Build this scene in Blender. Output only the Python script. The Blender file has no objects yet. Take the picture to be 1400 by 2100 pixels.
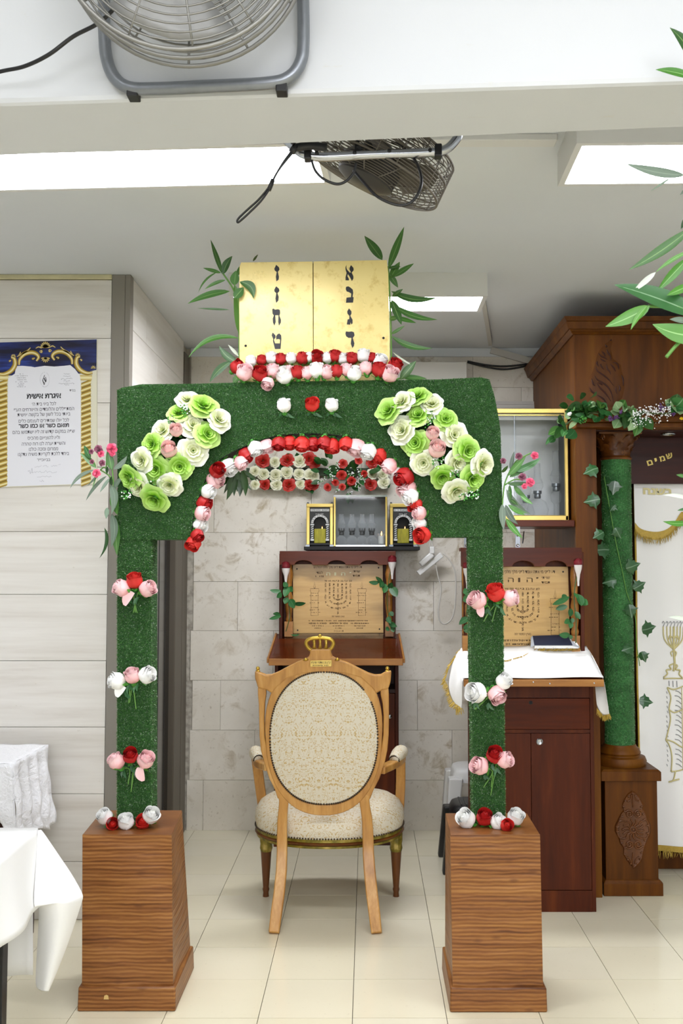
import bpy, math, random
from mathutils import Vector, Matrix, Euler
import numpy as np
R = math.radians; PI = math.pi
sc = bpy.context.scene
col = sc.collection
rnd = random.Random(7)

# ---------------------------------------------------------------- camera
FPX, CX, CY, PITCH, CAMH = 2040.0, 754.0, 1050.0, R(3.36), 1.57
cam = bpy.data.cameras.new('camera')
cam.sensor_fit = 'VERTICAL'; cam.sensor_height = 36.0; cam.sensor_width = 24.0
cam.lens = 36.0 * FPX / 2100.0
cam.shift_x = (700.0 - CX) / 2100.0
cam.clip_start = 0.05; cam.clip_end = 60
cam.dof.use_dof = True; cam.dof.focus_distance = 4.0; cam.dof.aperture_fstop = 16.0
camo = bpy.data.objects.new('camera', cam); col.objects.link(camo)
camo.location = (0, 0, CAMH); camo.rotation_euler = (R(90) + PITCH, 0, 0)
sc.camera = camo
# ---------------------------------------------------------------- colour management, world, lights
vs = sc.view_settings
vs.view_transform = 'Standard'; vs.look = 'None'; vs.gamma = 1.0; vs.exposure = 0.0
vs.use_curve_mapping = False
w = bpy.data.worlds.new('world'); sc.world = w; w.use_nodes = True
w.node_tree.nodes['Background'].inputs[0].default_value = (0.9, 0.95, 1.0, 1)
w.node_tree.nodes['Background'].inputs[1].default_value = 0.3
LAMP_STRENGTH = 22.5       # LED ceiling panels
INNER_LAMP = 1.8            # the lamp in the recess is brighter than the two behind the beam
FLASH_POWER = 140.0        # the photographer's flash, bounced off the white wall and ceiling behind the camera
fl = bpy.data.lights.new('bounced_flash', 'AREA'); fl.energy = FLASH_POWER; fl.color = (0.95, 0.95, 1.0); fl.shape = 'RECTANGLE'; fl.size = 3.2; fl.size_y = 1.2
flo = bpy.data.objects.new('bounced_flash', fl); col.objects.link(flo)
flo.location = (0.4, -3.6, 2.35); flo.rotation_euler = (R(90), 0, R(3))
sc.cycles.max_bounces = 8; sc.cycles.diffuse_bounces = 4; sc.cycles.transparent_max_bounces = 16
sc.cycles.use_denoising = True
sc.cycles.caustics_reflective = False; sc.cycles.caustics_refractive = False

# ---------------------------------------------------------------- helpers
_cp, _sp = math.cos(PITCH), math.sin(PITCH)
def _ray(px, py):
    x = (px - CX) / FPX; y = (CY - py) / FPX
    return Vector((x, _cp - y * _sp, _sp + y * _cp))
def P(px, py, Y):
    d = _ray(px, py); t = Y / d.y
    return Vector((d.x * t, Y, CAMH + d.z * t))
def F(px, py, z=0.0):
    d = _ray(px, py); t = (z - CAMH) / d.z
    return Vector((d.x * t, d.y * t, z))
def MPP(Y, z=1.57):
    return (Y * _cp + (z - CAMH) * _sp) / FPX
def V(*a): return Vector(a)
def lin(c):
    c = c.lstrip('#'); o = []
    for i in (0, 2, 4):
        v = int(c[i:i + 2], 16) / 255.0
        o.append(v / 12.92 if v <= 0.04045 else ((v + 0.055) / 1.055) ** 2.4)
    return (o[0], o[1], o[2], 1.0)

class MB:
    def __init__(s): s.v = []; s.f = []; s.a = []
    def add(s, vs, fs, attr=None):
        b = len(s.v); s.v.extend([tuple(p) for p in vs])
        s.f.extend([tuple(i + b for i in f) for f in fs])
        s.a.extend(attr if attr is not None else [(0.0, 0.0, 0.0)] * len(vs))
        return s
    def box(s, x0, x1, y0, y1, z0, z1):
        vs = [(x, y, z) for z in (z0, z1) for y in (y0, y1) for x in (x0, x1)]
        return s.add(vs, [(0, 2, 3, 1), (4, 5, 7, 6), (0, 1, 5, 4), (2, 6, 7, 3), (0, 4, 6, 2), (1, 3, 7, 5)])
    def hexa(s, bot, top):
        vs = list(bot) + list(top)
        return s.add(vs, [(3, 2, 1, 0), (4, 5, 6, 7), (0, 1, 5, 4), (1, 2, 6, 5), (2, 3, 7, 6), (3, 0, 4, 7)])
    def tube(s, path, r, n=8, closed=False, caps=True, flat=None):
        path = [Vector(p) for p in path]; m = len(path)
        rs = r if isinstance(r, (list, tuple)) else [r] * m
        rings = []; prev = None
        for i in range(m):
            if closed: t = path[(i + 1) % m] - path[i - 1]
            else: t = path[min(i + 1, m - 1)] - path[max(i - 1, 0)]
            if t.length < 1e-9: t = Vector((0, 0, 1))
            t.normalize()
            if prev is None:
                u = t.cross(Vector((0, 0, 1)))
                if u.length < 0.1: u = t.cross(Vector((0, 1, 0)))
            else: u = prev - t * prev.dot(t)
            u.normalize(); prev = u; w_ = t.cross(u)
            fl_ = flat if flat else 1.0
            rings.append([path[i] + (u * math.cos(2 * PI * k / n) + w_ * math.sin(2 * PI * k / n) * fl_) * rs[i] for k in range(n)])
        vs = [p for rg in rings for p in rg]; fs = []
        for i in range(m if closed else m - 1):
            j = (i + 1) % m
            for k in range(n):
                l = (k + 1) % n
                fs.append((i * n + k, i * n + l, j * n + l, j * n + k))
        if not closed and caps:
            fs.append(tuple(range(n - 1, -1, -1))); fs.append(tuple((m - 1) * n + k for k in range(n)))
        return s.add(vs, fs)
    def sweep(s, path, ws, ds, up):
        """rectangular section: width along (tangent x up), depth along up"""
        path = [Vector(p) for p in path]; m = len(path); vs = []; fs = []; up = Vector(up).normalized()
        for i in range(m):
            t = (path[min(i + 1, m - 1)] - path[max(i - 1, 0)]).normalized()
            u = t.cross(up).normalized(); n_ = u.cross(t).normalized()
            w_ = (ws[i] if isinstance(ws, (list, tuple)) else ws) / 2; d = (ds[i] if isinstance(ds, (list, tuple)) else ds) / 2
            vs += [path[i] + u * a * w_ + n_ * b * d for a, b in ((-1, -1), (1, -1), (1, 1), (-1, 1))]
        for i in range(m - 1):
            for k in range(4):
                l = (k + 1) % 4
                fs.append((i * 4 + k, i * 4 + l, i * 4 + 4 + l, i * 4 + 4 + k))
        fs.append((3, 2, 1, 0)); fs.append(tuple((m - 1) * 4 + k for k in range(4)))
        return s.add(vs, fs)
    def lathe(s, prof, center=(0, 0, 0), n=20, axis='Z'):
        c = Vector(center); vs = []; fs = []
        for (r, z) in prof:
            for k in range(n):
                a = 2 * PI * k / n
                q = (r * math.cos(a), r * math.sin(a), z)
                if axis == 'Y': q = (q[0], q[2], q[1])
                vs.append(c + Vector(q))
        for i in range(len(prof) - 1):
            for k in range(n):
                l = (k + 1) % n
                fs.append((i * n + k, i * n + l, i * n + n + l, i * n + n + k))
        fs.append(tuple(range(n - 1, -1, -1))); fs.append(tuple((len(prof) - 1) * n + k for k in range(n)))
        return s.add(vs, fs)
    def prism(s, poly, vec):
        """flat polygon (list of 3-D points) extruded by vec"""
        vec = Vector(vec); n = len(poly); poly = [Vector(p) for p in poly]
        vs = poly + [p + vec for p in poly]
        fs = [tuple(range(n)), tuple(range(2 * n - 1, n - 1, -1))]
        for i in range(n):
            j = (i + 1) % n; fs.append((j, i, n + i, n + j))
        return s.add(vs, fs)
    def ball(s, c, r, nu=8, nv=6):
        c = Vector(c); rr = Vector(r) if isinstance(r, (tuple, list, Vector)) else Vector((r, r, r))
        vs = []; fs = []
        for j in range(nv + 1):
            th = PI * j / nv
            for i in range(nu):
                a = 2 * PI * i / nu
                vs.append(c + Vector((rr.x * math.sin(th) * math.cos(a), rr.y * math.sin(th) * math.sin(a), rr.z * math.cos(th))))
        for j in range(nv):
            for i in range(nu):
                k = (i + 1) % nu
                fs.append((j * nu + i, (j + 1) * nu + i, (j + 1) * nu + k, j * nu + k))
        return s.add(vs, fs)
    def grid(s, fn, nu, nv, attr=None, thick=None):
        vs = [fn(i / nu, j / nv) for j in range(nv + 1) for i in range(nu + 1)]
        at = [(i / nu, j / nv, 0) for j in range(nv + 1) for i in range(nu + 1)]
        fs = [(j * (nu + 1) + i, j * (nu + 1) + i + 1, (j + 1) * (nu + 1) + i + 1, (j + 1) * (nu + 1) + i) for j in range(nv) for i in range(nu)]
        return s.add(vs, fs, at)
    def leaf(s, a, b, wd, nrm, bend=0.0, fold=0.18, prof=None, n=7, droop=0.0, r=None):
        """leaf blade from a to b; bend = sideways bow (fraction of length), droop = bow along the normal"""
        a = Vector(a); b = Vector(b); ax = b - a; L = ax.length; ax.normalize()
        nrm = Vector(nrm); nrm = (nrm - ax * nrm.dot(ax))
        if nrm.length < 1e-6: nrm = ax.orthogonal()
        nrm.normalize(); sd = ax.cross(nrm)
        r = rnd.random() if r is None else r; vs = []; at = []; fs = []
        for i in range(n + 1):
            t = i / n; bow = 4 * t * (1 - t)
            p = a + (b - a) * t + sd * bend * L * bow + nrm * droop * L * bow
            h = (prof(t) if prof else (math.sin(PI * t ** 0.85) ** 0.9 if 0 < t < 1 else 0.0)) * wd / 2
            h = max(h, wd * 0.015)
            for q in (-1, 0, 1):
                vs.append(p + sd * q * h + nrm * (fold * h * abs(q))); at.append((t, q * 0.5 + 0.5, r))
        for i in range(n):
            k = i * 3
            fs += [(k, k + 1, k + 4, k + 3), (k + 1, k + 2, k + 5, k + 4)]
        return s.add(vs, fs, at)
    def mesh(s, name, smooth=True, angle=40):
        me = bpy.data.meshes.new(name)
        me.from_pydata(s.v, [], s.f)
        at = me.attributes.new('luv', 'FLOAT_VECTOR', 'POINT')
        at.data.foreach_set('vector', np.array(s.a, dtype=np.float32).ravel())
        if smooth:
            me.polygons.foreach_set('use_smooth', [True] * len(me.polygons))
            if angle < 180: me.set_sharp_from_angle(angle=R(angle))
        me.update(); return me
    def build(s, name, mat, parent=None, smooth=True, angle=40, kind=None, label=None, bevel=0, solid=0, subsurf=0):
        me = s.mesh(name, smooth, angle); me.materials.append(mat)
        return link(name, me, parent, kind, label, bevel, solid, subsurf)

def link(name, me, parent=None, kind=None, label=None, bevel=0, solid=0, subsurf=0):
    o = bpy.data.objects.new(name, me); col.objects.link(o)
    if parent is not None:
        o.parent = parent; o.matrix_parent_inverse = WM[parent.name].inverted()
        WM[o.name] = Matrix.Identity(4)
    else: WM[o.name] = Matrix.Identity(4)
    if kind: o['kind'] = kind
    if label: o['label'] = label
    if solid:
        m = o.modifiers.new('solid', 'SOLIDIFY'); m.thickness = solid; m.offset = 0
    if subsurf:
        m = o.modifiers.new('sub', 'SUBSURF'); m.levels = subsurf; m.render_levels = subsurf
    if bevel:
        m = o.modifiers.new('bevel', 'BEVEL'); m.width = bevel; m.segments = 2; m.limit_method = 'ANGLE'; m.angle_limit = R(40)
    return o
WM = {}
def thing(name, label, cat, loc=(0, 0, 0), group=None, mat=None):
    o = bpy.data.objects.new(name, None); col.objects.link(o); o.empty_display_size = 0.05
    M4 = Matrix.Translation(Vector(loc)) if mat is None else mat
    o.matrix_world = M4; WM[o.name] = M4.copy()
    o['label'] = label; o['category'] = cat
    if group: o['group'] = group
    return o
def tag(o, label, cat, group=None):
    o['label'] = label; o['category'] = cat
    if group: o['group'] = group
    return o
def spline(pts, n=8):
    """Catmull-Rom through the points"""
    p = [Vector(q) for q in pts]; p = [p[0] * 2 - p[1]] + p + [p[-1] * 2 - p[-2]]; out = []
    for i in range(1, len(p) - 2):
        for k in range(n):
            t = k / n
            out.append(0.5 * ((2 * p[i]) + (p[i + 1] - p[i - 1]) * t + (2 * p[i - 1] - 5 * p[i] + 4 * p[i + 1] - p[i + 2]) * t * t
                              + (3 * p[i] - p[i - 1] - 3 * p[i + 1] + p[i + 2]) * t ** 3))
    out.append(p[-2]); return out

# ---------------------------------------------------------------- text as flat mesh
_glyph = {}
def txt_geo(string, bold=0.0):
    key = (string, bold)
    if key in _glyph: return _glyph[key]
    cu = bpy.data.curves.new('lettering', 'FONT'); cu.body = string; cu.size = 1.0
    cu.offset = bold; cu.resolution_u = 2; cu.align_x = 'CENTER'; cu.align_y = 'CENTER'
    o = bpy.data.objects.new('lettering', cu); col.objects.link(o)
    dg = bpy.context.evaluated_depsgraph_get(); ev = o.evaluated_get(dg); me = ev.to_mesh()
    vs = [tuple(v.co) for v in me.vertices]; fs = [tuple(p.vertices) for p in me.polygons]
    ev.to_mesh_clear(); bpy.data.objects.remove(o); bpy.data.curves.remove(cu)
    _glyph[key] = (vs, fs); return _glyph[key]
def heb(mb, s, c, h, width=None, bold=0.0, ux=(1, 0, 0), uy=(0, 0, 1), lift=(0, 0, 0), flip=True):
    """Hebrew written right to left, centred at c, h = letter size; width = target line length"""
    st = s[::-1] if flip else s
    vs, fs = txt_geo(st, bold)
    if not vs: return
    ux = Vector(ux).normalized(); uy = Vector(uy).normalized(); c = Vector(c) + Vector(lift)
    x0 = min(v[0] for v in vs); x1 = max(v[0] for v in vs); y0 = min(v[1] for v in vs); y1 = max(v[1] for v in vs)
    k = h / 0.62; kx = k
    if width: kx = width / max(x1 - x0, 1e-6)
    mb.add([c + ux * (v[0] - (x0 + x1) / 2) * kx + uy * (v[1] - (y0 + y1) / 2) * k for v in vs], fs)
def strokes(mb, c, width, h, n, seed=0, ux=(1, 0, 0), uy=(0, 0, 1)):
    """a line of print too small to read: short uneven strokes"""
    rg = random.Random(seed); ux = Vector(ux); uy = Vector(uy); c = Vector(c); x = -width / 2
    step = width / n
    for i in range(n):
        if rg.random() < 0.12: continue
        a = -width / 2 + i * step; b = a + step * rg.uniform(0.5, 0.85); hh = h * rg.uniform(0.6, 1.0); t = h * 0.28
        q = lambda X, Z: c + ux * X + uy * Z
        mb.add([q(a, hh / 2), q(b, hh / 2), q(b, hh / 2 - t), q(a, hh / 2 - t)], [(0, 1, 2, 3)])
        xx = b if rg.random() < 0.7 else a + (b - a) * 0.4
        mb.add([q(xx - t, hh / 2), q(xx, hh / 2), q(xx, -hh / 2), q(xx - t, -hh / 2)], [(0, 1, 2, 3)])
        if rg.random() < 0.45: mb.add([q(a, -hh / 2 + t), q(b, -hh / 2 + t), q(b, -hh / 2), q(a, -hh / 2)], [(0, 1, 2, 3)])
def stroke2d(mb, pts, wd, up):
    """ribbon along a path lying in the plane with normal up"""
    pts = [Vector(p) for p in pts]; up = Vector(up); n = len(pts); vs = []; fs = []
    for i in range(n):
        t = (pts[min(i + 1, n - 1)] - pts[max(i - 1, 0)]).normalized(); u = t.cross(up).normalized()
        h = (wd[i] if isinstance(wd, (list, tuple)) else wd) / 2
        vs += [pts[i] - u * h, pts[i] + u * h]
    for i in range(n - 1): fs.append((2 * i, 2 * i + 1, 2 * i + 3, 2 * i + 2))
    mb.add(vs, fs)

# ---------------------------------------------------------------- materials
class NT:
    def __init__(s, name, rough=0.5, metal=0.0, spec=0.5):
        s.m = bpy.data.materials.new(name); s.m.use_nodes = True; s.t = s.m.node_tree
        s.b = s.t.nodes['Principled BSDF']
        s.b.inputs['Roughness'].default_value = rough; s.b.inputs['Metallic'].default_value = metal
        s.b.inputs['Specular IOR Level'].default_value = spec
    def n(s, kind, **kw):
        nd = s.t.nodes.new('ShaderNode' + kind)
        for k, v in kw.items(): setattr(nd, k, v)
        return nd
    def l(s, a, b): s.t.links.new(a, b)
    def val(s, sock, v):
        if hasattr(v, 'is_linked') or isinstance(v, bpy.types.NodeSocket): s.l(v, sock)
        else: sock.default_value = v
    def geo(s): return s.n('NewGeometry').outputs['Position']
    def obj(s): return s.n('TexCoord').outputs['Object']
    def luv(s): return s.n('Attribute', attribute_name='luv').outputs['Vector']
    def orand(s): return s.n('ObjectInfo').outputs['Random']
    def xyz(s, v):
        x = s.n('SeparateXYZ'); s.l(v, x.inputs[0]); return x.outputs
    def comb(s, x, y, z):
        c = s.n('CombineXYZ')
        for i, q in enumerate((x, y, z)): s.val(c.inputs[i], q)
        return c.outputs[0]
    def map(s, v, scale=(1, 1, 1), loc=(0, 0, 0), rot=(0, 0, 0)):
        m = s.n('Mapping'); s.l(v, m.inputs[0]); m.inputs['Scale'].default_value = scale
        m.inputs['Location'].default_value = loc; m.inputs['Rotation'].default_value = rot; return m.outputs[0]
    def noise(s, v, scale, detail=4, rough=0.5, dist=0.0):
        k = s.n('TexNoise'); s.l(v, k.inputs['Vector']); k.inputs['Scale'].default_value = scale
        k.inputs['Detail'].default_value = detail; k.inputs['Roughness'].default_value = rough
        k.inputs['Distortion'].default_value = dist; return k.outputs['Fac']
    def wave(s, v, scale, dist=0, dscale=1, dirn='X', detail=2, prof='SIN', typ='BANDS'):
        k = s.n('TexWave', wave_type=typ, wave_profile=prof)
        if typ == 'BANDS': k.bands_direction = dirn
        s.l(v, k.inputs['Vector']); k.inputs['Scale'].default_value = scale
        k.inputs['Distortion'].default_value = dist; k.inputs['Detail Scale'].default_value = dscale; k.inputs['Detail'].default_value = detail
        return k.outputs['Fac']
    def voro(s, v, scale, feature='F1', out='Distance', rnd_=1.0):
        k = s.n('TexVoronoi', feature=feature); s.l(v, k.inputs['Vector']); k.inputs['Scale'].default_value = scale
        k.inputs['Randomness'].default_value = rnd_; return k.outputs[out]
    def math(s, op, a, b=0.0, c=None, clamp=False):
        k = s.n('Math', operation=op); k.use_clamp = clamp; s.val(k.inputs[0], a); s.val(k.inputs[1], b)
        if c is not None: s.val(k.inputs[2], c)
        return k.outputs[0]
    def vadd(s, a, b):
        k = s.n('VectorMath', operation='ADD'); s.val(k.inputs[0], a); s.val(k.inputs[1], b); return k.outputs[0]
    def ramp(s, fac, stops, interp='LINEAR'):
        k = s.n('ValToRGB'); s.l(fac, k.inputs[0]); cr = k.color_ramp; cr.interpolation = interp
        while len(cr.elements) < len(stops): cr.elements.new(0.5)
        for e, (p, c) in zip(cr.elements, stops):
            e.position = p; e.color = lin(c) if isinstance(c, str) else (c, c, c, 1)
        return k.outputs[0]
    def mix(s, fac, a, b, mode='MIX'):
        k = s.n('Mix', data_type='RGBA', blend_type=mode); s.val(k.inputs[0], fac)
        for i, q in ((6, a), (7, b)):
            if isinstance(q, str): q = lin(q)
            s.val(k.inputs[i], q)
        return k.outputs[2]
    def color(s, c):
        if isinstance(c, str): c = lin(c)
        s.val(s.b.inputs['Base Color'], c); return s
    def rough(s, r): s.val(s.b.inputs['Roughness'], r); return s
    def bump(s, h, strength=0.3, dist=0.01):
        k = s.n('Bump'); s.l(h, k.inputs['Height']); k.inputs['Strength'].default_value = strength
        k.inputs['Distance'].default_value = dist; s.l(k.outputs[0], s.b.inputs['Normal']); return s

def plain(name, c, rough=0.5, metal=0.0, spec=0.5, var=0.0, nscale=20, bump=0.0):
    k = NT(name, rough, metal, spec)
    if var or bump:
        nz = k.noise(k.geo(), nscale, 4)
        k.color(k.mix(nz, tuple(x * (1 - var) for x in lin(c)[:3]) + (1,), tuple(min(1, x * (1 + var)) for x in lin(c)[:3]) + (1,)))
        if bump: k.bump(nz, bump, 0.005)
    else: k.color(c)
    return k.m
MAT = {}
def wood(name, dark, mid, light, axis='Z', scale=1.0, rough=0.35, contrast=1.0, spec=0.5):
    k = NT(name, rough, spec=spec); p = k.geo()
    sc_ = {'X': (1.2, 14, 14), 'Z': (14, 14, 1.2), 'Y': (14, 1.2, 14)}[axis]
    v = k.map(p, tuple(a * scale for a in sc_))
    v = k.vadd(v, k.comb(k.math('MULTIPLY', k.orand(), 37.0), 0.0, k.math('MULTIPLY', k.orand(), 11.0)))
    a = k.noise(v, 1.0, 6, 0.6, 0.6); b = k.noise(v, 6.0, 3, 0.6)
    f = k.math('ADD', k.math('MULTIPLY', a, 0.75), k.math('MULTIPLY', b, 0.25))
    k.color(k.ramp(f, [(0.30, dark), (0.52, mid), (0.72, light)])); k.bump(b, 0.06, 0.002)
    return k.m
MAT['cherry'] = wood('cherry_laminate', '#371406', '#4e200b', '#663112', 'Z', 0.7, 0.42, spec=0.18)
MAT['cherry_x'] = wood('cherry_laminate_across', '#421706', '#5a240a', '#743514', 'X', 0.6, 0.28, spec=0.2)
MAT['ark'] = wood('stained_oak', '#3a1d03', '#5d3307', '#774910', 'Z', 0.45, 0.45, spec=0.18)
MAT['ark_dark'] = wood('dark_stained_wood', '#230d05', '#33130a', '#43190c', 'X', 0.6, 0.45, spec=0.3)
MAT['honey'] = wood('honey_edge', '#7d4c1c', '#a06a2b', '#b98441', 'X', 0.8, 0.3)
MAT['chairwood'] = wood('carved_beech', '#946026', '#bd8a45', '#d6ab6a', 'Z', 0.9, 0.33)
MAT['ply'] = wood('engraved_wood_sheet', '#b58d4e', '#c9a261', '#d6b274', 'X', 0.8, 0.3)
def mk():
    k = NT('white_paint', 0.7); n1 = k.noise(k.geo(), 1.6, 5); n2 = k.noise(k.geo(), 40, 3)
    k.color(k.mix(n1, '#d6dade', '#e0e4e7')); k.bump(n2, 0.05, 0.003); MAT['paint'] = k.m
    k = NT('beam_paint', 0.7); n1 = k.noise(k.geo(), 2.2, 6); st = k.noise(k.map(k.geo(), (3, 9, 9)), 2.5, 6, 0.7)
    k.color(k.mix(k.ramp(st, [(0.64, 0.0), (0.74, 0.35)]), k.mix(n1, '#cfd2d4', '#d8dadb'), '#cfcabb'))
    k.bump(k.noise(k.geo(), 14, 5), 0.12, 0.01); MAT['beam'] = k.m
    # travertine cladding with level veins
    k = NT('travertine', 0.28); p = k.vadd(k.geo(), k.comb(k.math('MULTIPLY', k.orand(), 31.0), 0.0, k.math('MULTIPLY', k.orand(), 7.0)))
    a = k.noise(k.map(p, (1.1, 1.1, 16)), 1.0, 6, 0.6, 0.5); b = k.noise(k.map(p, (2, 2, 45)), 1.0, 4, 0.55); c = k.noise(k.map(p, (25, 25, 60)), 1.0, 3, 0.6)
    f = k.math('ADD', k.math('MULTIPLY', a, 0.7), k.math('MULTIPLY', b, 0.3))
    cc = k.ramp(f, [(0.28, '#d2cbbf'), (0.45, '#e3ded5'), (0.60, '#ebe7df'), (0.75, '#f0ede7')])
    k.color(k.mix(k.ramp(c, [(0.70, 0.0), (0.80, 0.45)]), cc, '#a89b80')); k.bump(b, 0.04, 0.003); MAT['travertine'] = k.m
    # back-wall marble with brown stains
    k = NT('stained_limestone', 0.33); p = k.vadd(k.geo(), k.comb(k.math('MULTIPLY', k.orand(), 13.0), 0.0, k.math('MULTIPLY', k.orand(), 9.0)))
    a = k.noise(p, 2.2, 6, 0.6); b = k.noise(p, 9, 6, 0.65, 0.8); c = k.noise(k.geo(), 1.3, 3)
    base = k.ramp(a, [(0.30, '#d3ccbd'), (0.5, '#dfd9cc'), (0.7, '#e8e3d8')])
    st = k.math('MULTIPLY', k.ramp(b, [(0.52, 0.0), (0.68, 0.85)]), k.ramp(a, [(0.40, 0.0), (0.58, 1.0)]))
    sp_ = k.ramp(k.noise(p, 55, 3, 0.6), [(0.62, 0.0), (0.76, 0.5)])
    k.color(k.mix(sp_, k.mix(st, base, '#a3926f'), '#95876d')); k.bump(b, 0.04, 0.003); MAT['limestone'] = k.m
    k = NT('rough_stone_edge', 0.8); n1 = k.noise(k.geo(), 30, 6)
    k.color(k.ramp(n1, [(0.35, '#8f897d'), (0.6, '#b5afa2')])); k.bump(n1, 0.5, 0.01); MAT['stone_edge'] = k.m
    MAT['grout'] = plain('mortar', '#c4bdae', 0.9, var=0.2)
    k = NT('ceramic_tile', 0.16); p = k.vadd(k.geo(), k.comb(k.math('MULTIPLY', k.orand(), 19.0), 0.0, 0.0)); a = k.noise(p, 3.0, 5); b = k.noise(p, 60, 3)
    cc = k.mix(a, '#dcd4ba', '#e6e0c8'); cc = k.mix(k.math('MULTIPLY', k.orand(), 0.35), cc, '#e2d9b4')
    k.color(k.mix(k.ramp(b, [(0.66, 0.0), (0.76, 0.25)]), cc, '#b9ad92')); k.rough(k.ramp(a, [(0.3, 0.10), (0.7, 0.22)])); MAT['tile'] = k.m
    MAT['tile_grout'] = plain('tile_grout', '#6f675a', 0.9, var=0.25, nscale=8)
    # artificial turf
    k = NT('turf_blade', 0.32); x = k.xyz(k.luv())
    cc = k.ramp(x[2], [(0.0, '#245a1e'), (0.4, '#438234'), (0.72, '#659e4c'), (0.9, '#98c284'), (1.0, '#eaf5e4')])  # palest blades are glints painted into the colour
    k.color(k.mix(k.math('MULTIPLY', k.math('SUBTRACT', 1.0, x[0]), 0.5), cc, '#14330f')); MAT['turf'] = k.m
    MAT['turf_base'] = plain('turf_backing', '#234d1d', 0.8, var=0.3, nscale=90, bump=0.3)
    k = NT('turf_wrap', 0.5); n1 = k.noise(k.geo(), 120, 4, 0.7); n2 = k.noise(k.map(k.geo(), (1, 1, 2)), 9, 3)
    k.color(k.ramp(k.math('ADD', k.math('MULTIPLY', n1, 0.7), k.math('MULTIPLY', n2, 0.3)), [(0.33, '#164019'), (0.5, '#2c6a2f'), (0.66, '#4f9150')])); k.bump(n1, 0.8, 0.01); MAT['turf_wrap'] = k.m
    # brown wood-look foil on the pedestals
    k = NT('woodgrain_foil', 0.38, spec=0.35); p = k.geo(); x = k.xyz(p)
    rw = k.wave(k.map(p, (0.35, 0.35, 1.0)), 23, 3.5, 1.3, 'Z', 3); ridge = k.math('ADD', k.math('MULTIPLY', k.noise(k.map(p, (2.6, 2.6, 52)), 1.0, 3, 0.55, 0.5), 0.74), k.math('MULTIPLY', rw, 0.26))
    g = k.noise(k.map(p, (3, 3, 60)), 1.0, 5, 0.6, 0.3); kn = k.voro(k.map(p, (7, 7, 16)), 1.0)
    cc = k.ramp(k.math('ADD', k.math('MULTIPLY', g, 0.35), k.math('MULTIPLY', ridge, 0.65)), [(0.30, '#573011'), (0.42, '#774820'), (0.55, '#8d5c2e'), (0.70, '#a5743f')])
    k.color(k.mix(k.ramp(kn, [(0.06, 0.55), (0.16, 0.0)]), cc, '#5d3418'))
    k.bump(ridge, 0.18, 0.006); MAT['foil'] = k.m
    # damask upholstery
    k = NT('damask', 0.6); p = k.obj(); x = k.xyz(p)
    sx = k.math('PINGPONG', k.math('ADD', x[0], 5.0), 0.0655); sz = k.math('ADD', x[2], k.math('MULTIPLY', x[1], 0.9))
    q = k.comb(sx, sz, 0.0)
    n0 = k.n('TexNoise'); k.l(q, n0.inputs['Vector']); n0.inputs['Scale'].default_value = 26; n0.inputs['Detail'].default_value = 1
    warp = k.n('VectorMath', operation='SCALE'); k.l(n0.outputs['Color'], warp.inputs[0]); warp.inputs['Scale'].default_value = 0.028
    q2 = k.vadd(q, warp.outputs[0])
    v1 = k.voro(q2, 52, 'F1'); rings = k.math('SINE', k.math('MULTIPLY', v1, 19.0))
    lines = k.ramp(rings, [(0.62, 0.0), (0.80, 1.0)])
    leaves = k.ramp(k.noise(q2, 120, 2, 0.5), [(0.54, 0.0), (0.60, 1.0)])
    gate = k.ramp(k.noise(q, 40, 2), [(0.42, 0.0), (0.50, 1.0)])
    pat = k.math('MAXIMUM', k.math('MULTIPLY', lines, k.math('SUBTRACT', 1.0, gate)), k.math('MULTIPLY', leaves, gate))
    wv = k.noise(k.map(p, (1, 1, 1)), 900, 2)
    base = k.mix(wv, '#cfc7b0', '#ddd6c2')
    k.color(k.mix(k.math('MULTIPLY', pat, 0.85), base, k.mix(k.noise(q, 45, 1), '#b08e48', '#c9ad6c'))); k.bump(pat, 0.15, 0.003); MAT['damask'] = k.m
    k = NT('gilt', 0.28, 0.75); n1 = k.noise(k.geo(), 30, 3); k.color(k.mix(n1, '#a07a1e', '#d9b955')); MAT['gilt'] = k.m
    k = NT('green_gilt', 0.4, 0.35); n1 = k.noise(k.geo(), 26, 4); k.color(k.ramp(n1, [(0.35, '#5b5312'), (0.55, '#8a7a28'), (0.7, '#b19a52')])); MAT['green_gilt'] = k.m
    k = NT('brass_sheet', 0.3, 0.12); n1 = k.noise(k.geo(), 6, 6, 0.65); n2 = k.noise(k.geo(), 22, 5, 0.7)
    cc = k.mix(n1, '#e3cc80', '#eedc96'); k.color(k.mix(k.ramp(n2, [(0.54, 0.0), (0.72, 0.6)]), cc, '#bd9a45')); k.rough(k.ramp(n1, [(0.3, 0.22), (0.7, 0.4)])); MAT['brass_sheet'] = k.m
    k = NT('gold_frame', 0.3, 0.8); n1 = k.noise(k.geo(), 5, 2); k.color(k.mix(n1, '#b99a45', '#d8c27a')); MAT['gold'] = k.m
    MAT['chrome'] = plain('chrome_tube', '#b9bcc0', 0.22, 1.0); MAT['steel'] = plain('grey_steel', '#8d9298', 0.35, 0.9)
    MAT['wire'] = plain('guard_wire', '#8a8983', 0.45, 0.5); MAT['wire_old'] = plain('dusty_guard_wire', '#6b655b', 0.6, 0.5, var=0.3)
    MAT['hammer'] = plain('hammered_grey_paint', '#85898e', 0.35, 0.6, var=0.12, nscale=60)
    MAT['black'] = plain('black_plastic', '#141414', 0.45); MAT['matblack'] = plain('matt_black', '#0c0c0d', 0.7); MAT['darkglass'] = plain('dark_glass_door', '#0d0c0b', 0.12)
    MAT['bronze'] = plain('bronze_aluminium', '#8a847a', 0.5, 0.0); MAT['bronze_dark'] = plain('dark_bronze_aluminium', '#5a5246', 0.45, 0.1)
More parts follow.
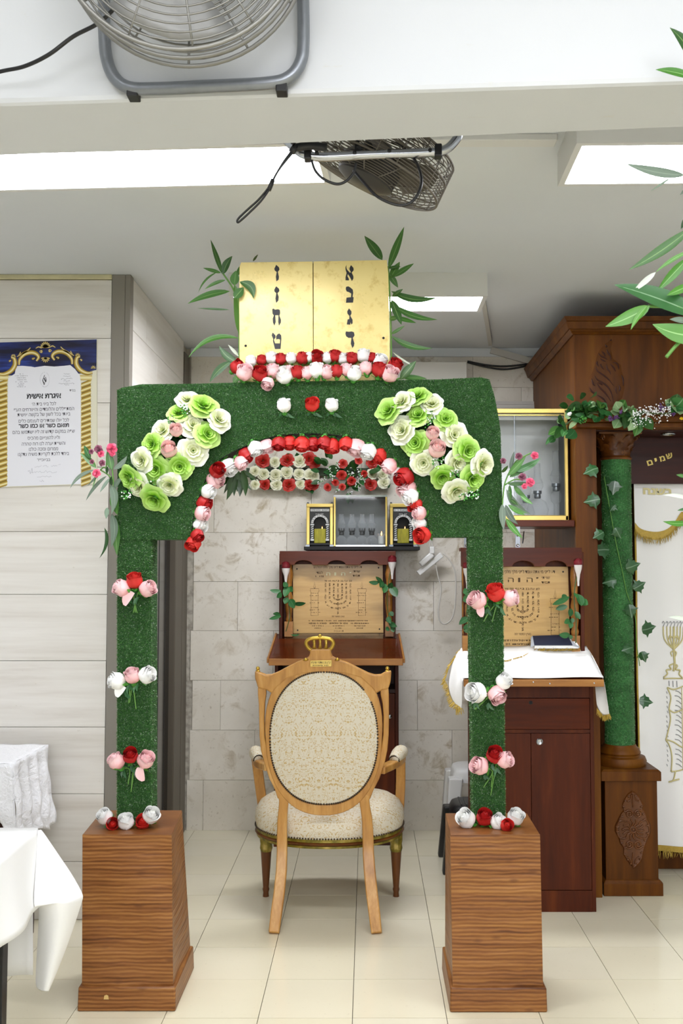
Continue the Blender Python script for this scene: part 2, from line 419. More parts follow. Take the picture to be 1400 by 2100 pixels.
    k = NT('white_cloth', 0.75); n1 = k.noise(k.geo(), 300, 2); k.color('#eeeeec'); k.bump(n1, 0.05, 0.001); MAT['cloth'] = k.m
    k = NT('crinkled_cloth', 0.6); n1 = k.noise(k.geo(), 18, 5, 0.6, 1.5); n2 = k.noise(k.geo(), 45, 4, 0.6, 1.0); k.color('#e9e9ea'); k.bump(k.math('ADD', n1, k.math('MULTIPLY', n2, 0.5)), 0.55, 0.02); MAT['crinkle'] = k.m
    k = NT('white_velvet', 0.8); n1 = k.noise(k.geo(), 250, 2); k.color('#f2f1ee'); k.bump(n1, 0.05, 0.001); MAT['velvet'] = k.m
    MAT['fringe'] = plain('gold_fringe', '#b3953a', 0.5, 0.15, var=0.35, nscale=150)
    MAT['goldthread'] = plain('gold_thread', '#cdc28a', 0.45, 0.15); MAT['silverthread'] = plain('silver_thread', '#9a9a9c', 0.4, 0.3)
    MAT['white_plastic'] = plain('white_plastic', '#e3e3e0', 0.4); MAT['panel_white'] = plain('white_board', '#d8d6cf', 0.6); MAT['louver'] = plain('pale_slats', '#c2bfb8', 0.6)
    MAT['frame_white'] = plain('lamp_housing', '#dcdcda', 0.5)
    MAT['ink'] = plain('black_ink', '#16161a', 0.5); MAT['ink_grey'] = plain('grey_ink', '#55535a', 0.6); MAT['ink_pale'] = plain('pale_ink', '#9b9aa2', 0.6); MAT['engrave'] = plain('engraving', '#4f3512', 0.7)
    MAT['paper'] = plain('poster_paper', '#e9e9ee', 0.35); MAT['paper_edge'] = plain('poster_margin', '#e0dcc4', 0.4)
    k = NT('printed_velvet', 0.35); x = k.xyz(k.geo()); n1 = k.noise(k.map(k.geo(), (2, 1, 14)), 3, 4); k.color(k.ramp(n1, [(0.35, '#120f2a'), (0.6, '#1f2a66'), (0.75, '#2f49a0')])); MAT['blue_print'] = k.m
    k = NT('printed_gold', 0.35); x = k.xyz(k.luv()); k.color(k.ramp(x[1], [(0.0, '#6b5010'), (0.3, '#bf9f34'), (0.55, '#f2e9b4'), (0.8, '#bd9d38'), (1.0, '#735716')])); MAT['gold_print'] = k.m
    MAT['goldprint_flat'] = plain('printed_gold_dark', '#8a6a1e', 0.4); MAT['goldprint_hi'] = plain('printed_gold_pale', '#dcc878', 0.4)
    # clear glass: reflections over a transparent body
    k = NT('clear_glass', 0.03); t = k.t; out = t.nodes['Material Output']
    tr = k.n('BsdfTransparent'); tr.inputs[0].default_value = (0.96, 0.97, 0.97, 1); gl = k.n('BsdfGlossy'); gl.inputs['Roughness'].default_value = 0.03
    fr = k.n('LayerWeight'); fr.inputs['Blend'].default_value = 0.18; mx = k.n('MixShader')
    k.l(k.math('ADD', k.math('MULTIPLY', fr.outputs['Fresnel'], 0.8), 0.02), mx.inputs[0]); k.l(tr.outputs[0], mx.inputs[1]); k.l(gl.outputs[0], mx.inputs[2]); k.l(mx.outputs[0], out.inputs[0]); MAT['glass'] = k.m
    k = NT('lamp_glass', 0.03); t = k.t; out = t.nodes['Material Output']
    tr = k.n('BsdfTransparent'); tr.inputs[0].default_value = (0.97, 0.975, 0.98, 1); gl = k.n('BsdfGlossy'); gl.inputs['Roughness'].default_value = 0.05; df = k.n('BsdfDiffuse'); df.inputs[0].default_value = (0.9, 0.9, 0.9, 1)
    fr = k.n('LayerWeight'); fr.inputs['Blend'].default_value = 0.3; mx = k.n('MixShader'); m2 = k.n('MixShader')
    k.l(k.math('ADD', k.math('MULTIPLY', fr.outputs['Fresnel'], 0.5), 0.05), m2.inputs[0]); k.l(df.outputs[0], m2.inputs[1]); k.l(gl.outputs[0], m2.inputs[2]); m2.inputs[0].default_value = .5
    k.l(k.math('ADD', k.math('MULTIPLY', fr.outputs['Facing'], 0.32), 0.04), mx.inputs[0]); k.l(tr.outputs[0], mx.inputs[1]); k.l(m2.outputs[0], mx.inputs[2]); k.l(mx.outputs[0], out.inputs[0]); MAT['lampglass'] = k.m
    k = NT('lamp_oil', 0.55); x = k.xyz(k.obj()); n1 = k.noise(k.map(k.geo(), (1, 1, 0.25)), 90, 3); k.color(k.mix(n1, '#5f5a08', '#b0a81c')); MAT['oil'] = k.m
    MAT['flame'] = NT('candle_flame').m; b = MAT['flame'].node_tree.nodes['Principled BSDF']; b.inputs['Emission Color'].default_value = lin('#ffb24a'); b.inputs['Emission Strength'].default_value = 6
    MAT['diffuser'] = NT('led_diffuser').m; b = MAT['diffuser'].node_tree.nodes['Principled BSDF']; b.inputs['Emission Color'].default_value = (0.915, 0.93, 1.0, 1); b.inputs['Emission Strength'].default_value = LAMP_STRENGTH
    MAT['diffuser_inner'] = MAT['diffuser'].copy(); MAT['diffuser_inner'].name = 'led_diffuser_bright'; MAT['diffuser_inner'].node_tree.nodes['Principled BSDF'].inputs['Emission Strength'].default_value = LAMP_STRENGTH * INNER_LAMP
    # plants
    def leafm(name, dark, lite, rib, ribw=0.05, rough=0.4, back=None):
        k = NT(name, rough); x = k.xyz(k.luv()); d = k.math('ABSOLUTE', k.math('SUBTRACT', x[1], 0.5))
        cc = k.mix(k.math('ADD', k.math('MULTIPLY', x[2], 0.75), k.math('MULTIPLY', k.noise(k.geo(), 30, 2), 0.25)), dark, lite)
        cc = k.mix(k.ramp(d, [(0.0, 0.75), (ribw, 0.0)]), cc, rib)
        if back: cc = k.mix(k.math('MULTIPLY', k.n('NewGeometry').outputs['Backfacing'], 0.6), cc, back)
        k.color(cc); MAT[name] = k.m
    leafm('oleander', '#22491a', '#4a7f30', '#8fb468', 0.055, 0.38)
    leafm('oleander_grey', '#4b5a4c', '#71836f', '#93a48e', 0.05, 0.45)
    leafm('oleander_fresh', '#34701a', '#548f2c', '#a9d68a', 0.05, 0.38)
    leafm('oleander_blue', '#2c5f2c', '#457a40', '#a6c8a0', 0.04, 0.4)
    leafm('dark_leaf', '#12300f', '#2f5a22', '#3f6a30', 0.04, 0.35)
    leafm('ivy_leaf', '#1b3d1f', '#3a6a3a', '#8aa58a', 0.035, 0.3)
    leafm('ivy_silver', '#4a5e4e', '#76897a', '#b4c2b8', 0.04, 0.25)
    leafm('rose_leaf', '#1c4a22', '#37753a', '#5b8f57', 0.04, 0.4)
    leafm('sepal', '#3d8a2e', '#6fbf4a', '#86cc62', 0.04, 0.5)
    leafm('dry_leaf', '#b4bfae', '#d6ddd0', '#eef1ea', 0.04, 0.5)
    MAT['stem'] = plain('green_stem', '#5f8f3c', 0.5, var=0.2); MAT['stem_dark'] = plain('dark_stem', '#4b5a2c', 0.6); MAT['twig'] = plain('cut_twig', '#b9b082', 0.7)
    def petal(name, core, body, edge, rough=0.55):
        k = NT(name, rough); x = k.xyz(k.luv())
        k.color(k.ramp(x[0], [(0.0, core), (0.45, body), (1.0, edge)]))
        k.b.inputs['Subsurface Weight'].default_value = 0.0; MAT[name] = k.m
    petal('red', '#8e0f10', '#b0181a', '#b81c1c'); petal('bright_red', '#a8140e', '#d02a22', '#d8322a')
    petal('pink', '#ee9ea0', '#f2b8b9', '#f7d3d4'); petal('white', '#f0f0e4', '#f3f3ee', '#f6f6f3')
    petal('cream', '#b9c85e', '#e0e6b2', '#f2f3e8'); petal('green', '#66a516', '#9ace42', '#c6e88a'); petal('salmon', '#f0968e', '#f5bdb5', '#f8dad4')
    petal('wallcream', '#b9bd72', '#dcdcb4', '#e6e6d2'); petal('wallred', '#7d0f0c', '#b02014', '#bf2a1c')
    leafm('pale_lit_leaf', '#6f9460', '#a3c08e', '#c6dab4', 0.04, 0.4)  # paler leaf copy, highlight put into its colour
    petal('deep_red', '#4a0812', '#6d0f1c', '#7d1522'); petal('oleander_pink', '#8f1838', '#cf3d60', '#e0607e'); petal('oleander_old', '#3f1a24', '#6d3146', '#94566c')
    MAT['berry'] = plain('purple_berry', '#4c1f5c', 0.35, var=0.4, nscale=200); MAT['gypso'] = plain('white_blossom', '#f0f0f0', 0.5)
    MAT['net'] = plain('white_net', '#dcd6d2', 0.7); MAT['navy'] = plain('navy_book_cover', '#1c2238', 0.4, var=0.15); MAT['cover_clear'] = plain('clear_book_jacket', '#a9aeb4', 0.2)
    MAT['nail'] = plain('antique_nail', '#3a2c1e', 0.35, 0.7); MAT['seatbrown'] = plain('brown_skirt', '#5f5546', 0.7)
    MAT['carve'] = wood('carved_oak', '#40200a', '#623610', '#7d4c1a', 'Z', 0.5, 0.35, spec=0.4)
    MAT['goldleaf'] = plain('gold_letter', '#d8c06a', 0.35, 0.3)
mk()
# ================================================================ ROOM
CEIL = 2.95; FRONT_CEIL = 3.35; WALLY = 6.12; LWY = 4.58; CORX = -1.11
o = MB().box(-4.2, 4.2, -4.0, 6.4, -0.12, -0.012).build('floor', MAT['tile_grout'], smooth=False, kind='structure')
floor = o
TX0, TY0, TS = 0.93 - 0.33 * 9, 4.585 - 0.331 * 6, 0.331
tile = MB().box(0.0012, TS - 0.0012, 0.0012, TS - 0.0012, -0.013, 0.0).mesh('tile', False); tile.materials.append(MAT['tile'])
for i in range(15):
    for j in range(10):
        x = TX0 + i * TS - TS; y = TY0 + j * TS
        if y > 6.1: continue
        t = link('tile', tile, floor); t.location = (x, y, rnd.uniform(-0.0006, 0.0004))
y1 = TY0
m = MB(); n = 0
for i in range(-4, 22):
    for j in range(-17, 11):
        x = TX0 + i * TS - TS; y = TY0 + j * TS
        if 0 <= i < 15 and 0 <= j < 10: continue
        if y > 6.1: continue
        m.box(x + 0.0012, x + TS - 0.0012, y + 0.0012, y + TS - 0.0012, -0.013, 0.0)
m.build('tile', MAT['tile'], floor, smooth=False, kind='stuff')
MB().box(-4.2, 4.2, 2.2, 6.4, CEIL, CEIL + 0.5).build('ceiling', MAT['paint'], smooth=False, kind='structure')
MB().box(-4.2, 4.2, -4.2, 2.2, FRONT_CEIL, FRONT_CEIL + 0.1).build('ceiling', MAT['paint'], smooth=False, kind='structure')
# dropped beam, a little out of square with the room
bz = 2.60
def bm(x, py, Yc): pass
bL0 = F(0, 213, bz); bL1 = F(1400, 168, bz); bK0 = F(0, 322, bz); bK1 = F(1130, 275, bz)
def online(a, b, x): t = (x - a.x) / (b.x - a.x); return Vector((x, a.y + (b.y - a.y) * t, bz))
q = [online(bL0, bL1, -4.2), online(bL0, bL1, 4.2), online(bK0, bK1, 4.2), online(bK0, bK1, -4.2)]
top = [Vector((p.x, p.y, FRONT_CEIL)) for p in q]
beam = MB().hexa(q, top).build('trim_1', MAT['beam'], smooth=False, kind='structure', bevel=0.012)
def beam_front_y(x): return online(bL0, bL1, x).y
def beam_back_y(x): return online(bK0, bK1, x).y
# walls
wb = MB().box(CORX - 0.6, 4.2, WALLY + 0.02, WALLY + 0.3, 0, CEIL + 0.2).build('wall_back', MAT['grout'], smooth=False, kind='structure')
RH = 0.3005; SX = CORX + 0.012
seedx = [0.0, 0.31, 0.10, 0.42, 0.2, 0.5, 0.05, 0.36, 0.15, 0.45]
def panel(name, mat, parent, x0, x1, y0, y1, z0, z1):
    return MB().box(x0, x1, y0, y1, z0, z1).build(name, mat, parent, smooth=False, bevel=0.0015)
for r in range(10):
    z0 = r * RH; z1 = min(z0 + RH, CEIL) - 0.0014
    # ragged end against the door frame
    x = SX + (0.028 if r in (2, 4, 5) else 0.014 if r % 2 else 0.0) * (1 if r < 6 else 0)
    stops = [x]; xx = SX + 0.10 + seedx[r]
    while xx < 2.6: stops.append(xx); xx += 0.6
    stops.append(2.6)
    for a, b in zip(stops, stops[1:]):
        panel('stone_panel', MAT['limestone'], wb, a + 0.0006, b - 0.0006, WALLY - rnd.uniform(0, 0.003), WALLY + 0.022, z0, z1)
MB().box(SX - 0.035, SX + 0.06, WALLY + 0.006, WALLY + 0.021, 0, 1.9).build('rough_edge', MAT['stone_edge'], wb, smooth=False)
MB().box(-1.1, 2.6, WALLY - 0.012, WALLY, CEIL - 0.055, CEIL).build('trim_2', MAT['paint'], smooth=False, kind='structure', bevel=0.004)
wl = MB().box(-4.2, CORX - 0.022, LWY + 0.02, LWY + 0.3, 0, CEIL + 0.2).build('wall_left', MAT['grout'], smooth=False, kind='structure')
zs = [-0.02]; 
zj = [1885, 1767, 1628, 1491, 1355, 1219, 1090, 958, 826, 694]
zz = [P(100, y, LWY).z for y in zj]
zz[0] = 0.0
zz.append(CEIL - 0.024)
for a, b in zip(zz, zz[1:]):
    xs = [CORX - 0.085, CORX - 1.15 - rnd.uniform(0, .3), -3.0, -4.2]
    for xa, xb in zip(xs, xs[1:]):
        panel('stone_panel', MAT['travertine'], wl, xb + 0.001, xa - 0.001, LWY - rnd.uniform(0, 0.002), LWY + 0.022, a + 0.001, b - 0.001)
# metal corner strip
cor = MB().box(CORX - 0.084, CORX - 0.022, LWY - 0.006, LWY + 0.02, 0, CEIL).box(CORX - 0.022, CORX + 0.004, LWY - 0.006, LWY + 0.05, 0, CEIL)
cor.build('trim_3', MAT['bronze'], smooth=False, kind='structure', bevel=0.003)
# side wall of the recess with a dark door
DY0, DY1, DZ = 5.24, 5.74, 2.08
ws = MB().box(CORX - 0.3, CORX - 0.02, LWY + 0.3, DY0, 0, CEIL).box(CORX - 0.3, CORX - 0.02, DY0, WALLY + 0.2, DZ, CEIL).build('wall_side', MAT['grout'], smooth=False, kind='structure')
for r in range(10):
    z0 = r * RH; z1 = min(z0 + RH, CEIL) - 0.002
    yb = DY0 - 0.002 if z0 < DZ - 0.05 else 5.93
    ys = [LWY + 0.052, LWY + 0.052 + (0.3 if r % 2 else 0.55), yb]
    for a, b in zip(ys, ys[1:]):
        if b - a > 0.02: panel('stone_panel', MAT['travertine'], ws, CORX - 0.021, CORX, a + 0.001, b - 0.001, max(z0, 0.0), z1)
d = MB().box(CORX - 0.05, CORX - 0.03, DY0, DY1, 0.005, DZ).build('door_1', MAT['darkglass'], smooth=False, kind='structure')
MB().box(CORX - 0.05, CORX + 0.004, DY1, 6.02, 0, DZ).build('door_jamb', MAT['bronze_dark'], d, smooth=False, bevel=0.004)
MB().box(CORX - 0.05, CORX - 0.008, DY0, DY0 + 0.012, 0, DZ).build('door_jamb', MAT['bronze_dark'], d, smooth=False)
MB().box(CORX - 0.05, CORX + 0.006, 5.94, 6.10, 0, CEIL - 0.06).build('trim_4', MAT['bronze_dark'], smooth=False, kind='structure', bevel=0.004)
MB().box(CORX - 0.03, CORX - 0.0285, DY0 + .20, DY0 + .215, 0.02, DZ).box(CORX - 0.03, CORX - 0.0285, DY0 + .38, DY0 + .387, 0.02, DZ).build('glass_streak', MAT['black'], d, smooth=False)
MB().box(-4.2, CORX - 0.084, LWY - 0.012, LWY + 0.02, CEIL - 0.022, CEIL).build('trim_5', plain('yellowed_filler', '#d3cba2', .8, var=.2, nscale=12, bump=.4), smooth=False, kind='structure', bevel=.004)
MB().box(0.15, 0.60, F(1000, 286, CEIL - .02).y, F(1000, 301, CEIL - .02).y, CEIL - .022, CEIL).build('trim_6', MAT['frame_white'], smooth=False, kind='structure', bevel=.003)
# rest of the hall
MB().box(-4.3, -4.2, -4.0, LWY, 0, FRONT_CEIL).build('wall_left', MAT['paint'], smooth=False, kind='structure')
MB().box(4.2, 4.3, -4.0, 6.4, 0, FRONT_CEIL).build('wall_right', MAT['paint'], smooth=False, kind='structure')
MB().box(-4.2, 4.2, -4.1, -4.0, 0, FRONT_CEIL).build('wall_front', MAT['paint'], smooth=False, kind='structure')
# ---------------------------------------------------------------- ceiling lamps
def lamp(label, x0, x1, y0, y1, z, ztop, rot=0.0, group=None, dif='diffuser'):
    c = Vector(((x0 + x1) / 2, (y0 + y1) / 2, ztop)); hx = (x1 - x0) / 2; hy = (y1 - y0) / 2
    M4 = Matrix.Translation(c) @ Matrix.Rotation(rot, 4, 'Z')
    t = thing('ceiling_lamp', label, 'lamp', mat=M4, group=group)
    h = z - ztop
    loc = lambda m: [M4 @ Vector(p) for p in m.v]
    def put(m, name, mat, bev=0):
        m.v = [tuple(M4 @ Vector(p)) for p in m.v]; return m.build(name, mat, t, smooth=False, bevel=bev)
    f = 0.02
    m = MB().box(-hx, hx, -hy, -hy + f, h, 0).box(-hx, hx, hy - f, hy, h, 0).box(-hx, -hx + f, -hy + f, hy - f, h, 0).box(hx - f, hx, -hy + f, hy - f, h, 0)
    put(m, 'housing', MAT['frame_white'])
    m = MB().box(-hx + f, hx - f, -hy + f, hy - f, h + 0.003, h + 0.008); put(m, 'diffuser', MAT[dif])
    return t
zl = 2.84
a = F(0, 392, zl); b = F(660, 369, zl); rot = -math.atan2(a.y - b.y, b.x - a.x)
lamp('long white LED panel lamp on the ceiling beyond the beam, above the poster side', -1.38, -0.13, 2.93, 3.25, zl, CEIL, R(-3.5))
lamp('white LED panel lamp on the ceiling above the ark', 0.625, 1.87, 2.88, 3.215, zl, CEIL, R(-1.2))
c0 = F(985, 640, zl)
lamp('LED ceiling lamp farther in, seen behind the golden tablets', c0.x - 1.2, c0.x, F(800, 640, zl).y - 0.29, F(800, 640, zl).y, zl, CEIL, 0, dif='diffuser_inner')
for (y, lb) in ((0.2, 'added unseen long LED panel lamp on the hall ceiling over the photographer, nearer the beam'), (-2.0, 'added unseen long LED panel lamp on the hall ceiling far behind the photographer')):
    lamp(lb, -1.4, 2.2, y - 0.15, y + 0.15, FRONT_CEIL - 0.06, FRONT_CEIL, 0)  # unseen lamps, added to light the hall and the beam's face
# ================================================================ FLOWER ARCH
AY = 3.80                     # front plane of the turf panel
# ---- pedestals
def pedestal(label, fl_, fr_, yb, tl, tr, tyf, tyb, tlb, trb):
    """fl_, fr_: skirt front corners (px at floor); top corners in px at the top height"""
    a = F(fl_, yb); b = F(fr_, yb + (2 if fl_ > 500 else -2)); yf = (a.y + b.y) / 2
    zt = P((tl + tr) / 2, tyf, yf + 0.02).z
    t = thing('foil_wrapped_pedestal', label, 'pedestal', ((a.x + b.x) / 2, yf + 0.19, 0))
    x0, x1 = a.x, b.x; dp = 0.385
    sk = MB().hexa([(x0, yf, 0), (x1, yf, 0), (x1, yf + dp, 0), (x0, yf + dp, 0)],
                   [(x0 + .002, yf + .002, .085), (x1 - .002, yf + .003, .085), (x1 - .004, yf + dp, .09), (x0 + .002, yf + dp, .09)])
    sk.build('plinth', MAT['foil'], t, bevel=0.006)
    tlp = F(tl, tyf, zt); trp = F(tr, tyf, zt); bk = F((tlb + trb) / 2, tyb, zt).y
    bw = 0.012
    bot = [(x0 + bw, yf + .018), (x1 - bw, yf + .018), (x1 - bw, yf + dp - .01), (x0 + bw, yf + dp - .01)]
    top = [(tlp.x, tlp.y), (trp.x, trp.y), (F(trb, tyb, zt).x, bk), (F(tlb, tyb, zt).x, bk)]
    m = MB(); N = 28
    for k in range(4):
        p0, p1 = Vector(bot[k] + (0.05,)), Vector(bot[(k + 1) % 4] + (0.05,)); q0, q1 = Vector(top[k] + (zt,)), Vector(top[(k + 1) % 4] + (zt,))
        nr = (p1 - p0).cross(q0 - p0).normalized()
        def fn(u, v, p0=p0, p1=p1, q0=q0, q1=q1, nr=nr, k=k):
            p = (p0 * (1 - u) + p1 * u) * (1 - v) + (q0 * (1 - u) + q1 * u) * v
            e = min(u, 1 - u, 0.12) / 0.12; ev = min(1 - v, 0.06) / 0.06
            wob = 0.0008 * math.sin(v * 95 + 3 * math.sin(u * 3 + k)) + 0.003 * math.sin(u * 5 + v * 7 + k * 2)
            return p + nr * wob * e * ev
        m.grid(fn, 14, 70)
    m.build('shaft', MAT['foil'], t, angle=60)
    MB().prism([tuple(q) + (zt - 0.004,) for q in top], (0, 0, 0.005)).build('top_sheet', MAT['foil'], t, smooth=False, bevel=0.002)
    return t, zt, yf
ped_a, za, yfa = pedestal('brown wood-grain foil pedestal under the arch pillar beside the white table', 157, 360, 2076, 169, 352, 1712, 1662, 210, 373)
ped_b, zb, yfb = pedestal('brown wood-grain foil pedestal under the arch pillar beside the lecterns', 922, 1123, 2076, 923, 1107, 1712, 1668, 913, 1080)
c = P(218, 2045, yfa); MB().prism([c + V(-.009, -.001, -.007), c + V(.009, -.001, -.007), c + V(.007, -.001, .006), c + V(0, -.001, .009), c + V(-.007, -.001, .006)], (0, -0.0008, 0)).build('tear', plain('bare_board', '#c9a96a', 0.8), ped_a, smooth=False, label='small pale tear in the foil')
# ---- the turf arch
arch = thing('turf_arch', 'garden arch covered in green artificial turf, standing on two brown pedestals', 'arch', (P(635, 1000, AY).x, AY + 0.07, 0))
outl = [(240, 1106), (241, 1000), (240, 900), (240, 800), (250, 795), (290, 788), (400, 787), (500, 784), (700, 781), (900, 778), (985, 774), (1003, 778), (1013, 810), (1021, 850), (1026, 885), (1028, 960), (1030, 1050), (1030, 1101), (960, 1101), (884, 1101)]
inner = [(884, 1101), (875, 1062), (864, 1030), (850, 1002), (826, 970), (800, 944), (775, 925), (745, 906), (715, 896), (680, 890), (640, 888), (600, 889), (565, 893), (530, 903), (505, 913), (480, 924), (455, 938), (436, 957), (420, 985), (405, 1025), (396, 1060), (390, 1106)]
poly = [P(x, y, AY) for x, y in outl] + [P(x, y, AY) for x, y in inner[1:]]
pan = MB().prism(poly, (0, 0.13, 0))
pan.build('arch_panel', MAT['turf_base'], arch, smooth=False)
edge = MB()
for (x0_, y0_), (x1_, y1_) in zip(inner, inner[1:]):
    a, b = P(x0_, y0_, AY), P(x1_, y1_, AY)
    edge.hexa([a + V(0, .003, 0), b + V(0, .003, 0), b + V(0, .127, 0), a + V(0, .127, 0)], [a + V(0, .003, -.003), b + V(0, .003, -.003), b + V(0, .127, -.003), a + V(0, .127, -.003)])
edge.build('arch_lining', MAT['matblack'], arch, smooth=False)
def inpoly(x, z, pl):
    c = False; j = len(pl) - 1
    for i in range(len(pl)):
        xi, zi = pl[i]; xj, zj = pl[j]
        if (zi > z) != (zj > z) and x < (xj - xi) * (z - zi) / (zj - zi) + xi: c = not c
        j = i
    return c
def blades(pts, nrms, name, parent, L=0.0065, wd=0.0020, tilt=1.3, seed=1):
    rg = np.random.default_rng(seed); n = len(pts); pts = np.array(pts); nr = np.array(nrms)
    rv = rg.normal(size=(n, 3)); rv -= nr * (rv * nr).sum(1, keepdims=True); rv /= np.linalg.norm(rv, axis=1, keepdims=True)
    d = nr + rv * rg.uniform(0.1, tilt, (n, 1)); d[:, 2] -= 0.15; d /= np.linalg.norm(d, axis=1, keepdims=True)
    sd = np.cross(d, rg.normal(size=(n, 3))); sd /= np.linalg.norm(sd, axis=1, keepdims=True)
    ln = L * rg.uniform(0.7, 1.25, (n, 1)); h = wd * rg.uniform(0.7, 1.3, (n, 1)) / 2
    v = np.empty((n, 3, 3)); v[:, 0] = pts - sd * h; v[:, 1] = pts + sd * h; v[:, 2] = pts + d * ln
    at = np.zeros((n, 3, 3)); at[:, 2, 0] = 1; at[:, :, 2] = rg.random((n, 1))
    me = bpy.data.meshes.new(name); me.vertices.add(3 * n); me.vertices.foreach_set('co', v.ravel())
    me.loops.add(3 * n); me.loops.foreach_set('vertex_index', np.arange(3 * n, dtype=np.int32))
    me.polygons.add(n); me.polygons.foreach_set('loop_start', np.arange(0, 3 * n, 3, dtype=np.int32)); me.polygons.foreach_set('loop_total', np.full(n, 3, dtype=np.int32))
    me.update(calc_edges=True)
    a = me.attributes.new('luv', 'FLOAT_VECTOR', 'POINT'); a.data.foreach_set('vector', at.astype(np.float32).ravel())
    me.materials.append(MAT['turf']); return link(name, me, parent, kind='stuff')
p2 = [(p.x, p.z) for p in poly]; xs = [p[0] for p in p2]; zs_ = [p[1] for p in p2]; pts = []; nr = []
while len(pts) < 150000:
    x = rnd.uniform(min(xs), max(xs)); z = rnd.uniform(min(zs_), max(zs_))
    if inpoly(x, z, p2): pts.append((x, AY + .0005, z)); nr.append((0, -1, 0))
for i in range(len(poly)):            # fringe round the rim
    a, b = poly[i], poly[(i + 1) % len(poly)]; e = (b - a); nn = Vector((e.z, 0, -e.x)).normalized()
    for k in range(int(e.length * 2600)):
        p = a + e * rnd.random(); pts.append((p.x, AY + rnd.uniform(0, .02), p.z)); nr.append((nn + V(0, -0.5, 0)).normalized())
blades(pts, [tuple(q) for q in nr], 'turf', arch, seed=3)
def pillar(x0t, x1t, yt, x0b, x1b, zb_, seed):
    a, b = P(x0t, yt, AY + .006), P(x1t, yt, AY + .006); c = P(x0b, 1655, AY + .006).x; d = P(x1b, 1655, AY + .006).x; y0 = AY + .006; y1 = AY + .125
    m = MB().hexa([(c, y0, zb_), (d, y0, zb_), (d, y1, zb_), (c, y1, zb_)], [(a.x, y0, a.z), (b.x, y0, a.z), (b.x, y1, a.z), (a.x, y1, a.z)])
    o = m.build('pillar', MAT['turf_base'], arch, smooth=False); pts = []; nr = []
    for i in range(30000):
        t = rnd.random(); z = zb_ + (a.z - zb_) * t; u = rnd.random()
        pts.append((c + (a.x - c) * t + u * ((d - c) * (1 - t) + (b.x - a.x) * t), y0, z)); nr.append((0, -1, 0))
    for i in range(8000):
        t = rnd.random(); z = zb_ + (a.z - zb_) * t; s = rnd.random() < .5
        x = (c + (a.x - c) * t) if s else (d + (b.x - d) * t); pts.append((x, y0 + rnd.random() ** 2 * .11, z)); nr.append((-.9 if s else .9, -.43, 0))
    blades(pts, nr, 'turf', o, seed=seed)
pillar(241, 309, 1090, 241, 309, za + .002, 5)
pillar(962, 1029, 1090, 971, 1035, zb + .002, 6)
# ---- golden tablets
TY = AY + 0.055
tab = thing('golden_tablets', 'golden sheet tablets with black Hebrew letters, standing on top of the turf arch', 'sign', P(645, 780, TY))
def board(px):
    q = [P(x, y, TY) for x, y in px]
    MB().prism(q, (0, 0.02, 0)).build('tablet', MAT['brass_sheet'], tab, smooth=False, bevel=0.0015)
board([(491, 783), (490, 600), (491, 546), (494, 538), (641, 536), (642, 782)])
board([(643, 782), (642.4, 536), (793, 533), (796, 560), (799, 700), (799, 780)])
MB().prism([P(x, y, TY + .0205) for x, y in ((636, 782), (636, 540), (648, 540), (648, 782))], (0, .006, 0)).build('gap_blocker', MAT['matblack'], tab, smooth=False)  # added dark strip, stops light showing through the gap between the boards
# letters traced as flat painted shapes (crop scale 4.375, origin 490,530)
L_ = {
 'vav': [[(333, 57), (358, 80), (363, 100), (348, 120), (358, 165), (355, 190), (335, 206), (330, 165), (338, 122), (320, 108), (316, 92), (325, 75)]],
 'zayin': [[(333, 250), (358, 272), (362, 292), (345, 312), (356, 345), (352, 378), (333, 400), (326, 360), (334, 312), (318, 298), (316, 282), (324, 266)]],
 'het': [[(298, 455), (310, 450), (322, 460), (350, 456), (366, 462), (369, 490), (362, 515), (376, 550), (375, 575), (358, 604), (351, 570), (353, 510), (325, 510), (329, 570), (317, 604), (304, 575), (302, 540), (312, 512), (300, 495)]],
 'tet': [[(302, 664), (326, 690), (328, 708), (312, 730), (324, 762), (366, 762), (368, 728), (350, 722), (334, 728), (332, 700), (345, 680), (362, 673), (378, 690), (380, 720), (372, 812), (322, 813), (304, 740), (306, 722), (292, 690)]],
 'alef': [[(965, 58), (962, 80), (968, 100), (996, 130), (1003, 122), (990, 100), (992, 82), (1004, 60), (1026, 85), (1028, 105), (1010, 128), (1025, 160), (1026, 180), (1012, 202), (990, 160), (975, 140), (972, 160), (986, 185), (984, 197), (955, 196), (955, 170), (965, 130), (955, 100), (955, 80)]],
 'bet': [[(960, 255), (980, 250), (1000, 262), (1020, 280), (1024, 310), (1018, 345), (1028, 350), (1022, 396), (958, 398), (964, 352), (1004, 348), (1006, 315), (985, 302), (965, 296), (957, 275)]],
 'gimel': [[(986, 448), (1008, 475), (1008, 495), (998, 515), (1018, 550), (1018, 580), (1008, 594), (1000, 570), (996, 594), (966, 592), (974, 548), (988, 545), (990, 515), (972, 495), (970, 475)]],
 'dalet': [[(958, 655), (985, 658), (1010, 655), (1030, 662), (1036, 690), (1020, 715), (1034, 760), (1030, 785), (1016, 804), (1002, 765), (1008, 712), (980, 712), (960, 698), (954, 675)]]}
for nm, pls in L_.items():
    for pl in pls:
        q = [P(490 + x / 4.375, 530 + y / 4.375, TY - .0003) for x, y in pl]
        m = MB().prism(q, (0, -0.0007, 0)); m.build('letter', MAT['ink'], tab, smooth=False)
for x, y in ((503.5, 709), (786, 693)):
    MB().lathe([(0, -.002), (.004, -.002), (.005, 0), (.004, .002)], P(x, y, TY - .002), 10, 'Y').build('nail_hole', MAT['matblack'], tab)

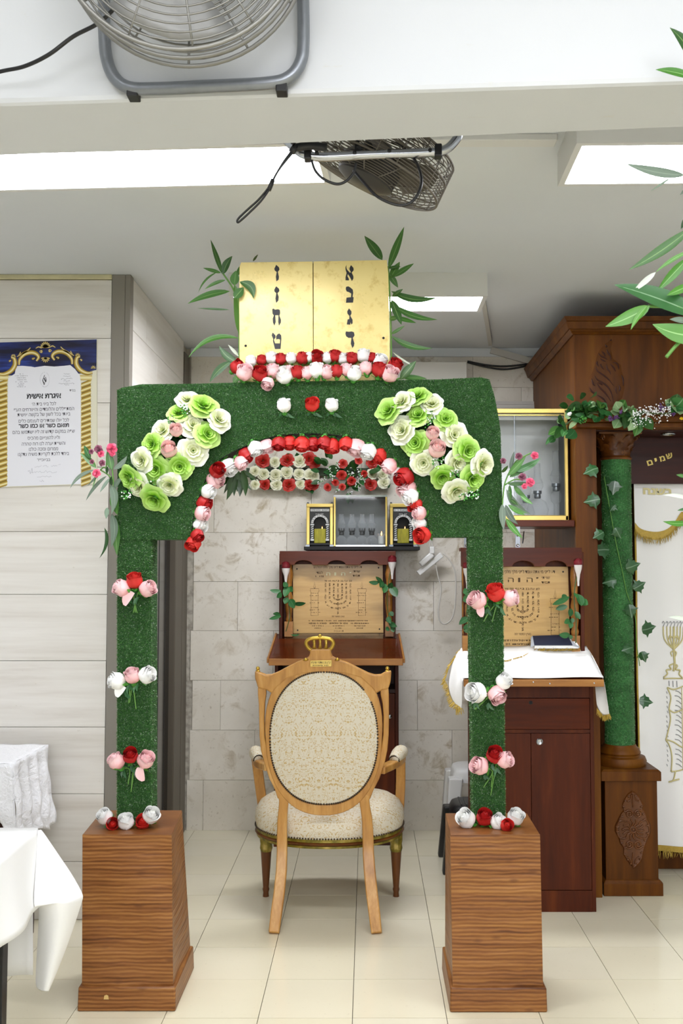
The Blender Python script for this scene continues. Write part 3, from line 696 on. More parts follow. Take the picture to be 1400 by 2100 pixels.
# ================================================================ ROSES
_pm = {}
def bud_petals(seed):
    rg = random.Random(seed); inner = MB(); outer = []
    def pet(mb, phi, span, rb, rm, rt, H, curl, lean=0.0, nu=6, nv=6):
        def fn(u, v):
            s = u * 2 - 1; wv = 0.55 + 0.45 * math.sin(min(v / .7, 1) * PI / 2)
            a = phi + s * span / 2 * wv + lean * v
            h = v * (1 - 0.20 * abs(s) ** 2.6)
            r = rb + (rm - rb) * math.sin(min(v / .5, 1) * PI / 2)
            if v > .5: t = (v - .5) / .5; r += (rt - rm) * t * t * (3 - 2 * t)
            z = H * h
            if v > .7: t = (v - .7) / .3; r += curl * t * t; z -= curl * 0.7 * t * t
            return Vector((r * math.cos(a), r * math.sin(a), z))
        b = len(mb.v); mb.grid(fn, nu, nv)
        q = rg.random(); mb.a[b:] = [(a[1], a[0], q) for a in mb.a[b:]]
    ph = rg.uniform(0, 6)
    inner.ball((0, 0, .5), (.27, .27, .40), 10, 8); inner.a[-90:] = [(.25, .5, 0)] * 90
    for i in range(2): pet(inner, ph + i * 3.1, 3.6, .04, .13, .05, 1.0, 0.0, 1.2)
    for i in range(3): pet(inner, ph + .6 + i * 2.1, 2.7, .05, .22, .13, 1.0, 0.01, 0.8)
    for i in range(3): pet(inner, ph + 1.6 + i * 2.1, 2.6, .06, .31, .22, 0.98, 0.02, 0.5)
    for i in range(3): pet(inner, ph + .4 + i * 2.1, 2.5, .08, .39, .31, 0.95, 0.04, 0.25)
    for i in range(4):
        m = MB(); pet(m, ph + i * 1.57 + rg.uniform(-.15, .15), 2.1, .1, .47, .37 + rg.uniform(-.02, .04), 0.93 + rg.uniform(-.06, .05), rg.choice((.04, .07, .12)), 0.1); outer.append(m)
    return inner, outer
def open_petals(seed):
    rg = random.Random(seed); inner = MB(); outer = []
    def pet(mb, phi, span, r0, r1, z0, z1, cup, ruf, nu=8, nv=5, k=3.0):
        f0 = rg.uniform(0, 6)
        def fn(u, v):
            s = u * 2 - 1; a = phi + s * span / 2 * (0.35 + 0.65 * math.sin(min(v / .8, 1) * PI / 2))
            rr = r0 + (r1 - r0) * v * (1 - 0.16 * abs(s) ** 2.5)
            z = z0 + (z1 - z0) * v ** 0.6 - cup * v * v + ruf * math.sin(s * k + f0) * v ** 2; rr *= 1 + .035 * v * math.sin(s * k * 2.2 + f0 * 2)
            return Vector((rr * math.cos(a), rr * math.sin(a), z))
        b = len(mb.v); mb.grid(fn, nu, nv); q = rg.random(); mb.a[b:] = [(a[1], a[0], q) for a in mb.a[b:]]
    ph = rg.uniform(0, 6)
    for i in range(3): pet(inner, ph + i * 2.1, 2.3, .03, .13, .1, .56, 0, .02, 5, 4, 2)
    for i in range(4): pet(inner, ph + .7 + i * 1.57, 2.1, .05, .28, .1, .58, .0, .03, 6, 4, 2)
    for i in range(5): pet(inner, ph + .2 + i * 1.257, 1.75, .08, .46, .06, .60, .02, .045, 7, 5, 2.6)
    for i in range(5): pet(inner, ph + .9 + i * 1.257, 1.6, .10, .74, .0, .52, .12, .07, 9, 6, 2.8)
    inner.a[:] = [(a[0] * .72, a[1], a[2]) for a in inner.a]
    for i in range(5):
        m = MB(); pet(m, ph + i * 1.257 + rg.uniform(-.15, .15), 1.75, .10, 1.0 + rg.uniform(-.14, .08), -.04, .42 + rg.uniform(-.10, .06), .26, .085, 10, 6, 3.2); outer.append(m)
    return inner, outer
def sepals(n, r, L, seed):
    rg = random.Random(seed); m = MB()
    m.ball((0, 0, -.02), (r * .55, r * .55, r * .5), 8, 5)
    for i in range(n):
        a = 2 * PI * i / n + rg.uniform(-.2, .2); d = Vector((math.cos(a), math.sin(a), 0)); up = rg.uniform(.1, .45)
        m.leaf(d * r * .3, d * (r + L * .6) + Vector((0, 0, up * .9)), .2, Vector((0, 0, 1)) - d * .3, droop=-.12, n=4)
    return m
def rose_meshes(kind, var, mat):
    key = (kind, var, mat)
    if key not in _pm:
        inn, out = bud_petals(var * 7 + 1) if kind == 'bud' else open_petals(var * 5 + 3)
        ml = [inn.mesh('inner_petals', True, 180)] + [o.mesh('petal', True, 180) for o in out]
        for q in ml: q.materials.append(MAT[mat])
        k2 = ('cal', kind, var)
        if k2 not in _pm:
            cm = (sepals(5, .34, .3, var) if kind == 'bud' else sepals(5, .4, .6, var)).mesh('calyx', True, 60); cm.materials.append(MAT['sepal']); _pm[k2] = cm
        _pm[key] = (ml, _pm[k2])
    return _pm[key]
def rose(px, py, Y, kind, mat, size, ang, toward, label, group, stem=None, name=None, calyx=True, cat='flower', roll=None, lift=0.0):
    """bloom centred on the point; ang = direction the bloom opens in the wall plane (90 = up), toward = share of it facing the hall"""
    c = P(px, py, Y) if not isinstance(px, Vector) else px
    s = size * MPP(Y, c.z)
    ax = Vector((math.cos(R(ang)) * (1 - toward), -toward, math.sin(R(ang)) * (1 - toward))).normalized()
    z = ax; x = z.orthogonal().normalized(); y = z.cross(x)
    rot = Matrix((x, y, z)).transposed().to_4x4() @ Matrix.Rotation(rnd.uniform(0, 6.28) if roll is None else roll, 4, 'Z')
    if kind == 'bud': scl = s / 0.98; org = c - ax * scl * .48
    else: scl = s / 2.0; org = c - ax * scl * .25
    M4 = Matrix.Translation(org) @ rot @ Matrix.Diagonal((scl, scl, scl, 1))
    t = thing(name or 'silk_rose', label, cat, mat=M4, group=group)
    ml, cal = rose_meshes(kind, rnd.randrange(3), mat)
    for i, me in enumerate(ml):
        o = bpy.data.objects.new('inner_petals' if i == 0 else 'petal', me); col.objects.link(o); o.parent = t
    if calyx:
        o = bpy.data.objects.new('calyx', cal); col.objects.link(o); o.parent = t
    if stem:
        m = MB(); m.tube(spline([org] + [P(a, b, Y + d) for a, b, d in stem], 5), .0022, 6); m.build('stem', MAT['stem'], t)
    return t
ORD = ['first', 'second', 'third', 'fourth', 'fifth', 'sixth', 'seventh', 'eighth', 'ninth', 'tenth', 'eleventh', 'twelfth', 'thirteenth', 'fourteenth', 'fifteenth', 'sixteenth', 'seventeenth', 'eighteenth', 'nineteenth', 'twentieth',
       'twenty-first', 'twenty-second', 'twenty-third', 'twenty-fourth', 'twenty-fifth', 'twenty-sixth', 'twenty-seventh', 'twenty-eighth', 'twenty-ninth', 'thirtieth']
CN = {'red': 'red', 'bright_red': 'red', 'pink': 'pale pink', 'white': 'white', 'cream': 'cream', 'green': 'lime green', 'salmon': 'salmon pink', 'wallred': 'red', 'wallcream': 'cream'}
def counted(items, tmpl):
    """labels by colour and order in the row"""
    n = {}; out = []
    tot = {}
    for it in items: tot[CN[it]] = tot.get(CN[it], 0) + 1
    for it in items:
        cn = CN[it]; k = n.get(cn, 0); n[cn] = k + 1
        out.append(tmpl.format(o=(ORD[k] + ' ' if tot[cn] > 1 else 'only '), c=cn))
    return out
def row(lst, tf, Y, tmpl, group, mat_map=None, kind='bud'):
    labs = counted([q[2] for q in lst], tmpl)
    for q, lb in zip(lst, labs):
        x, y = tf(q[0], q[1]); sz, ang, tw = q[3], q[4], q[5]
        rose(x, y, Y + (q[6] if len(q) > 6 else 0), kind, q[2], sz, ang, tw, lb, group)
t1 = lambda x, y: (460 + x / 3.5, 690 + y / 3.5)
backrow = [(190, 178, 'white', 25, 85, .25), (268, 172, 'red', 23, 85, .3), (338, 155, 'white', 27, 95, .25), (403, 165, 'red', 26, 88, .3), (478, 158, 'white', 25, 90, .25), (560, 160, 'red', 28, 75, .3), (608, 150, 'white', 22, 85, .25), (665, 152, 'red', 29, 80, .6),
           (738, 155, 'white', 25, 100, .3), (792, 145, 'red', 28, 85, .35), (850, 160, 'white', 24, 100, .4), (912, 160, 'red', 27, 90, .3), (998, 140, 'white', 30, 90, .35), (1060, 155, 'red', 22, 80, .35), (1115, 178, 'white', 31, 60, .4)]
row(backrow, t1, TY - .035, '{o}{c} rose from the poster side in the upper row at the tablets\' foot', 'roses at the foot of the tablets')
frontrow = [(90, 222, 'red', 31, 35, .3, .03), (145, 262, 'pink', 36, 75, .45), (255, 270, 'red', 34, 70, .5), (350, 252, 'pink', 32, 85, .35, .01), (312, 335, 'pink', 28, -110, .45, -.012), (430, 282, 'white', 37, 110, .45), (466, 248, 'pink', 24, 85, .3, .015), (525, 260, 'red', 29, 95, .3), (592, 265, 'pink', 28, 95, .3), (660, 245, 'white', 34, 95, .3, -.005),
            (735, 258, 'pink', 30, 60, .4), (803, 252, 'red', 28, 95, .25), (875, 240, 'pink', 27, 95, .3, .01), (932, 268, 'white', 32, 80, .4), (1015, 230, 'pink', 29, 100, .25), (1110, 242, 'red', 33, 80, .35), (1222, 212, 'red', 32, 55, .45, .03), (1185, 272, 'pink', 36, 60, .5)]
row(frontrow, t1, TY - .075, '{o}{c} rose from the poster side in the lower row at the tablets\' foot', 'roses at the foot of the tablets')
three = [(427, 497, 'white', 31, 92, .3), (630, 492, 'bright_red', 31, 95, .5), (770, 495, 'white', 29, 88, .3)]
for q, lb in zip(three, ('white rosebud over the arch opening, on the poster side of the lone red rose', 'lone red rose pinned on bare turf above the middle of the arch opening', 'white rosebud over the arch opening, on the ark side of the lone red rose')):
    x, y = t1(q[0], q[1]); t = rose(x, y, AY - .035, 'bud', q[2], q[3], q[4], q[5], lb, 'three roses above the opening')
    for dx in (-10, 9, 22):
        m = MB(); m.leaf(P(x + dx * .3, y + 15, AY - .02), P(x + dx, y + 21 + abs(dx) * .2, AY - .015), .011, (0, -1, 0), .1); m.build('leaf', MAT['rose_leaf'], t)
tl_ = lambda x, y: (230 + x / 5.6, 790 + y / 5.6); tr_ = lambda x, y: (760 + x / 5.185, 780 + y / 5.185)
clL = [(860, 160, 'cream', 105), (765, 310, 'green', 110), (1045, 230, 'green', 145), (1225, 390, 'cream', 128), (935, 455, 'cream', 128), (1095, 560, 'green', 130), (575, 515, 'cream', 115), (735, 520, 'salmon', 85), (455, 680, 'green', 125), (650, 740, 'salmon', 108), (930, 752, 'cream', 142), (335, 865, 'cream', 118), (500, 965, 'green', 140), (775, 935, 'green', 140), (190, 1060, 'green', 130), (300, 1160, 'cream', 135), (655, 1150, 'cream', 125), (485, 1310, 'green', 148)]
clR = [(490, 170, 'green', 118), (325, 230, 'cream', 118), (650, 250, 'cream', 105), (185, 320, 'green', 125), (505, 365, 'green', 110), (800, 410, 'green', 108), (330, 530, 'cream', 125), (655, 565, 'salmon', 82), (890, 580, 'cream', 118), (475, 665, 'green', 125), (705, 735, 'salmon', 105), (1030, 750, 'green', 130), (560, 880, 'cream', 120), (925, 880, 'cream', 120), (1195, 900, 'cream', 130), (760, 1030, 'green', 112), (1085, 1050, 'green', 130), (910, 1180, 'cream', 125)]
for lst, tf, k, side in ((clL, tl_, 5.6, 'poster-side'), (clR, tr_, 5.185, 'ark-side')):
    labs = counted([q[2] for q in lst], '{o}{c} rose from the top in the ' + side + ' corner cluster of the arch')
    cx_ = sum(q[0] for q in lst) / len(lst); cy_ = sum(q[1] for q in lst) / len(lst)
    for i, (q, lb) in enumerate(zip(lst, labs)):
        x, y = tf(q[0], q[1]); dx, dy = q[0] - cx_, cy_ - q[1]; d = math.hypot(dx, dy)
        a = math.degrees(math.atan2(dy, dx)); tw = 1 - min(.40, d / 1250) - rnd.uniform(0, .10)
        if q[2] == 'salmon': rose(x, y, AY - .075, 'bud', q[2], q[3] * 1.85 / k, 80, .62, lb, side + ' corner cluster', name='silk_rose')
        else: rose(x, y, AY - .05 - (i % 3) * .006, 'open', q[2], q[3] * 2.6 / k, a, tw, lb, side + ' corner cluster', name='open_silk_rose')
    gm = thing('greenery_spray', 'dark green leaves and sprigs behind the ' + side + ' corner cluster of roses', 'foliage', tuple(P(*tf(cx_, cy_), AY - .02)))
    for i in range(22):
        q = lst[rnd.randrange(len(lst))]; x, y = tf(q[0] + rnd.uniform(-60, 60), q[1] + rnd.uniform(-60, 60)); a = rnd.uniform(0, 6.28); L = rnd.uniform(14, 25)
        m = MB(); m.leaf(P(x, y, AY - .012), P(x + L * math.cos(a), y + L * math.sin(a), AY - .02 - rnd.random() * .02), .026, (0, -1, 0)); m.build('leaf', MAT['dark_leaf'], gm)
    sp = [(840, 260), (860, 300), (440, 1150), (150, 1260), (175, 1245), (680, 400)] if k == 5.6 else [(1110, 1210), (1070, 1225), (700, 880), (990, 1235), (640, 380), (600, 450), (900, 1000), (740, 830)]
    m = MB(); mg = MB()
    for x, y in sp:
        for i in range(16):
            a = rnd.uniform(0, 6.28); L = rnd.uniform(4, 11); cx2, cy2 = tf(x, y)
            b = P(cx2 + L * math.cos(a), cy2 + L * math.sin(a), AY - .075); m.tube([P(cx2, cy2, AY - .03), b], .0008, 4)
            (m if i % 3 else mg).ball(b, .003, 6, 4)
    m.build('sprig', MAT['sepal'], gm, kind='stuff'); mg.build('seed_heads', MAT['gypso'], gm, kind='stuff')
# ---- along the opening
ta = lambda x, y: (370 + x / 5.185, 870 + y / 5.185); tb = lambda x, y: (630 + x / 5.185, 870 + y / 5.185)
EY = AY + .03
along = [ta(140, 1262) + ('bright_red', 31, -115, .45), ta(178, 1178) + ('red', 27, -60, .4), ta(205, 1072) + ('white', 30, -8, .3), ta(226, 945) + ('pink', 31, -10, .3), ta(245, 838) + ('red', 32, -20, .3), ta(293, 712) + ('white', 30, -15, .3), ta(362, 600) + ('pink', 36, 20, .35), ta(388, 492) + ('red', 32, 40, .6), ta(510, 452) + ('white', 36, -40, .35), ta(638, 405) + ('pink', 28, -45, .2), ta(690, 322) + ('red', 31, -50, .25),
         ta(795, 252) + ('white', 31, -65, .2), ta(918, 228) + ('pink', 31, -75, .25), ta(1045, 200) + ('red', 29, -95, .3), ta(1160, 192) + ('bright_red', 30, -90, .2), ta(1290, 205) + ('bright_red', 32, -90, .2), tb(62, 205) + ('red', 28, -95, .25), tb(180, 190) + ('red', 28, -95, .2), tb(265, 225) + ('bright_red', 32, -95, .2), tb(410, 200) + ('bright_red', 29, -92, .2), tb(525, 238) + ('pink', 38, -110, .25), tb(655, 285) + ('white', 33, -115, .25), tb(775, 328) + ('bright_red', 33, -125, .25), tb(875, 440) + ('pink', 32, -130, .2), tb(955, 515) + ('white', 31, -135, .2), tb(1035, 560) + ('red', 40, -140, .4), tb(1070, 690) + ('pink', 41, -135, .3), tb(1100, 765) + ('white', 34, -150, .3), tb(1150, 858) + ('bright_red', 31, 180, .4), tb(1195, 945) + ('pink', 29, 175, .35), tb(1198, 1058) + ('white', 29, 180, .3), tb(1228, 1178) + ('bright_red', 34, 190, .5)]
labs = counted([q[2] for q in along], '{o}{c} rose along the rim of the arch opening, counted from the poster side')
for i, (q, lb) in enumerate(zip(along, labs)):
    rose(q[0], q[1], EY - (.02 if i % 2 else 0) - q[5] * .05, 'bud', q[2], q[3] * 1.06, q[4], q[5], lb, 'roses along the arch opening', roll=None)
# ---- posies on the pillars and at the pedestals
tp = lambda x, y: (180 + x / 3.3875, 1100 + y / 3.3875); tq = lambda x, y: (900 + x / 3.3875, 1100 + y / 3.3875)
posies = [
 (tp, 'upper posy on the poster-side pillar', [(325, 310, 'bright_red', 33, 90, .35, [(322, 420), (330, 530)]), (240, 360, 'pink', 35, 150, .35, [(310, 400), (342, 532)]), (412, 365, 'pink', 34, 25, .35, [(345, 400), (316, 530)])]),
 (tp, 'middle posy on the poster-side pillar', [(310, 970, 'pink', 32, 95, .3, [(322, 1090), (335, 1200)]), (205, 1005, 'white', 36, 165, .35, [(290, 1060), (283, 1158)]), (408, 965, 'white', 35, 25, .35, [(310, 1050), (290, 1155)])]),
 (tp, 'lower posy on the poster-side pillar', [(295, 1525, 'red', 31, 85, .5, [(315, 1650), (300, 1775)]), (200, 1565, 'pink', 34, 120, .25, [(290, 1620), (280, 1722)]), (400, 1555, 'pink', 35, 55, .35, [(320, 1620), (300, 1770)])]),
 (tq, 'upper posy on the ark-side pillar', [(395, 395, 'bright_red', 37, 110, .35, [(360, 510), (310, 590)]), (270, 445, 'pink', 38, 150, .4, [(350, 500), (312, 588)]), (492, 430, 'pink', 34, 10, .35, [(400, 480), (368, 595)])]),
 (tq, 'middle posy on the ark-side pillar', [(262, 1085, 'white', 42, 170, .45, [(330, 1120), (245, 1200)]), (448, 1010, 'white', 33, 50, .4, [(360, 1100), (250, 1205)]), (400, 1098, 'pink', 37, -60, .55, [(340, 1110), (255, 1200)])]),
 (tq, 'lower posy on the ark-side pillar', [(385, 1520, 'red', 34, 85, .5, [(372, 1640), (362, 1740)]), (285, 1595, 'pink', 37, 160, .4, [(370, 1640), (310, 1742)]), (452, 1552, 'pink', 35, 20, .4, [(390, 1620), (358, 1800)])])]
for tf, nm, lst in posies:
    seen = {}
    for i, q in enumerate(lst):
        x, y = tf(q[0], q[1]); cn = CN[q[2]]; same = [k for k in range(len(lst)) if CN[lst[k][2]] == cn]
        xs_ = sorted(lst[k][0] for k in same)
        extra = '' if len(same) == 1 else (', nearer the poster' if q[0] == xs_[0] else ', nearer the ark')
        t = rose(x, y, AY - .045, 'bud', q[2], q[3] * 1.05, q[4], q[5], f'{cn} rose of the {nm}{extra}', 'posies on the arch pillars', stem=[tf(*s_) + (.03,) for s_ in q[7 - 1]])
        mid = tf((q[0] + lst[0][0]) / 2 + rnd.uniform(-15, 15), q[1] + 75)
        for k in range(2):
            m = MB(); m.leaf(P(mid[0], mid[1] - 6, AY - .02), P(mid[0] + rnd.uniform(-12, 12), mid[1] + rnd.uniform(5, 16), AY - .03), .011, (0, -1, 0), .15); m.build('leaf', MAT['rose_leaf'], t)
def fallen(px, tf, mat, label):
    q = [tf(*p) for p in px]
    m = MB(); m.leaf(P(*q[0], AY - .045), P(*q[1], AY - .05), .033, (0.3, -1, 0.2), .12, .3, lambda t: math.sin(PI * min(1, t * .8 + .15)) ** .6); m.a = [(1 - a[0] * .5, a[1], a[2]) for a in m.a]
    tag(m.build('loose_petal', MAT[mat]), label, 'petal', 'loose rose petals')
fallen([(310, 385), (255, 480)], tp, 'pink', 'loose pale pink petal hanging under the upper posy of the poster-side pillar')
fallen([(250, 1040), (200, 1115)], tp, 'white', 'loose white petal hanging under the middle posy of the poster-side pillar')
fallen([(360, 1600), (385, 1700)], tp, 'pink', 'loose pink petal hanging under the lower posy of the poster-side pillar')
fallen([(290, 480), (295, 560)], tq, 'pink', 'loose pink petal hanging under the upper posy of the ark-side pillar')
bases = [(tp, za, 'poster-side', [(120, 1950, 'white', 34, 120, .4), (172, 2000, 'bright_red', 28, 60, .65), (265, 1985, 'white', 35, 90, .35), (382, 1985, 'bright_red', 31, 80, .55), (438, 1940, 'white', 36, 60, .45)]),
         (tq, zb, 'ark-side', [(190, 1965, 'white', 40, 130, .4), (315, 1955, 'red', 36, 85, .4), (405, 1985, 'white', 33, 50, .4), (468, 2008, 'bright_red', 27, 60, .6), (530, 1950, 'white', 36, 70, .4)])]
for tf, zt, side, lst in bases:
    labs = counted([q[2] for q in lst], '{o}{c} rose from the poster side at the foot of the ' + side + ' arch pillar')
    for i, (q, lb) in enumerate(zip(lst, labs)):
        x, y = tf(q[0], q[1]); s = q[3] * MPP(3.74)
        c = F(x, y + q[3] * .48, zt); c = Vector((c.x, min(c.y + .02, 3.76), zt + s * .5))
        yy = c.y; rose(x, y, yy, 'bud', q[2], q[3], q[4], q[5], lb, 'roses on the pedestal tops')
# ================================================================ LECTERNS
def scallop_header(x0, x1, z0, z1, y0, y1, centers, rw, rh):
    pts = [(x0, z1), (x0, z0)]
    for c in centers:
        for k in range(13):
            a = PI - PI * k / 12; pts.append((c + rw * math.cos(a), z0 + rh * math.sin(a)))
    pts += [(x1, z0), (x1, z1)]
    return MB().prism([(x, y0, z) for x, z in pts], (0, y1 - y0, 0))
PS = ['אלהים יחננו ויברכנו יאר פניו אתנו סלה', 'לדעת בארץ דרכך בכל גוים ישועתך', 'יודוך עמים אלהים יודוך עמים כלם', 'ישמחו וירננו לאמים כי תשפט עמים מישר', 'יודוך עמים אלהים יודוך עמים כלם', 'ארץ נתנה יבולה יברכנו אלהים אלהינו', 'יברכנו אלהים וייראו אתו כל אפסי ארץ']
def menorah(mb, T, cx, top, bot, arms, foot, ch):
    """Psalm 67 written as a seven-branched candlestick: T maps plate px to world"""
    def along(s, path, h):
        path = spline(path, 6); L = [0]
        for a, b in zip(path, path[1:]): L.append(L[-1] + (b - a).length)
        s = s.replace(' ', '  '); n = len(s); step = L[-1] / n; k = 0
        for i, chh in enumerate(s):
            if chh == ' ': continue
            d = (i + .5) * step
            while k < len(L) - 2 and L[k + 1] < d: k += 1
            t = (d - L[k]) / max(L[k + 1] - L[k], 1e-9); p = path[k].lerp(path[k + 1], t); tg = (path[k + 1] - path[k]).normalized()
            ux = -tg; uy = Vector((-ux.z, 0, ux.x))
            heb(mb, chh, p, h, None, 0.01, ux, uy, flip=False)
    for i, dx in enumerate(arms):
        s = PS[(3, 2, 4, 1, 5, 0, 6)[i]] if i < 7 else PS[0]
        if dx == 0: along(s, [T(cx, top), T(cx, (top + foot) / 2), T(cx, foot)], ch)
        else:
            r = abs(dx); yb = bot - (arms[-1] - r) * 1.05; sg = 1 if dx > 0 else -1; ys_ = yb - r * .55
            along(s, [T(cx + dx, top), T(cx + dx, (top + ys_) / 2), T(cx + dx, ys_), T(cx + dx * .8, ys_ + (yb - ys_) * .62), T(cx + dx * .45, yb - (yb - ys_) * .06), T(cx + sg * 5, yb + 1)], ch)
def candle(mb, T, x0, x1, y0, y1, fx, fy, up, seed):
    w = .0016
    body = [(x0 + 4, y1), (x0 + 4, y0 + 16), (x0, y0 + 9), (x0 + 2, y0 + 5), (x0, y0), (x1, y0), (x1 - 1, y0 + 6), (x1 + 1, y0 + 10), (x1 - 4, y0 + 16), (x1 - 4, y1), (x0 + 4, y1)]
    stroke2d(mb, [T(*p) for p in body], w, up); m_ = (x0 + x1) / 2
    fl_ = [(m_, y0), (m_ - 4, y0 - 5), (m_ - 3.5, y0 - 11), (m_, fy), (m_ + 3.5, y0 - 11), (m_ + 4, y0 - 5), (m_, y0)]
    stroke2d(mb, [T(*p) for p in fl_], w * .8, up); stroke2d(mb, [T(m_, y0), T(m_, y0 - 7)], w * .8, up)
    n = 9; k = (y1 - y0 - 24) / n
    for i in range(n):
        if i in (2, 5): continue
        strokes(mb, T(m_, y0 + 20 + i * k), (x1 - x0 - 12) * MPP(5.4) * (0.6 + .4 * ((i * 37) % 3) / 2), .0045, 5, seed + i)
UP = (0, -1, 0)
# ---- lectern in the middle, behind the chair
def lectern1():
    YB = 5.99; t = thing('lectern', 'dark wooden prayer lectern with engraved golden plate behind the armchair', 'lectern', (-.183, 5.9, 0))
    T = lambda x, y: P(x, y, YB - .0205)
    xl, xr = P(575, 1200, YB).x, P(810, 1200, YB).x; ztop = P(690, 1129, YB).z; zdesk = P(690, 1300, YB - .03).z
    MB().box(xl, xr, YB, YB + .02, zdesk - .1, ztop - .01).build('backboard', MAT['cherry'], t, smooth=False)
    for u in (xl, xr - .02): MB().box(u, u + .02, YB - .09, YB, zdesk - .05, ztop - .02).build('side_board', MAT['cherry'], t, smooth=False, bevel=.002)
    z0 = P(690, 1158.5, YB - .11).z
    scallop_header(P(573, 1140, YB - .11).x, P(811, 1140, YB - .11).x, z0, P(690, 1130, YB - .11).z, YB - .11, YB - .092, [P(x, 1158, YB - .11).x for x in (622, 690, 757)], .053, .027).build('scalloped_header', MAT['cherry_x'], t, smooth=False, bevel=.0015)
    MB().box(P(573, 1140, YB - .11).x, P(811, 1140, YB - .11).x, YB - .092, YB + .02, P(690, 1130, YB - .11).z - .018, P(690, 1130, YB - .11).z).build('header_top', MAT['cherry_x'], t, smooth=False)
    q = [T(601, 1299), T(786, 1298), T(784.5, 1157), T(600, 1157)]
    pl = MB().prism([p + V(0, .0205, 0) - V(0, .0155, 0) for p in q], (0, .01, 0)).build('engraved_plate', MAT['ply'], t, smooth=False, bevel=.001)
    T2 = lambda x, y: P(590 + x / 6.6667, 1140 + y / 6.6667, YB - .0160)
    M_ = MPP(YB, 1.35) / 6.6667
    m = MB()
    heb(m, 'דע לפני מי אתה עומד לפני מלך מלכי המלכים', T2(683, 157), .0115, 660 * M_, .012)
    heb(m, 'שויתי', T2(940, 212), .012, 95 * M_, .01); heb(m, 'תמיד', T2(937, 272), .012, 100 * M_, .01); heb(m, 'לנגדי', T2(433, 228), .013, 90 * M_, .01); strokes(m, T2(433, 280), 120 * M_, .011, 6, 3)
    for x, s in ((855, 'למ'), (795, 'נצח'), (738, 'בנ'), (682, 'גי'), (630, 'נות'), (573, 'מזמ'), (518, 'שיר')): heb(m, s, T2(x, 342), .009, 42 * M_, .02)
    Tm = lambda x, y: T2(x, y)
    menorah(m, Tm, 685, 372, 715, (0, -57, 57, -113, 113, -170, 170), 800, .0085)
    heb(m, 'בארץ המזמור הזה', T2(688, 832), .009, 175 * M_, .01)
    for i, (x, w_) in enumerate(((365, 0), (1012, 0))):
        Tc = lambda a, b, x=x: P(590 + (x + (a - 20) * 3.05) / 6.6667, 1140 + b * 3.05 / 6.6667, YB - .0160)
        candle(m, Tc, 0, 40, 147, 268, 20, 116, UP, 20 + i * 40)
    strokes(m, T2(690, 887), 810 * M_, .0075, 72, 7)
    for x in (985, 695, 410): strokes(m, T2(x, 922), 250 * M_, .009, 20, x); strokes(m, T2(x, 957), 160 * M_, .007, 14, x + 1); strokes(m, T2(x, 988), 90 * M_, .007, 8, x + 2)
    heb(m, 'ת נ צ ב ה', T2(697, 1028), .009, 130 * M_, .01)
    m.build('engraving', MAT['engrave'], pl, smooth=False)
    g = MB()
    for s, x, w_, h_, y_ in (('י', 855, 27, .026, 228), ('ה', 757, 60, .048, 247), ('ו', 648, 26, .048, 247), ('ה', 553, 58, .048, 247)): heb(g, s, T2(x, y_), h_ * .62 / .7 * .42, w_ * M_, .03, lift=(0, -.0008, 0))
    g.build('gilt_letters', plain('pale_gilt_letter', '#e9e2b0', .4), pl, smooth=False)
    for x, y in ((125, 178), (1240, 162), (135, 1015), (1252, 1000)):
        c = T2(x, y); MB().lathe([(.0045, 0), (.0045, -.003), (.002, -.005)], c, 8, 'Y').build('screw', MAT['black'], pl)
    for x in (592, 798):
        c = P(x, 1298, YB - .07); zt = z0; h = zt - c.z; r = .021
        m = MB().box(c.x - .024, c.x + .024, c.y - .024, c.y + .024, c.z - .02, c.z + h * .17)
        m.lathe([(r * a, c.z + h * b) for a, b in ((.8, .17), (1, .2), (.7, .24), (.9, .32), (1.2, .45), (1.15, .52), (.7, .60), (.9, .62), (.7, .65), (.85, .75), (1.15, .86), (.9, .95), (.8, 1))], (c.x, c.y, 0), 14)
        m.build('turned_post', MAT['honey'], t)
    # sloping desk
    a, b = P(551, 1352, 5.58), P(826, 1352, 5.58); c, d = P(816, 1300, 5.95), P(568, 1300, 5.95)
    dn = V(0, 0, -.022)
    MB().hexa([a + dn, b + dn, c + dn, d + dn], [a, b, c, d]).build('desk_top', MAT['cherry_x'], t, smooth=False)
    MB().hexa([p + V(0, 0, .0005) for p in (a + V(.014, .008, 0), b + V(-.014, .008, 0), c + V(-.014, 0, 0), d + V(.014, 0, 0))], [p + V(0, 0, .0045) for p in (a + V(.014, .008, 0), b + V(-.014, .008, 0), c + V(-.014, 0, 0), d + V(.014, 0, 0))]).build('glass_sheet', MAT['glass'], t, smooth=False)
    m = MB(); up_ = V(0, 0, .006)
    m.hexa([a + V(0, -.012, -.034), b + V(0, -.012, -.034), b + V(0, .006, -.034), a + V(0, .006, -.034)], [a + V(0, -.012, .004), b + V(0, -.012, .004), b + V(0, .006, .004), a + V(0, .006, .004)])
    for p, q_, s in ((a, d, -1), (b, c, 1)):
        w_ = V(.012 * s, 0, 0); m.hexa([p + dn, p + w_ + dn, q_ + w_ + dn, q_ + dn], [p + up_, p + w_ + up_, q_ + w_ + up_, q_ + up_])
    m.build('edge_trim', MAT['honey'], t, smooth=False, bevel=.003)
    x0, x1 = P(563, 1500, 5.78).x, P(817, 1500, 5.78).x; z1 = a.z - .03
    zd = z1 - .16
    for u in (x0, x1 - .02): MB().box(u, u + .02, 5.76, 6.1, 0, z1 + .02).build('side_board', MAT['cherry'], t, smooth=False, bevel=.002)
    MB().box(x0 + .02, x1 - .02, 6.07, 6.09, 0, z1).box(x0 + .02, x1 - .02, 5.78, 6.08, zd - .02, zd).box(x0 + .02, x1 - .02, 5.79, 5.81, 0, .08).build('carcass', MAT['ark_dark'], t, smooth=False)
    xm = (x0 + x1) / 2
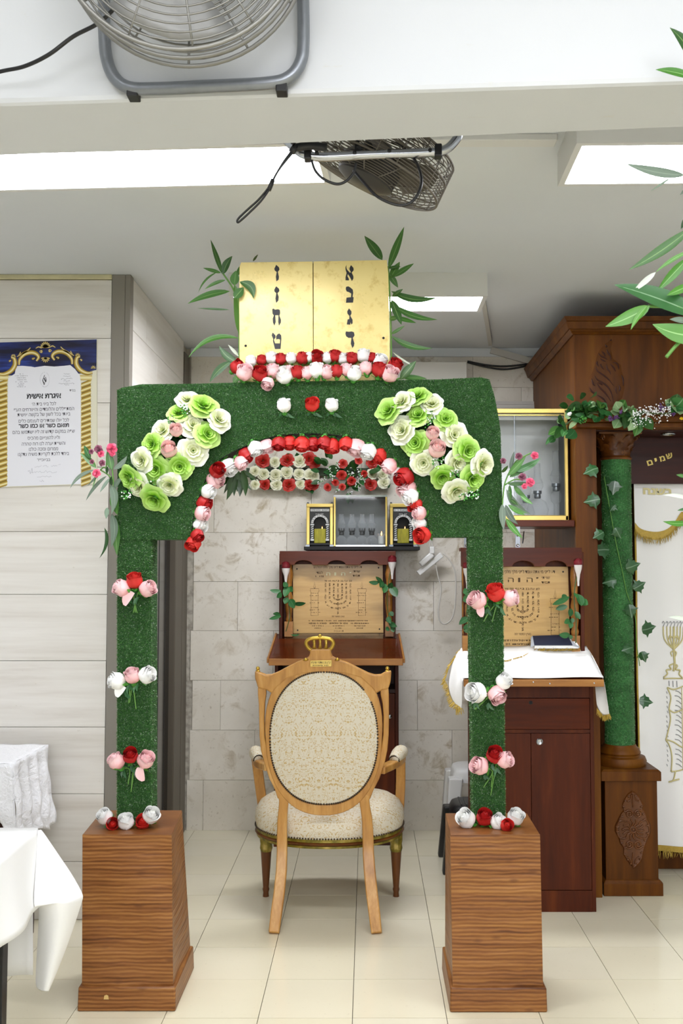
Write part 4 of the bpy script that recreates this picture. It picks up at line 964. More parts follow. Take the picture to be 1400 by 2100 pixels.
    for s, (u, v_) in enumerate(((x0 + .022, xm - .001), (xm + .001, x1 - .022))):
        dd = MB().box(u, v_, 5.765, 5.783, .085, zd - .022).build('cabinet_door', MAT['cherry'], t, smooth=False, bevel=.0015)
    c = P(799, 1469, 5.765); MB().lathe([(.012, 0), (.012, -.006), (.008, -.010), (0.001, -.011)], c, 12, 'Y').build('lock', MAT['chrome'], dd)
lectern1()
# ---- lectern beside the ark
def lectern2():
    YB = 4.84; t = thing('lectern', 'dark wooden prayer lectern with white gold-fringed cloth beside the ark', 'lectern', (.745, 4.8, 0))
    xl, xr = P(947, 1200, YB).x, P(1191, 1200, YB).x; ztop = P(1070, 1124, YB).z; zdesk = P(1070, 1330, YB).z
    MB().box(xl, xr, YB, YB + .018, zdesk - .12, ztop - .01).build('backboard', MAT['cherry'], t, smooth=False)
    for u in (xl, xr - .018): MB().box(u, u + .018, YB - .068, YB, zdesk - .05, ztop - .02).build('side_board', MAT['cherry'], t, smooth=False, bevel=.002)
    YH = YB - .085; z0 = P(1070, 1162, YH).z
    scallop_header(P(945, 1140, YH).x, P(1193, 1140, YH).x, z0, P(1070, 1123, YH).z, YH, YH + .016, [P(x, 1162, YH).x for x in (1003, 1073, 1140)], .052, .028).build('scalloped_header', MAT['cherry_x'], t, smooth=False, bevel=.0015)
    MB().box(P(945, 1140, YH).x, P(1193, 1140, YH).x, YH + .016, YB + .018, P(1070, 1123, YH).z - .016, P(1070, 1123, YH).z).build('header_top', MAT['cherry_x'], t, smooth=False)
    T = lambda x, y: P(x, y, YB - .012)
    pl = MB().prism([T(974, 1335), T(1169, 1335), T(1164.5, 1162), T(975, 1162)], (0, .01, 0)).build('engraved_plate', MAT['ply'], t, smooth=False, bevel=.001)
    T2 = lambda x, y: P(900 + x / 3.6842, 1080 + y / 3.6842, YB - .0126); M_ = MPP(YB, 1.4) / 3.6842
    m = MB()
    heb(m, 'דע לפני מי אתה עומד לפני מלך מלכי המלכים', T2(640, 343), .0135, 470 * M_, .012)
    heb(m, 'שויתי', T2(806, 386), .011, 62 * M_, .01); heb(m, 'תמיד', T2(806, 422), .011, 66 * M_, .01)
    for s, x, y, h_, w_ in (('י', 742, 388, .012, 16), ('ה', 684, 403, .022, 46), ('ו', 605, 403, .022, 16), ('ה', 542, 403, .022, 44)): heb(m, s, T2(x, y), h_, w_ * M_, .0)
    for x, s in ((745, 'למנ'), (705, 'צח'), (668, 'בנ'), (628, 'גי'), (590, 'נות'), (548, 'מזמ'), (510, 'שיר')): heb(m, s, T2(x, 470), .009, 30 * M_, .02)
    menorah(m, T2, 632, 492, 725, (0, -39, 39, -78, 78, -118, 118), 790, .0088)
    heb(m, 'בארץ המזמור הזה', T2(632, 815), .010, 125 * M_, .01)
    Tc = lambda a, b: P(900 + (876 + (a - 20) * 1.9) / 3.6842, 1080 + (b * 2.05 + 243) / 3.6842, YB - .0126)
    candle(m, Tc, 0, 40, 147, 280, 20, 113, UP, 60)
    strokes(m, T2(600, 860), 510 * M_, .010, 40, 71); strokes(m, T2(590, 888), 420 * M_, .010, 34, 72)
    m.build('engraving', MAT['engrave'], pl, smooth=False)
    c = T2(936, 341); MB().lathe([(.004, 0), (.004, -.003), (.002, -.004)], c, 8, 'Y').build('screw', MAT['black'], pl)
    for x in (956, 1179):
        c = P(x, 1328, YB - .05); h = z0 - c.z; r = .020
        m = MB().box(c.x - .02, c.x + .02, c.y - .02, c.y + .02, c.z - .03, c.z + h * .15)
        m.lathe([(r * a, c.z + h * b) for a, b in ((.8, .15), (1, .2), (.7, .24), (.9, .32), (1.0, .45), (1.0, .52), (.7, .60), (.9, .62), (.7, .65), (.85, .75), (1.0, .86), (.9, .95), (.8, 1))], (c.x, c.y, 0), 14)
        m.build('turned_post', MAT['honey'], t)
    a, b = P(950, 1394, 4.5), P(1237, 1394, 4.5); d, c = P(966, 1330, 4.82), P(1200, 1330, 4.82)
    dn = V(0, 0, -.02)
    MB().hexa([a + dn, b + dn, c + dn, d + dn], [a, b, c, d]).build('desk_top', MAT['cherry_x'], t, smooth=False)
    MB().hexa([a + V(0, -.012, -.03), b + V(0, -.012, -.03), b + V(0, .006, -.03), a + V(0, .006, -.03)], [a + V(0, -.012, .002), b + V(0, -.012, .002), b + V(0, .006, .002), a + V(0, .006, .002)]).build('edge_trim', MAT['honey'], t, smooth=False, bevel=.003)
    for x, y in ((1093, 1399), (1127, 1402), (1218, 1401)): MB().lathe([(.0035, 0), (.0035, -.002), (.001, -.003)], P(x, y, 4.487), 8, 'Y').build('screw', MAT['chrome'], t)
    yf = 4.68; x0, x1 = P(967, 1600, yf).x, P(1219, 1600, yf).x; z1 = a.z - .02; T = lambda x, y: P(x, y, yf)
    zdt, zdb, zr = T(1150, 1432).z, T(1150, 1496).z, T(1150, 1504).z; zk = T(1150, 1826).z
    for u in (x0, x1 - .018): MB().box(u, u + .018, yf, YB + .01, 0, z1 + .05).build('side_board', MAT['cherry'], t, smooth=False, bevel=.0015)
    MB().box(x0 + .018, x1 - .018, yf + .022, YB, zk, z1 + .02).build('carcass', MAT['ark_dark'], t, smooth=False)
    MB().box(x0 + .018, x1 - .018, yf + .002, yf + .02, zdt + .002, z1 + .01).build('top_rail', MAT['cherry'], t, smooth=False)
    MB().box(x0 + .018, x1 - .018, yf + .002, yf + .02, zr + .001, zdb - .001).build('middle_rail', MAT['cherry'], t, smooth=False)
    MB().box(x0 + .018, x1 - .018, yf, yf + .022, 0, zk - .0015).build('kick_board', MAT['cherry'], t, smooth=False)
    dr = MB().box(x0 + .0195, x1 - .0195, yf + .001, yf + .02, zdb + .001, zdt - .001).build('drawer', MAT['cherry_x'], t, smooth=False, bevel=.0012)
    MB().lathe([(.009, .002), (.009, -.0012), (.006, -.0014), (.006, .001)], T(1088, 1441), 12, 'Y').build('finger_hole', MAT['matblack'], dr)
    xs_ = T(1089, 1600).x
    d1 = MB().box(x0 + .0195, xs_ - .001, yf + .001, yf + .02, zk + .001, zr - .001).build('cabinet_door', MAT['cherry'], t, smooth=False, bevel=.0012)
    d2 = MB().box(xs_ + .001, x1 - .0195, yf + .001, yf + .02, zk + .001, zr - .001).build('cabinet_door', MAT['cherry'], t, smooth=False, bevel=.0012)
    lk = MB().lathe([(.0155, 0), (.0155, -.003), (.012, -.006), (.010, -.0045), (.001, -.0045)], T(1106, 1521), 16, 'Y').build('lock', MAT['chrome'], d2)
    # cloth
    cl = thing('lectern_cloth', 'white cloth with gold fringe spread over the lectern beside the ark', 'cloth', tuple((a + c) / 2))
    A, B, Cc, D = a + V(-.004, -.002, .004), b + V(.0, -.002, .004), c + V(.005, 0, .004), d + V(-.005, 0, .004)
    def top(u, v):
        p = (A * (1 - u) + B * u) * (1 - v) + (D * (1 - u) + Cc * u) * v
        return p + V(0, 0, .003 + .0025 * math.sin(u * 9 + v * 4) + .003 * math.sin(v * 6 + u * 2) + (.01 * math.exp(-((u - .55) / .06) ** 2) * v))
    m = MB().grid(top, 30, 14)
    m.build('top_sheet', MAT['velvet'], cl, solid=.002)
    def pathz(pts): return [P(x, y, Y) for x, y, Y in pts]
    def drape(rows, name, label=None):
        g = [spline(pathz(r), 5) for r in rows]; n = len(g[0]); m = MB()
        vs = [p for r in g for p in r]
        fs = [(j * n + i, j * n + i + 1, (j + 1) * n + i + 1, (j + 1) * n + i) for j in range(len(g) - 1) for i in range(n - 1)]
        m.add(vs, fs); return m.build(name, MAT['velvet'], cl, subsurf=1, solid=.0015)
    drape([[(953, 1393, 4.5), (953, 1375, 4.58), (960, 1345, 4.72), (968, 1330, 4.82)], [(946, 1393, 4.49), (946, 1375, 4.57), (948, 1345, 4.7), (952, 1325, 4.82)], [(948, 1430, 4.5), (930, 1405, 4.55), (934, 1370, 4.68), (940, 1330, 4.8)], [(946, 1460, 4.51), (928, 1440, 4.56), (918, 1408, 4.66), (926, 1362, 4.76)]], 'hanging_corner')
    drape([[(1237, 1395, 4.5), (1228, 1375, 4.58), (1212, 1345, 4.74), (1203, 1330, 4.82)], [(1240, 1405, 4.485), (1236, 1384, 4.54), (1222, 1352, 4.68), (1211, 1334, 4.82)], [(1245, 1440, 4.485), (1238, 1424, 4.50), (1227, 1404, 4.53), (1219, 1392, 4.56)], [(1250, 1468, 4.48), (1242, 1471, 4.50), (1231, 1468, 4.52), (1223, 1450, 4.54)]], 'hanging_corner')
    def fringe(path, L, dens, down, parent, mat='fringe'):
        m = MB(); path = [Vector(p) for p in path]
        for p0, p1 in zip(path, path[1:]):
            for i in range(max(1, int((p1 - p0).length * dens))):
                p = p0.lerp(p1, rnd.random()) + V(0, rnd.uniform(-.003, .003), 0); dv = (Vector(down) + V(rnd.uniform(-.35, .35), rnd.uniform(-.3, .3), rnd.uniform(-.2, .2))).normalized()
                m.tube([p, p + dv * L * rnd.uniform(.4, .6), p + dv * L * rnd.uniform(.8, 1.15)], [.0013, .0015, .0006], 4)
        return m.build('fringe', MAT[mat], parent, kind='stuff')
    globals()['fringe'] = fringe
    fringe(pathz([(946, 1452, 4.505), (930, 1440, 4.55), (921, 1412, 4.65), (912, 1395, 4.7), (922, 1365, 4.74), (932, 1350, 4.77), (945, 1330, 4.8)]), .028, 420, (-.7, -.1, -.7), cl)
    fringe(pathz([(934, 1452, 4.505), (948, 1452, 4.5)]), .03, 600, (0, -.1, -1), cl)
    fringe(pathz([(1223, 1452, 4.53), (1236, 1468, 4.51), (1250, 1464, 4.475)]), .025, 700, (.1, -.1, -1), cl)
    fringe(pathz([(960, 1352, 4.68), (1000, 1357, 4.66), (1040, 1354, 4.67), (1072, 1345, 4.72), (1092, 1334, 4.77)]), .006, 500, (0, -.6, -.6), cl)
    fringe(pathz([(1094, 1334, 4.765), (1130, 1335, 4.765), (1165, 1334, 4.765), (1188, 1334, 4.78)]), .02, 450, (.4, -.6, .5), cl)
    fringe(pathz([(1197, 1335, 4.8), (1212, 1352, 4.72)]), .02, 400, (.7, -.5, .1), cl)
    # prayer book
    bk = thing('prayer_book', 'navy prayer book in a clear jacket lying on the white lectern cloth', 'book', tuple(P(1140, 1330, 4.77)))
    pa, pb, pc, pd = P(1096, 1336, 4.755) + V(0, 0, .014), P(1186, 1336, 4.755) + V(0, 0, .014), P(1172, 1318, 4.80) + V(0, 0, .02), P(1093, 1320, 4.80) + V(0, 0, .02)
    th = V(0, -.004, .018)
    MB().hexa([pa, pb, pc, pd], [pa + th * .8, pb + th * .8, pc + th * .8, pd + th * .8]).build('page_block', MAT['cloth'], bk, smooth=False)
    MB().hexa([p + th * .8 for p in (pa + V(-.003, -.003, 0), pb + V(-.03, -.003, 0), pc + V(-.02, .002, 0), pd + V(-.003, .002, 0))], [p + th for p in (pa + V(-.003, -.003, 0), pb + V(-.03, -.003, 0), pc + V(-.02, .002, 0), pd + V(-.003, .002, 0))]).build('cover', MAT['navy'], bk, smooth=False)
    MB().hexa([p + th * .75 for p in (pb + V(-.03, -.003, 0), pb + V(.004, -.003, -.01), pc + V(.004, .002, -.01), pc + V(-.02, .002, 0))], [p + th for p in (pb + V(-.03, -.003, 0), pb + V(.004, -.003, -.01), pc + V(.004, .002, -.01), pc + V(-.02, .002, 0))]).hexa([p + th * .7 for p in (pa + V(-.02, -.003, -.008), pa + V(-.003, -.003, 0), pd + V(-.003, .002, 0), pd + V(-.012, .002, -.008))], [p + th for p in (pa + V(-.02, -.003, -.008), pa + V(-.003, -.003, 0), pd + V(-.003, .002, 0), pd + V(-.012, .002, -.008))]).build('clear_jacket', MAT['cover_clear'], bk, smooth=False)
lectern2()
# ---- fresh red roses tied to the lectern posts
def fresh_rose(top, stempts, leaves, Y, label):
    t = rose(top[0], top[1], Y, 'bud', 'deep_red', 19, 90, .15, label, 'fresh roses on the lectern posts', name='fresh_rose', calyx=False)
    x, y = top
    m = MB(); c = P(x, y + 4, Y); r = 8 * MPP(Y); m.lathe([(r * 1.05, 0), (r * .9, -.02), (r * .5, -.045), (r * .28, -.08), (r * .25, -.10)], c, 12)
    m.build('net_sleeve', MAT['net'], t)
    m = MB().tube(spline([P(a, b, Y) for a, b in [(x, y + 18)] + stempts], 5), .003, 6); m.build('stem', MAT['stem_dark'], t)
    for (a, b, cc, d, w_) in leaves:
        m = MB().leaf(P(a, b, Y - .01), P(cc, d, Y - rnd.uniform(.015, .05)), w_ * MPP(Y), (rnd.uniform(-.4, .4), -1, rnd.uniform(-.2, .3)), rnd.uniform(-.1, .1), .2, lambda t: math.sin(PI * t ** .9) ** .7)
        m.build('leaf', MAT['rose_leaf'], t)
g1 = lambda x, y: (520 + x / 3.1818, 1100 + y / 3.1818)
L4 = lambda lst, g: [g(a, b) + g(c, d) + (w_,) for a, b, c, d, w_ in lst]
fresh_rose(g1(210, 195), [g1(215, 300), g1(225, 420), g1(235, 520), g1(210, 620)], L4([(180, 355, 105, 350, 9), (180, 365, 150, 400, 11), (215, 320, 200, 395, 15), (230, 330, 255, 360, 12), (225, 400, 200, 440, 12), (235, 410, 265, 470, 16), (260, 440, 340, 435, 9), (180, 520, 100, 540, 8), (175, 515, 125, 505, 8), (215, 300, 195, 330, 12), (300, 640, 240, 640, 4)], g1), 5.87, 'fresh red rose tied to the lectern post, on the door side behind the armchair')
fresh_rose(g1(903, 155), [g1(885, 260), g1(870, 400), g1(880, 520), g1(895, 600)], L4([(820, 300, 750, 297, 9), (840, 320, 795, 262, 9), (840, 290, 825, 335, 12), (860, 310, 850, 370, 14), (890, 330, 935, 395, 17), (880, 340, 900, 300, 12), (890, 490, 910, 520, 11), (880, 520, 895, 570, 11), (880, 560, 935, 590, 11), (885, 600, 860, 610, 10), (900, 590, 915, 625, 10)], g1), 5.87, 'fresh red rose tied to the lectern post, on the ark side behind the armchair')
g2 = lambda x, y: (900 + x / 3.6842, 1080 + y / 3.6842)
fresh_rose(g2(1050, 275), [g2(1028, 440), g2(1020, 560), g2(1035, 700), g2(1032, 880)], L4([(985, 530, 855, 590, 12), (960, 515, 935, 560, 14), (1020, 500, 1045, 545, 11), (1050, 510, 1075, 600, 17), (1070, 560, 1125, 590, 15), (970, 600, 880, 625, 12), (1000, 620, 985, 680, 13), (1030, 640, 1065, 700, 12), (985, 700, 945, 730, 11), (1000, 720, 990, 770, 11), (990, 820, 905, 815, 13), (1000, 820, 985, 850, 9), (1010, 690, 1005, 730, 9)], g2), 4.75, 'fresh red rose tied to the carved post of the cloth-covered lectern, next to the ark')
fresh_rose(g2(212, 300), [g2(225, 420), g2(215, 600), g2(200, 700)], L4([(225, 490, 180, 500, 16), (235, 540, 180, 560, 18), (235, 620, 205, 640, 12), (235, 690, 150, 740, 13), (235, 700, 165, 690, 10), (235, 740, 180, 770, 11), (230, 800, 185, 780, 10), (240, 900, 215, 910, 10)], g2), 4.76, 'fresh red rose tied to the lectern post half hidden behind the ark-side arch pillar')

# ================================================================ LAMP CASES ON THE LECTERN
sh = tag(MB().box(P(624, 1120, 5.93).x, P(860, 1120, 5.93).x, 5.88, 6.115, P(690, 1124, 5.9).z - .012, P(690, 1121, 5.9).z).build('wall_shelf', MAT['matblack'], smooth=False, bevel=.002), 'thin black wall shelf holding the oil lamp cases', 'shelf')
zs0 = P(690, 1121, 5.9).z
def memorial(x0, x1, label):
    Y = 5.91; t = thing('memorial_lamp_box', label, 'lamp', tuple(P((x0 + x1) / 2, 1115, Y)), 'small oil lamp boxes')
    k = (x1 - x0) / 55.0
    T = lambda a, b, dy=0: P(x0 + a * k, 1033 + b, Y + dy)
    xl, xr = T(0, 40).x, T(55, 40).x; zt, zb = T(20, 2).z, zs0
    m = MB().box(xl, xl + .02, Y, Y + .02, zb + .012, zt).box(xr - .02, xr, Y, Y + .02, zb + .012, zt).box(xl, xr, Y - .004, Y + .02, zt - .015, zt + .006)
    m.build('gold_frame', MAT['gold'], t, smooth=False, bevel=.003)
    MB().box(xl, xl + .006, Y + .02, Y + .1, zb + .012, zt).box(xr - .006, xr, Y + .02, Y + .1, zb + .012, zt).box(xl, xr, Y + .1, Y + .105, zb, zt).box(xl, xr, Y + .02, Y + .105, zt - .004, zt).build('case', MAT['black'], t, smooth=False)
    m = MB()
    for x in (xl + .008, xr - .008): m.box(x - .012, x + .012, Y - .006, Y + .104, zb, zb + .012); m.ball((x, Y + .01, zt + .01), .007, 8, 5)
    m.build('foot', MAT['steel'], t, smooth=False)
    MB().box(xl, xr, Y + .015, Y + .1, zb + .012, zb + .02).build('base', MAT['black'], t, smooth=False)
    # black glass front with a clear arched window: built as frame pieces round the opening
    cx_, zc = (xl + xr) / 2, T(20, 40).z; rw = T(41, 40).x - cx_; zi = T(20, 76).z
    xi0, xi1 = xl + .018, xr - .018
    top_ = [(xi0, zi), (xi0, zt - .012), (xi1, zt - .012), (xi1, zi), (cx_ + rw, zi)] + [(cx_ + rw * math.cos(PI * i / 14), zc + rw * math.sin(PI * i / 14)) for i in range(15)] + [(cx_ - rw, zi)]
    MB().prism([(x, Y + .008, z) for x, z in top_], (0, .002, 0)).build('black_front', MAT['black'], t, smooth=False)
    ar = MB(); r1, r0 = rw * 1.32, rw * 1.0; N = 14
    for i in range(N):
        a0, a1 = PI * i / N, PI * (i + 1) / N
        ar.add([(cx_ + r * math.cos(a), Y + .0068, zc + r * math.sin(a)) for r, a in ((r0, a0), (r1, a0), (r1, a1), (r0, a1))], [(0, 1, 2, 3)])
    for s in (-1, 1):
        xc = cx_ + s * (rw * 1.14)
        ar.prism([(xc - .011, Y + .0068, zc - .004), (xc + .011, Y + .0068, zc - .004), (xc + .011, Y + .0068, zc - .012), (xc - .011, Y + .0068, zc - .012)], (0, .0005, 0))
        ar.prism([(xc - .010, Y + .0068, zi), (xc + .010, Y + .0068, zi), (xc + .010, Y + .0068, zi + .012), (xc - .010, Y + .0068, zi + .012)], (0, .0005, 0))
        n = 6; hz = (zc - .014 - zi - .013) / n
        for i in range(n):
            z = zi + .013 + i * hz; ar.add([(xc - .007, Y + .0068, z), (xc + .007, Y + .0068, z + hz * .45), (xc + .007, Y + .0068, z + hz * .95), (xc - .007, Y + .0068, z + hz * .5)], [(0, 1, 2, 3)])
    zl_ = T(20, 13).z; ar.add([(xi0 + .006, Y + .0068, zl_ - .007), (xi1 - .006, Y + .0068, zl_ - .007), (xi1 - .006, Y + .0068, zl_ + .007), (xi0 + .006, Y + .0068, zl_ + .007)], [(0, 1, 2, 3)])
    ar.build('printed_arch', plain('silver_print', '#b9bab8', .4), t, smooth=False)
    ink = MB(); strokes(ink, V(cx_, Y + .0064, zl_), (xi1 - xi0 - .02), .008, 16, int(x0)); 
    for i in range(9):
        a = PI * (i + .5) / 9; rr = rw * 1.16; strokes(ink, V(cx_ + rr * math.cos(a), Y + .0064, zc + rr * math.sin(a)), .012, .007, 2, int(x0) + i, (math.sin(a), 0, -math.cos(a)), (math.cos(a), 0, math.sin(a)))
    ink.build('lettering', MAT['ink'], t, smooth=False)
    s2 = MB(); strokes(s2, V(cx_, Y + .0066, T(20, 21).z), .05, .007, 6, int(x0) + 30); s2.build('lettering', plain('silver_letter', '#b9bab8', .4), t, smooth=False)
    z1_ = T(20, 51).z
    MB().box(cx_ - rw * .9, cx_ + rw * .9, Y + .02, Y + .09, zb + .021, z1_).build('oil', MAT['oil'], t, smooth=False, bevel=.004)
    fx = cx_ + .012; MB().lathe([(.001, 0), (.003, .004), (.002, .010), (.0003, .014)], (fx, Y + .05, z1_ + .001), 8).build('flame', MAT['flame'], t)
memorial(628, 683, 'small gold-framed memorial oil lamp box, door side of the glass lamp case')
memorial(799, 854, 'small gold-framed memorial oil lamp box beside the hanging power strip')
def glasscase():
    Y = 5.885; t = thing('glass_lamp_case', 'mirror-backed glass case holding four small oil lamps above the lectern', 'case', tuple(P(738, 1118, Y)))
    xl, xr = P(684, 1070, Y).x, P(794, 1070, Y).x; zb = zs0 + .001; zt = P(738, 1019, Y).z; D = .16
    m = MB()
    for x in (xl, xr - .012): m.box(x, x + .012, Y, Y + .012, zb, zt)
    m.build('gold_post', MAT['gold'], t, smooth=False, bevel=.002)
    MB().box(xl, xr, Y, Y + .01, zt, zt + .012).box(xl + .012, xr - .012, Y, Y + .01, zb, zb + .008).build('metal_edge', MAT['chrome'], t, smooth=False)
    k = NT('smoked_mirror', .5, .4); n1 = k.noise(k.geo(), 9, 4); x = k.xyz(k.obj()); k.color(k.mix(n1, '#5f6264', '#94979a'))
    MB().box(xl, xr, Y + D, Y + D + .004, zb, zt).build('mirror_back', k.m, t, smooth=False)
    MB().box(xl + .002, xr - .002, Y + .012, Y + D, zb, zb + .004).build('base', MAT['panel_white'], t, smooth=False)
    MB().box(xl + .001, xl + .004, Y + .012, Y + D, zb, zt).box(xr - .004, xr - .001, Y + .012, Y + D, zb, zt).build('side_glass', MAT['glass'], t, smooth=False)
    MB().box(xl + .001, xr - .001, Y + .012, Y + D, zt, zt + .004).build('lid', MAT['darkglass'], t, smooth=False)
    MB().hexa([(xl + .012, Y + .010, zb + .008), (xr - .012, Y + .010, zb + .008), (xr - .012, Y + .012, zb + .008), (xl + .012, Y + .012, zb + .008)], [(xl + .012, Y - .004, zt), (xr - .012, Y - .004, zt), (xr - .012, Y - .002, zt), (xl + .012, Y - .002, zt)]).build('front_glass', MAT['glass'], t, smooth=False)
    pf = [(0, 0), (.026, .0), (.033, .012), (.034, .028), (.026, .045), (.013, .055)]
    for i, x in enumerate((700, 721.5, 742.5, 762)):
        c = P(x, 1100, Y + .06); c = V(c.x, Y + .06, zb + .0045)
        l = thing('oil_lamp', ['clear glass oil lamp in the mirrored case, next to the door-side memorial box', 'clear glass oil lamp, second from the door side in the mirrored case', 'clear glass oil lamp, third from the door side in the mirrored case', 'clear glass oil lamp next to the candle in the mirrored case'][i], 'lamp', tuple(c), 'oil lamps in the mirrored case')
        MB().lathe([(.026, 0), (.033, .012), (.035, .03), (.027, .05), (.012, .06), (.012, .066)], c, 14).build('font', MAT['lampglass'], l)
        mm = MB().lathe([(.012, .064), (.016, .068), (.014, .082), (.018, .086), (.018, .092)], c, 12)
        for j in range(8):
            a = j * PI / 4; mm.box(c.x + .017 * math.cos(a) - .003, c.x + .017 * math.cos(a) + .003, c.y + .017 * math.sin(a) - .001, c.y + .017 * math.sin(a) + .001, c.z + .09, c.z + .106)
        mm.build('burner', MAT['black'], l)
        MB().lathe([(.016, .094), (.026, .118), (.026, .135), (.015, .158), (.0135, .19), (.0125, .19), (.0135, .158), (.024, .135)], c, 14).build('chimney', MAT['lampglass'], l)
    c = P(782, 1100, Y + .07); c = V(c.x, Y + .07, zb + .0045)
    g = thing('tealight_glass', 'small glass with a lit candle at the ark side of the mirrored case', 'candle', tuple(c))
    MB().lathe([(.022, 0), (.024, .03), (.025, .075), (.023, .075), (.021, .01), (.0, .01)], c, 14).build('tumbler', MAT['lampglass'], g)
    MB().lathe([(.02, .012), (.021, .06), (0, .062)], c, 12).build('wax', MAT['panel_white'], g)
    MB().lathe([(.0006, .062), (.004, .068), (.003, .078), (.0004, .088)], c, 8).build('flame', MAT['flame'], g)
glasscase()

# ================================================================ GARLAND ON THE BACK WALL
WY = 6.06
wall_top = [ta(875, 385) + ('wallred', 33), ta(1000, 400) + ('wallcream', 25), ta(1135, 378) + ('wallred', 29), ta(1270, 390) + ('wallcream', 29), tb(15, 365) + ('wallred', 29), tb(75, 400) + ('wallred', 28), tb(690, 405) + ('wallred', 26), tb(815, 410) + ('wallcream', 22)]
wall_mid = [ta(790, 500) + ('wallcream', 24), ta(885, 530) + ('wallcream', 27), ta(1010, 540) + ('wallcream', 28), ta(1130, 515) + ('wallcream', 29), ta(1260, 525) + ('wallcream', 27), ta(1380, 535) + ('wallcream', 27), tb(70, 545) + ('wallcream', 24), tb(690, 525) + ('wallcream', 24), tb(805, 535) + ('wallcream', 25)]
wall_bot = [ta(790, 640) + ('wallcream', 21), ta(895, 640) + ('wallred', 25), ta(1020, 640) + ('wallcream', 25), ta(1150, 640) + ('wallred', 29), ta(1270, 635) + ('wallcream', 23), ta(1370, 640) + ('wallred', 27), tb(60, 640) + ('wallred', 24), tb(670, 635) + ('wallred', 27), tb(815, 620) + ('wallcream', 26)]
for lst, nm in ((wall_top, 'top'), (wall_mid, 'middle'), (wall_bot, 'bottom')):
    labs = counted([q[2] for q in lst], '{o}{c} rose from the poster side in the ' + nm + ' row on the marble wall')
    for q, lb in zip(lst, labs): rose(q[0], q[1], WY - .02, 'open', q[2], q[3], 90, rnd.uniform(.8, .95), lb, 'rose garland on the back wall', name='open_silk_rose')
gb = thing('garland_greenery', 'dark green leaves and rail behind the rows of roses on the marble wall', 'foliage', tuple(P(640, 970, WY + .03)))
MB().box(P(505, 970, 6.09).x, P(800, 970, 6.09).x, 6.085, 6.115, P(600, 975, 6.09).z, P(600, 960, 6.09).z).build('rail', MAT['dark_leaf'], gb, smooth=False)
for i in range(60):
    q = rnd.choice(wall_top + wall_mid + wall_bot); x, y = q[0] + rnd.uniform(-10, 10), q[1] + rnd.uniform(-8, 8); a = rnd.uniform(0, 6.28); L = rnd.uniform(9, 17)
    m = MB().leaf(P(x, y, WY + .02), P(x + L * math.cos(a), y + L * math.sin(a), WY - rnd.random() * .03), .03, (0, -1, 0)); m.build('leaf', MAT['rose_leaf'], gb)
bq = thing('rose_bouquet', 'bouquet of small dark red roses with white filler over the glass lamp case', 'bouquet', tuple(P(715, 975, WY - .06)))
for x, y, r in ((380, 420, 55), (545, 390, 45), (365, 545, 55), (605, 525, 40), (470, 605, 55), (295, 620, 40), (370, 670, 40), (215, 675, 45)):
    px, py = tb(x, y); c = P(px, py, WY - .09); s = r * 2 / 5.185 * MPP(6) / 2
    inn, out = open_petals(x)
    m = MB(); ax = V(rnd.uniform(-.3, .3), -1, rnd.uniform(-.2, .4)).normalized(); xx = ax.orthogonal().normalized(); Mx = Matrix((xx, ax.cross(xx), ax)).transposed()
    for q in [inn] + out: m.add([c + Mx @ (Vector(v) * s) for v in q.v], q.f, q.a)
    m.build('small_rose', MAT['wallred'], bq, angle=180)
for i in range(46):
    a = rnd.uniform(0, 6.28); rr = rnd.uniform(5, 52); x, y = 707 + rr * math.cos(a) * 1.15, 972 + rr * math.sin(a) * .85; b = rnd.uniform(0, 6.28) if rr < 35 else -a * -1; L = rnd.uniform(12, 22)
    m = MB().leaf(P(x, y, WY - .05), P(x + L * math.cos(b), y + L * math.sin(b), WY - .06 - rnd.random() * .04), .032, (0, -1, .2)); m.build('leaf', MAT['dark_leaf' if i % 3 else 'rose_leaf'], bq)
m = MB(); mg = MB()
for x, y in ((320, 420), (235, 475), (310, 475), (265, 540), (440, 530), (480, 520), (550, 490), (560, 570), (260, 570), (460, 740), (550, 680), (190, 570), (520, 650), (140, 620), (330, 700), (580, 590)):
    for i in range(12):
        px, py = tb(x + rnd.gauss(0, 16), y + rnd.gauss(0, 16)); c = P(px, py, WY - .085 - rnd.random() * .02)
        (m if i % 3 else mg).ball(c, .0035, 5, 4)
m.build('filler_flowers', MAT['gypso'], bq, kind='stuff'); mg.build('filler_sprigs', MAT['sepal'], bq, kind='stuff')
for i, (x, y, w_) in enumerate(((490, 805, 60), (570, 765, 50), (630, 770, 60), (690, 765, 55), (755, 700, 45), (410, 690, 40), (815, 605, 30), (660, 700, 60), (540, 700, 60), (460, 740, 40), (600, 720, 50), (800, 560, 30), (720, 650, 50))):
    if i == 0: pf_ = thing('leaf_spray', 'spray of long dark leaves hanging behind the white rose of the arch opening', 'foliage', tuple(P(*ta(560, 520), AY + .16)))
    x0, y0 = ta(560 + (i % 4) * 30, 480 + (i % 3) * 15); m = MB().leaf(P(x0, y0, AY + .15 + (i % 3) * .01), P(*ta(x, y), AY + .17), w_ * 1.35 / 5.185 * MPP(3.97), (rnd.uniform(-.3, .3), -1, 0), rnd.uniform(-.08, .08), .2); m.build('leaf', MAT['dark_leaf'], pf_)
MB().tube([P(*ta(470, 430), AY + .135), P(*ta(560, 500), AY + .15), P(*ta(640, 520), AY + .16)], .003, 6).build('stem', MAT['stem_dark'], pf_)
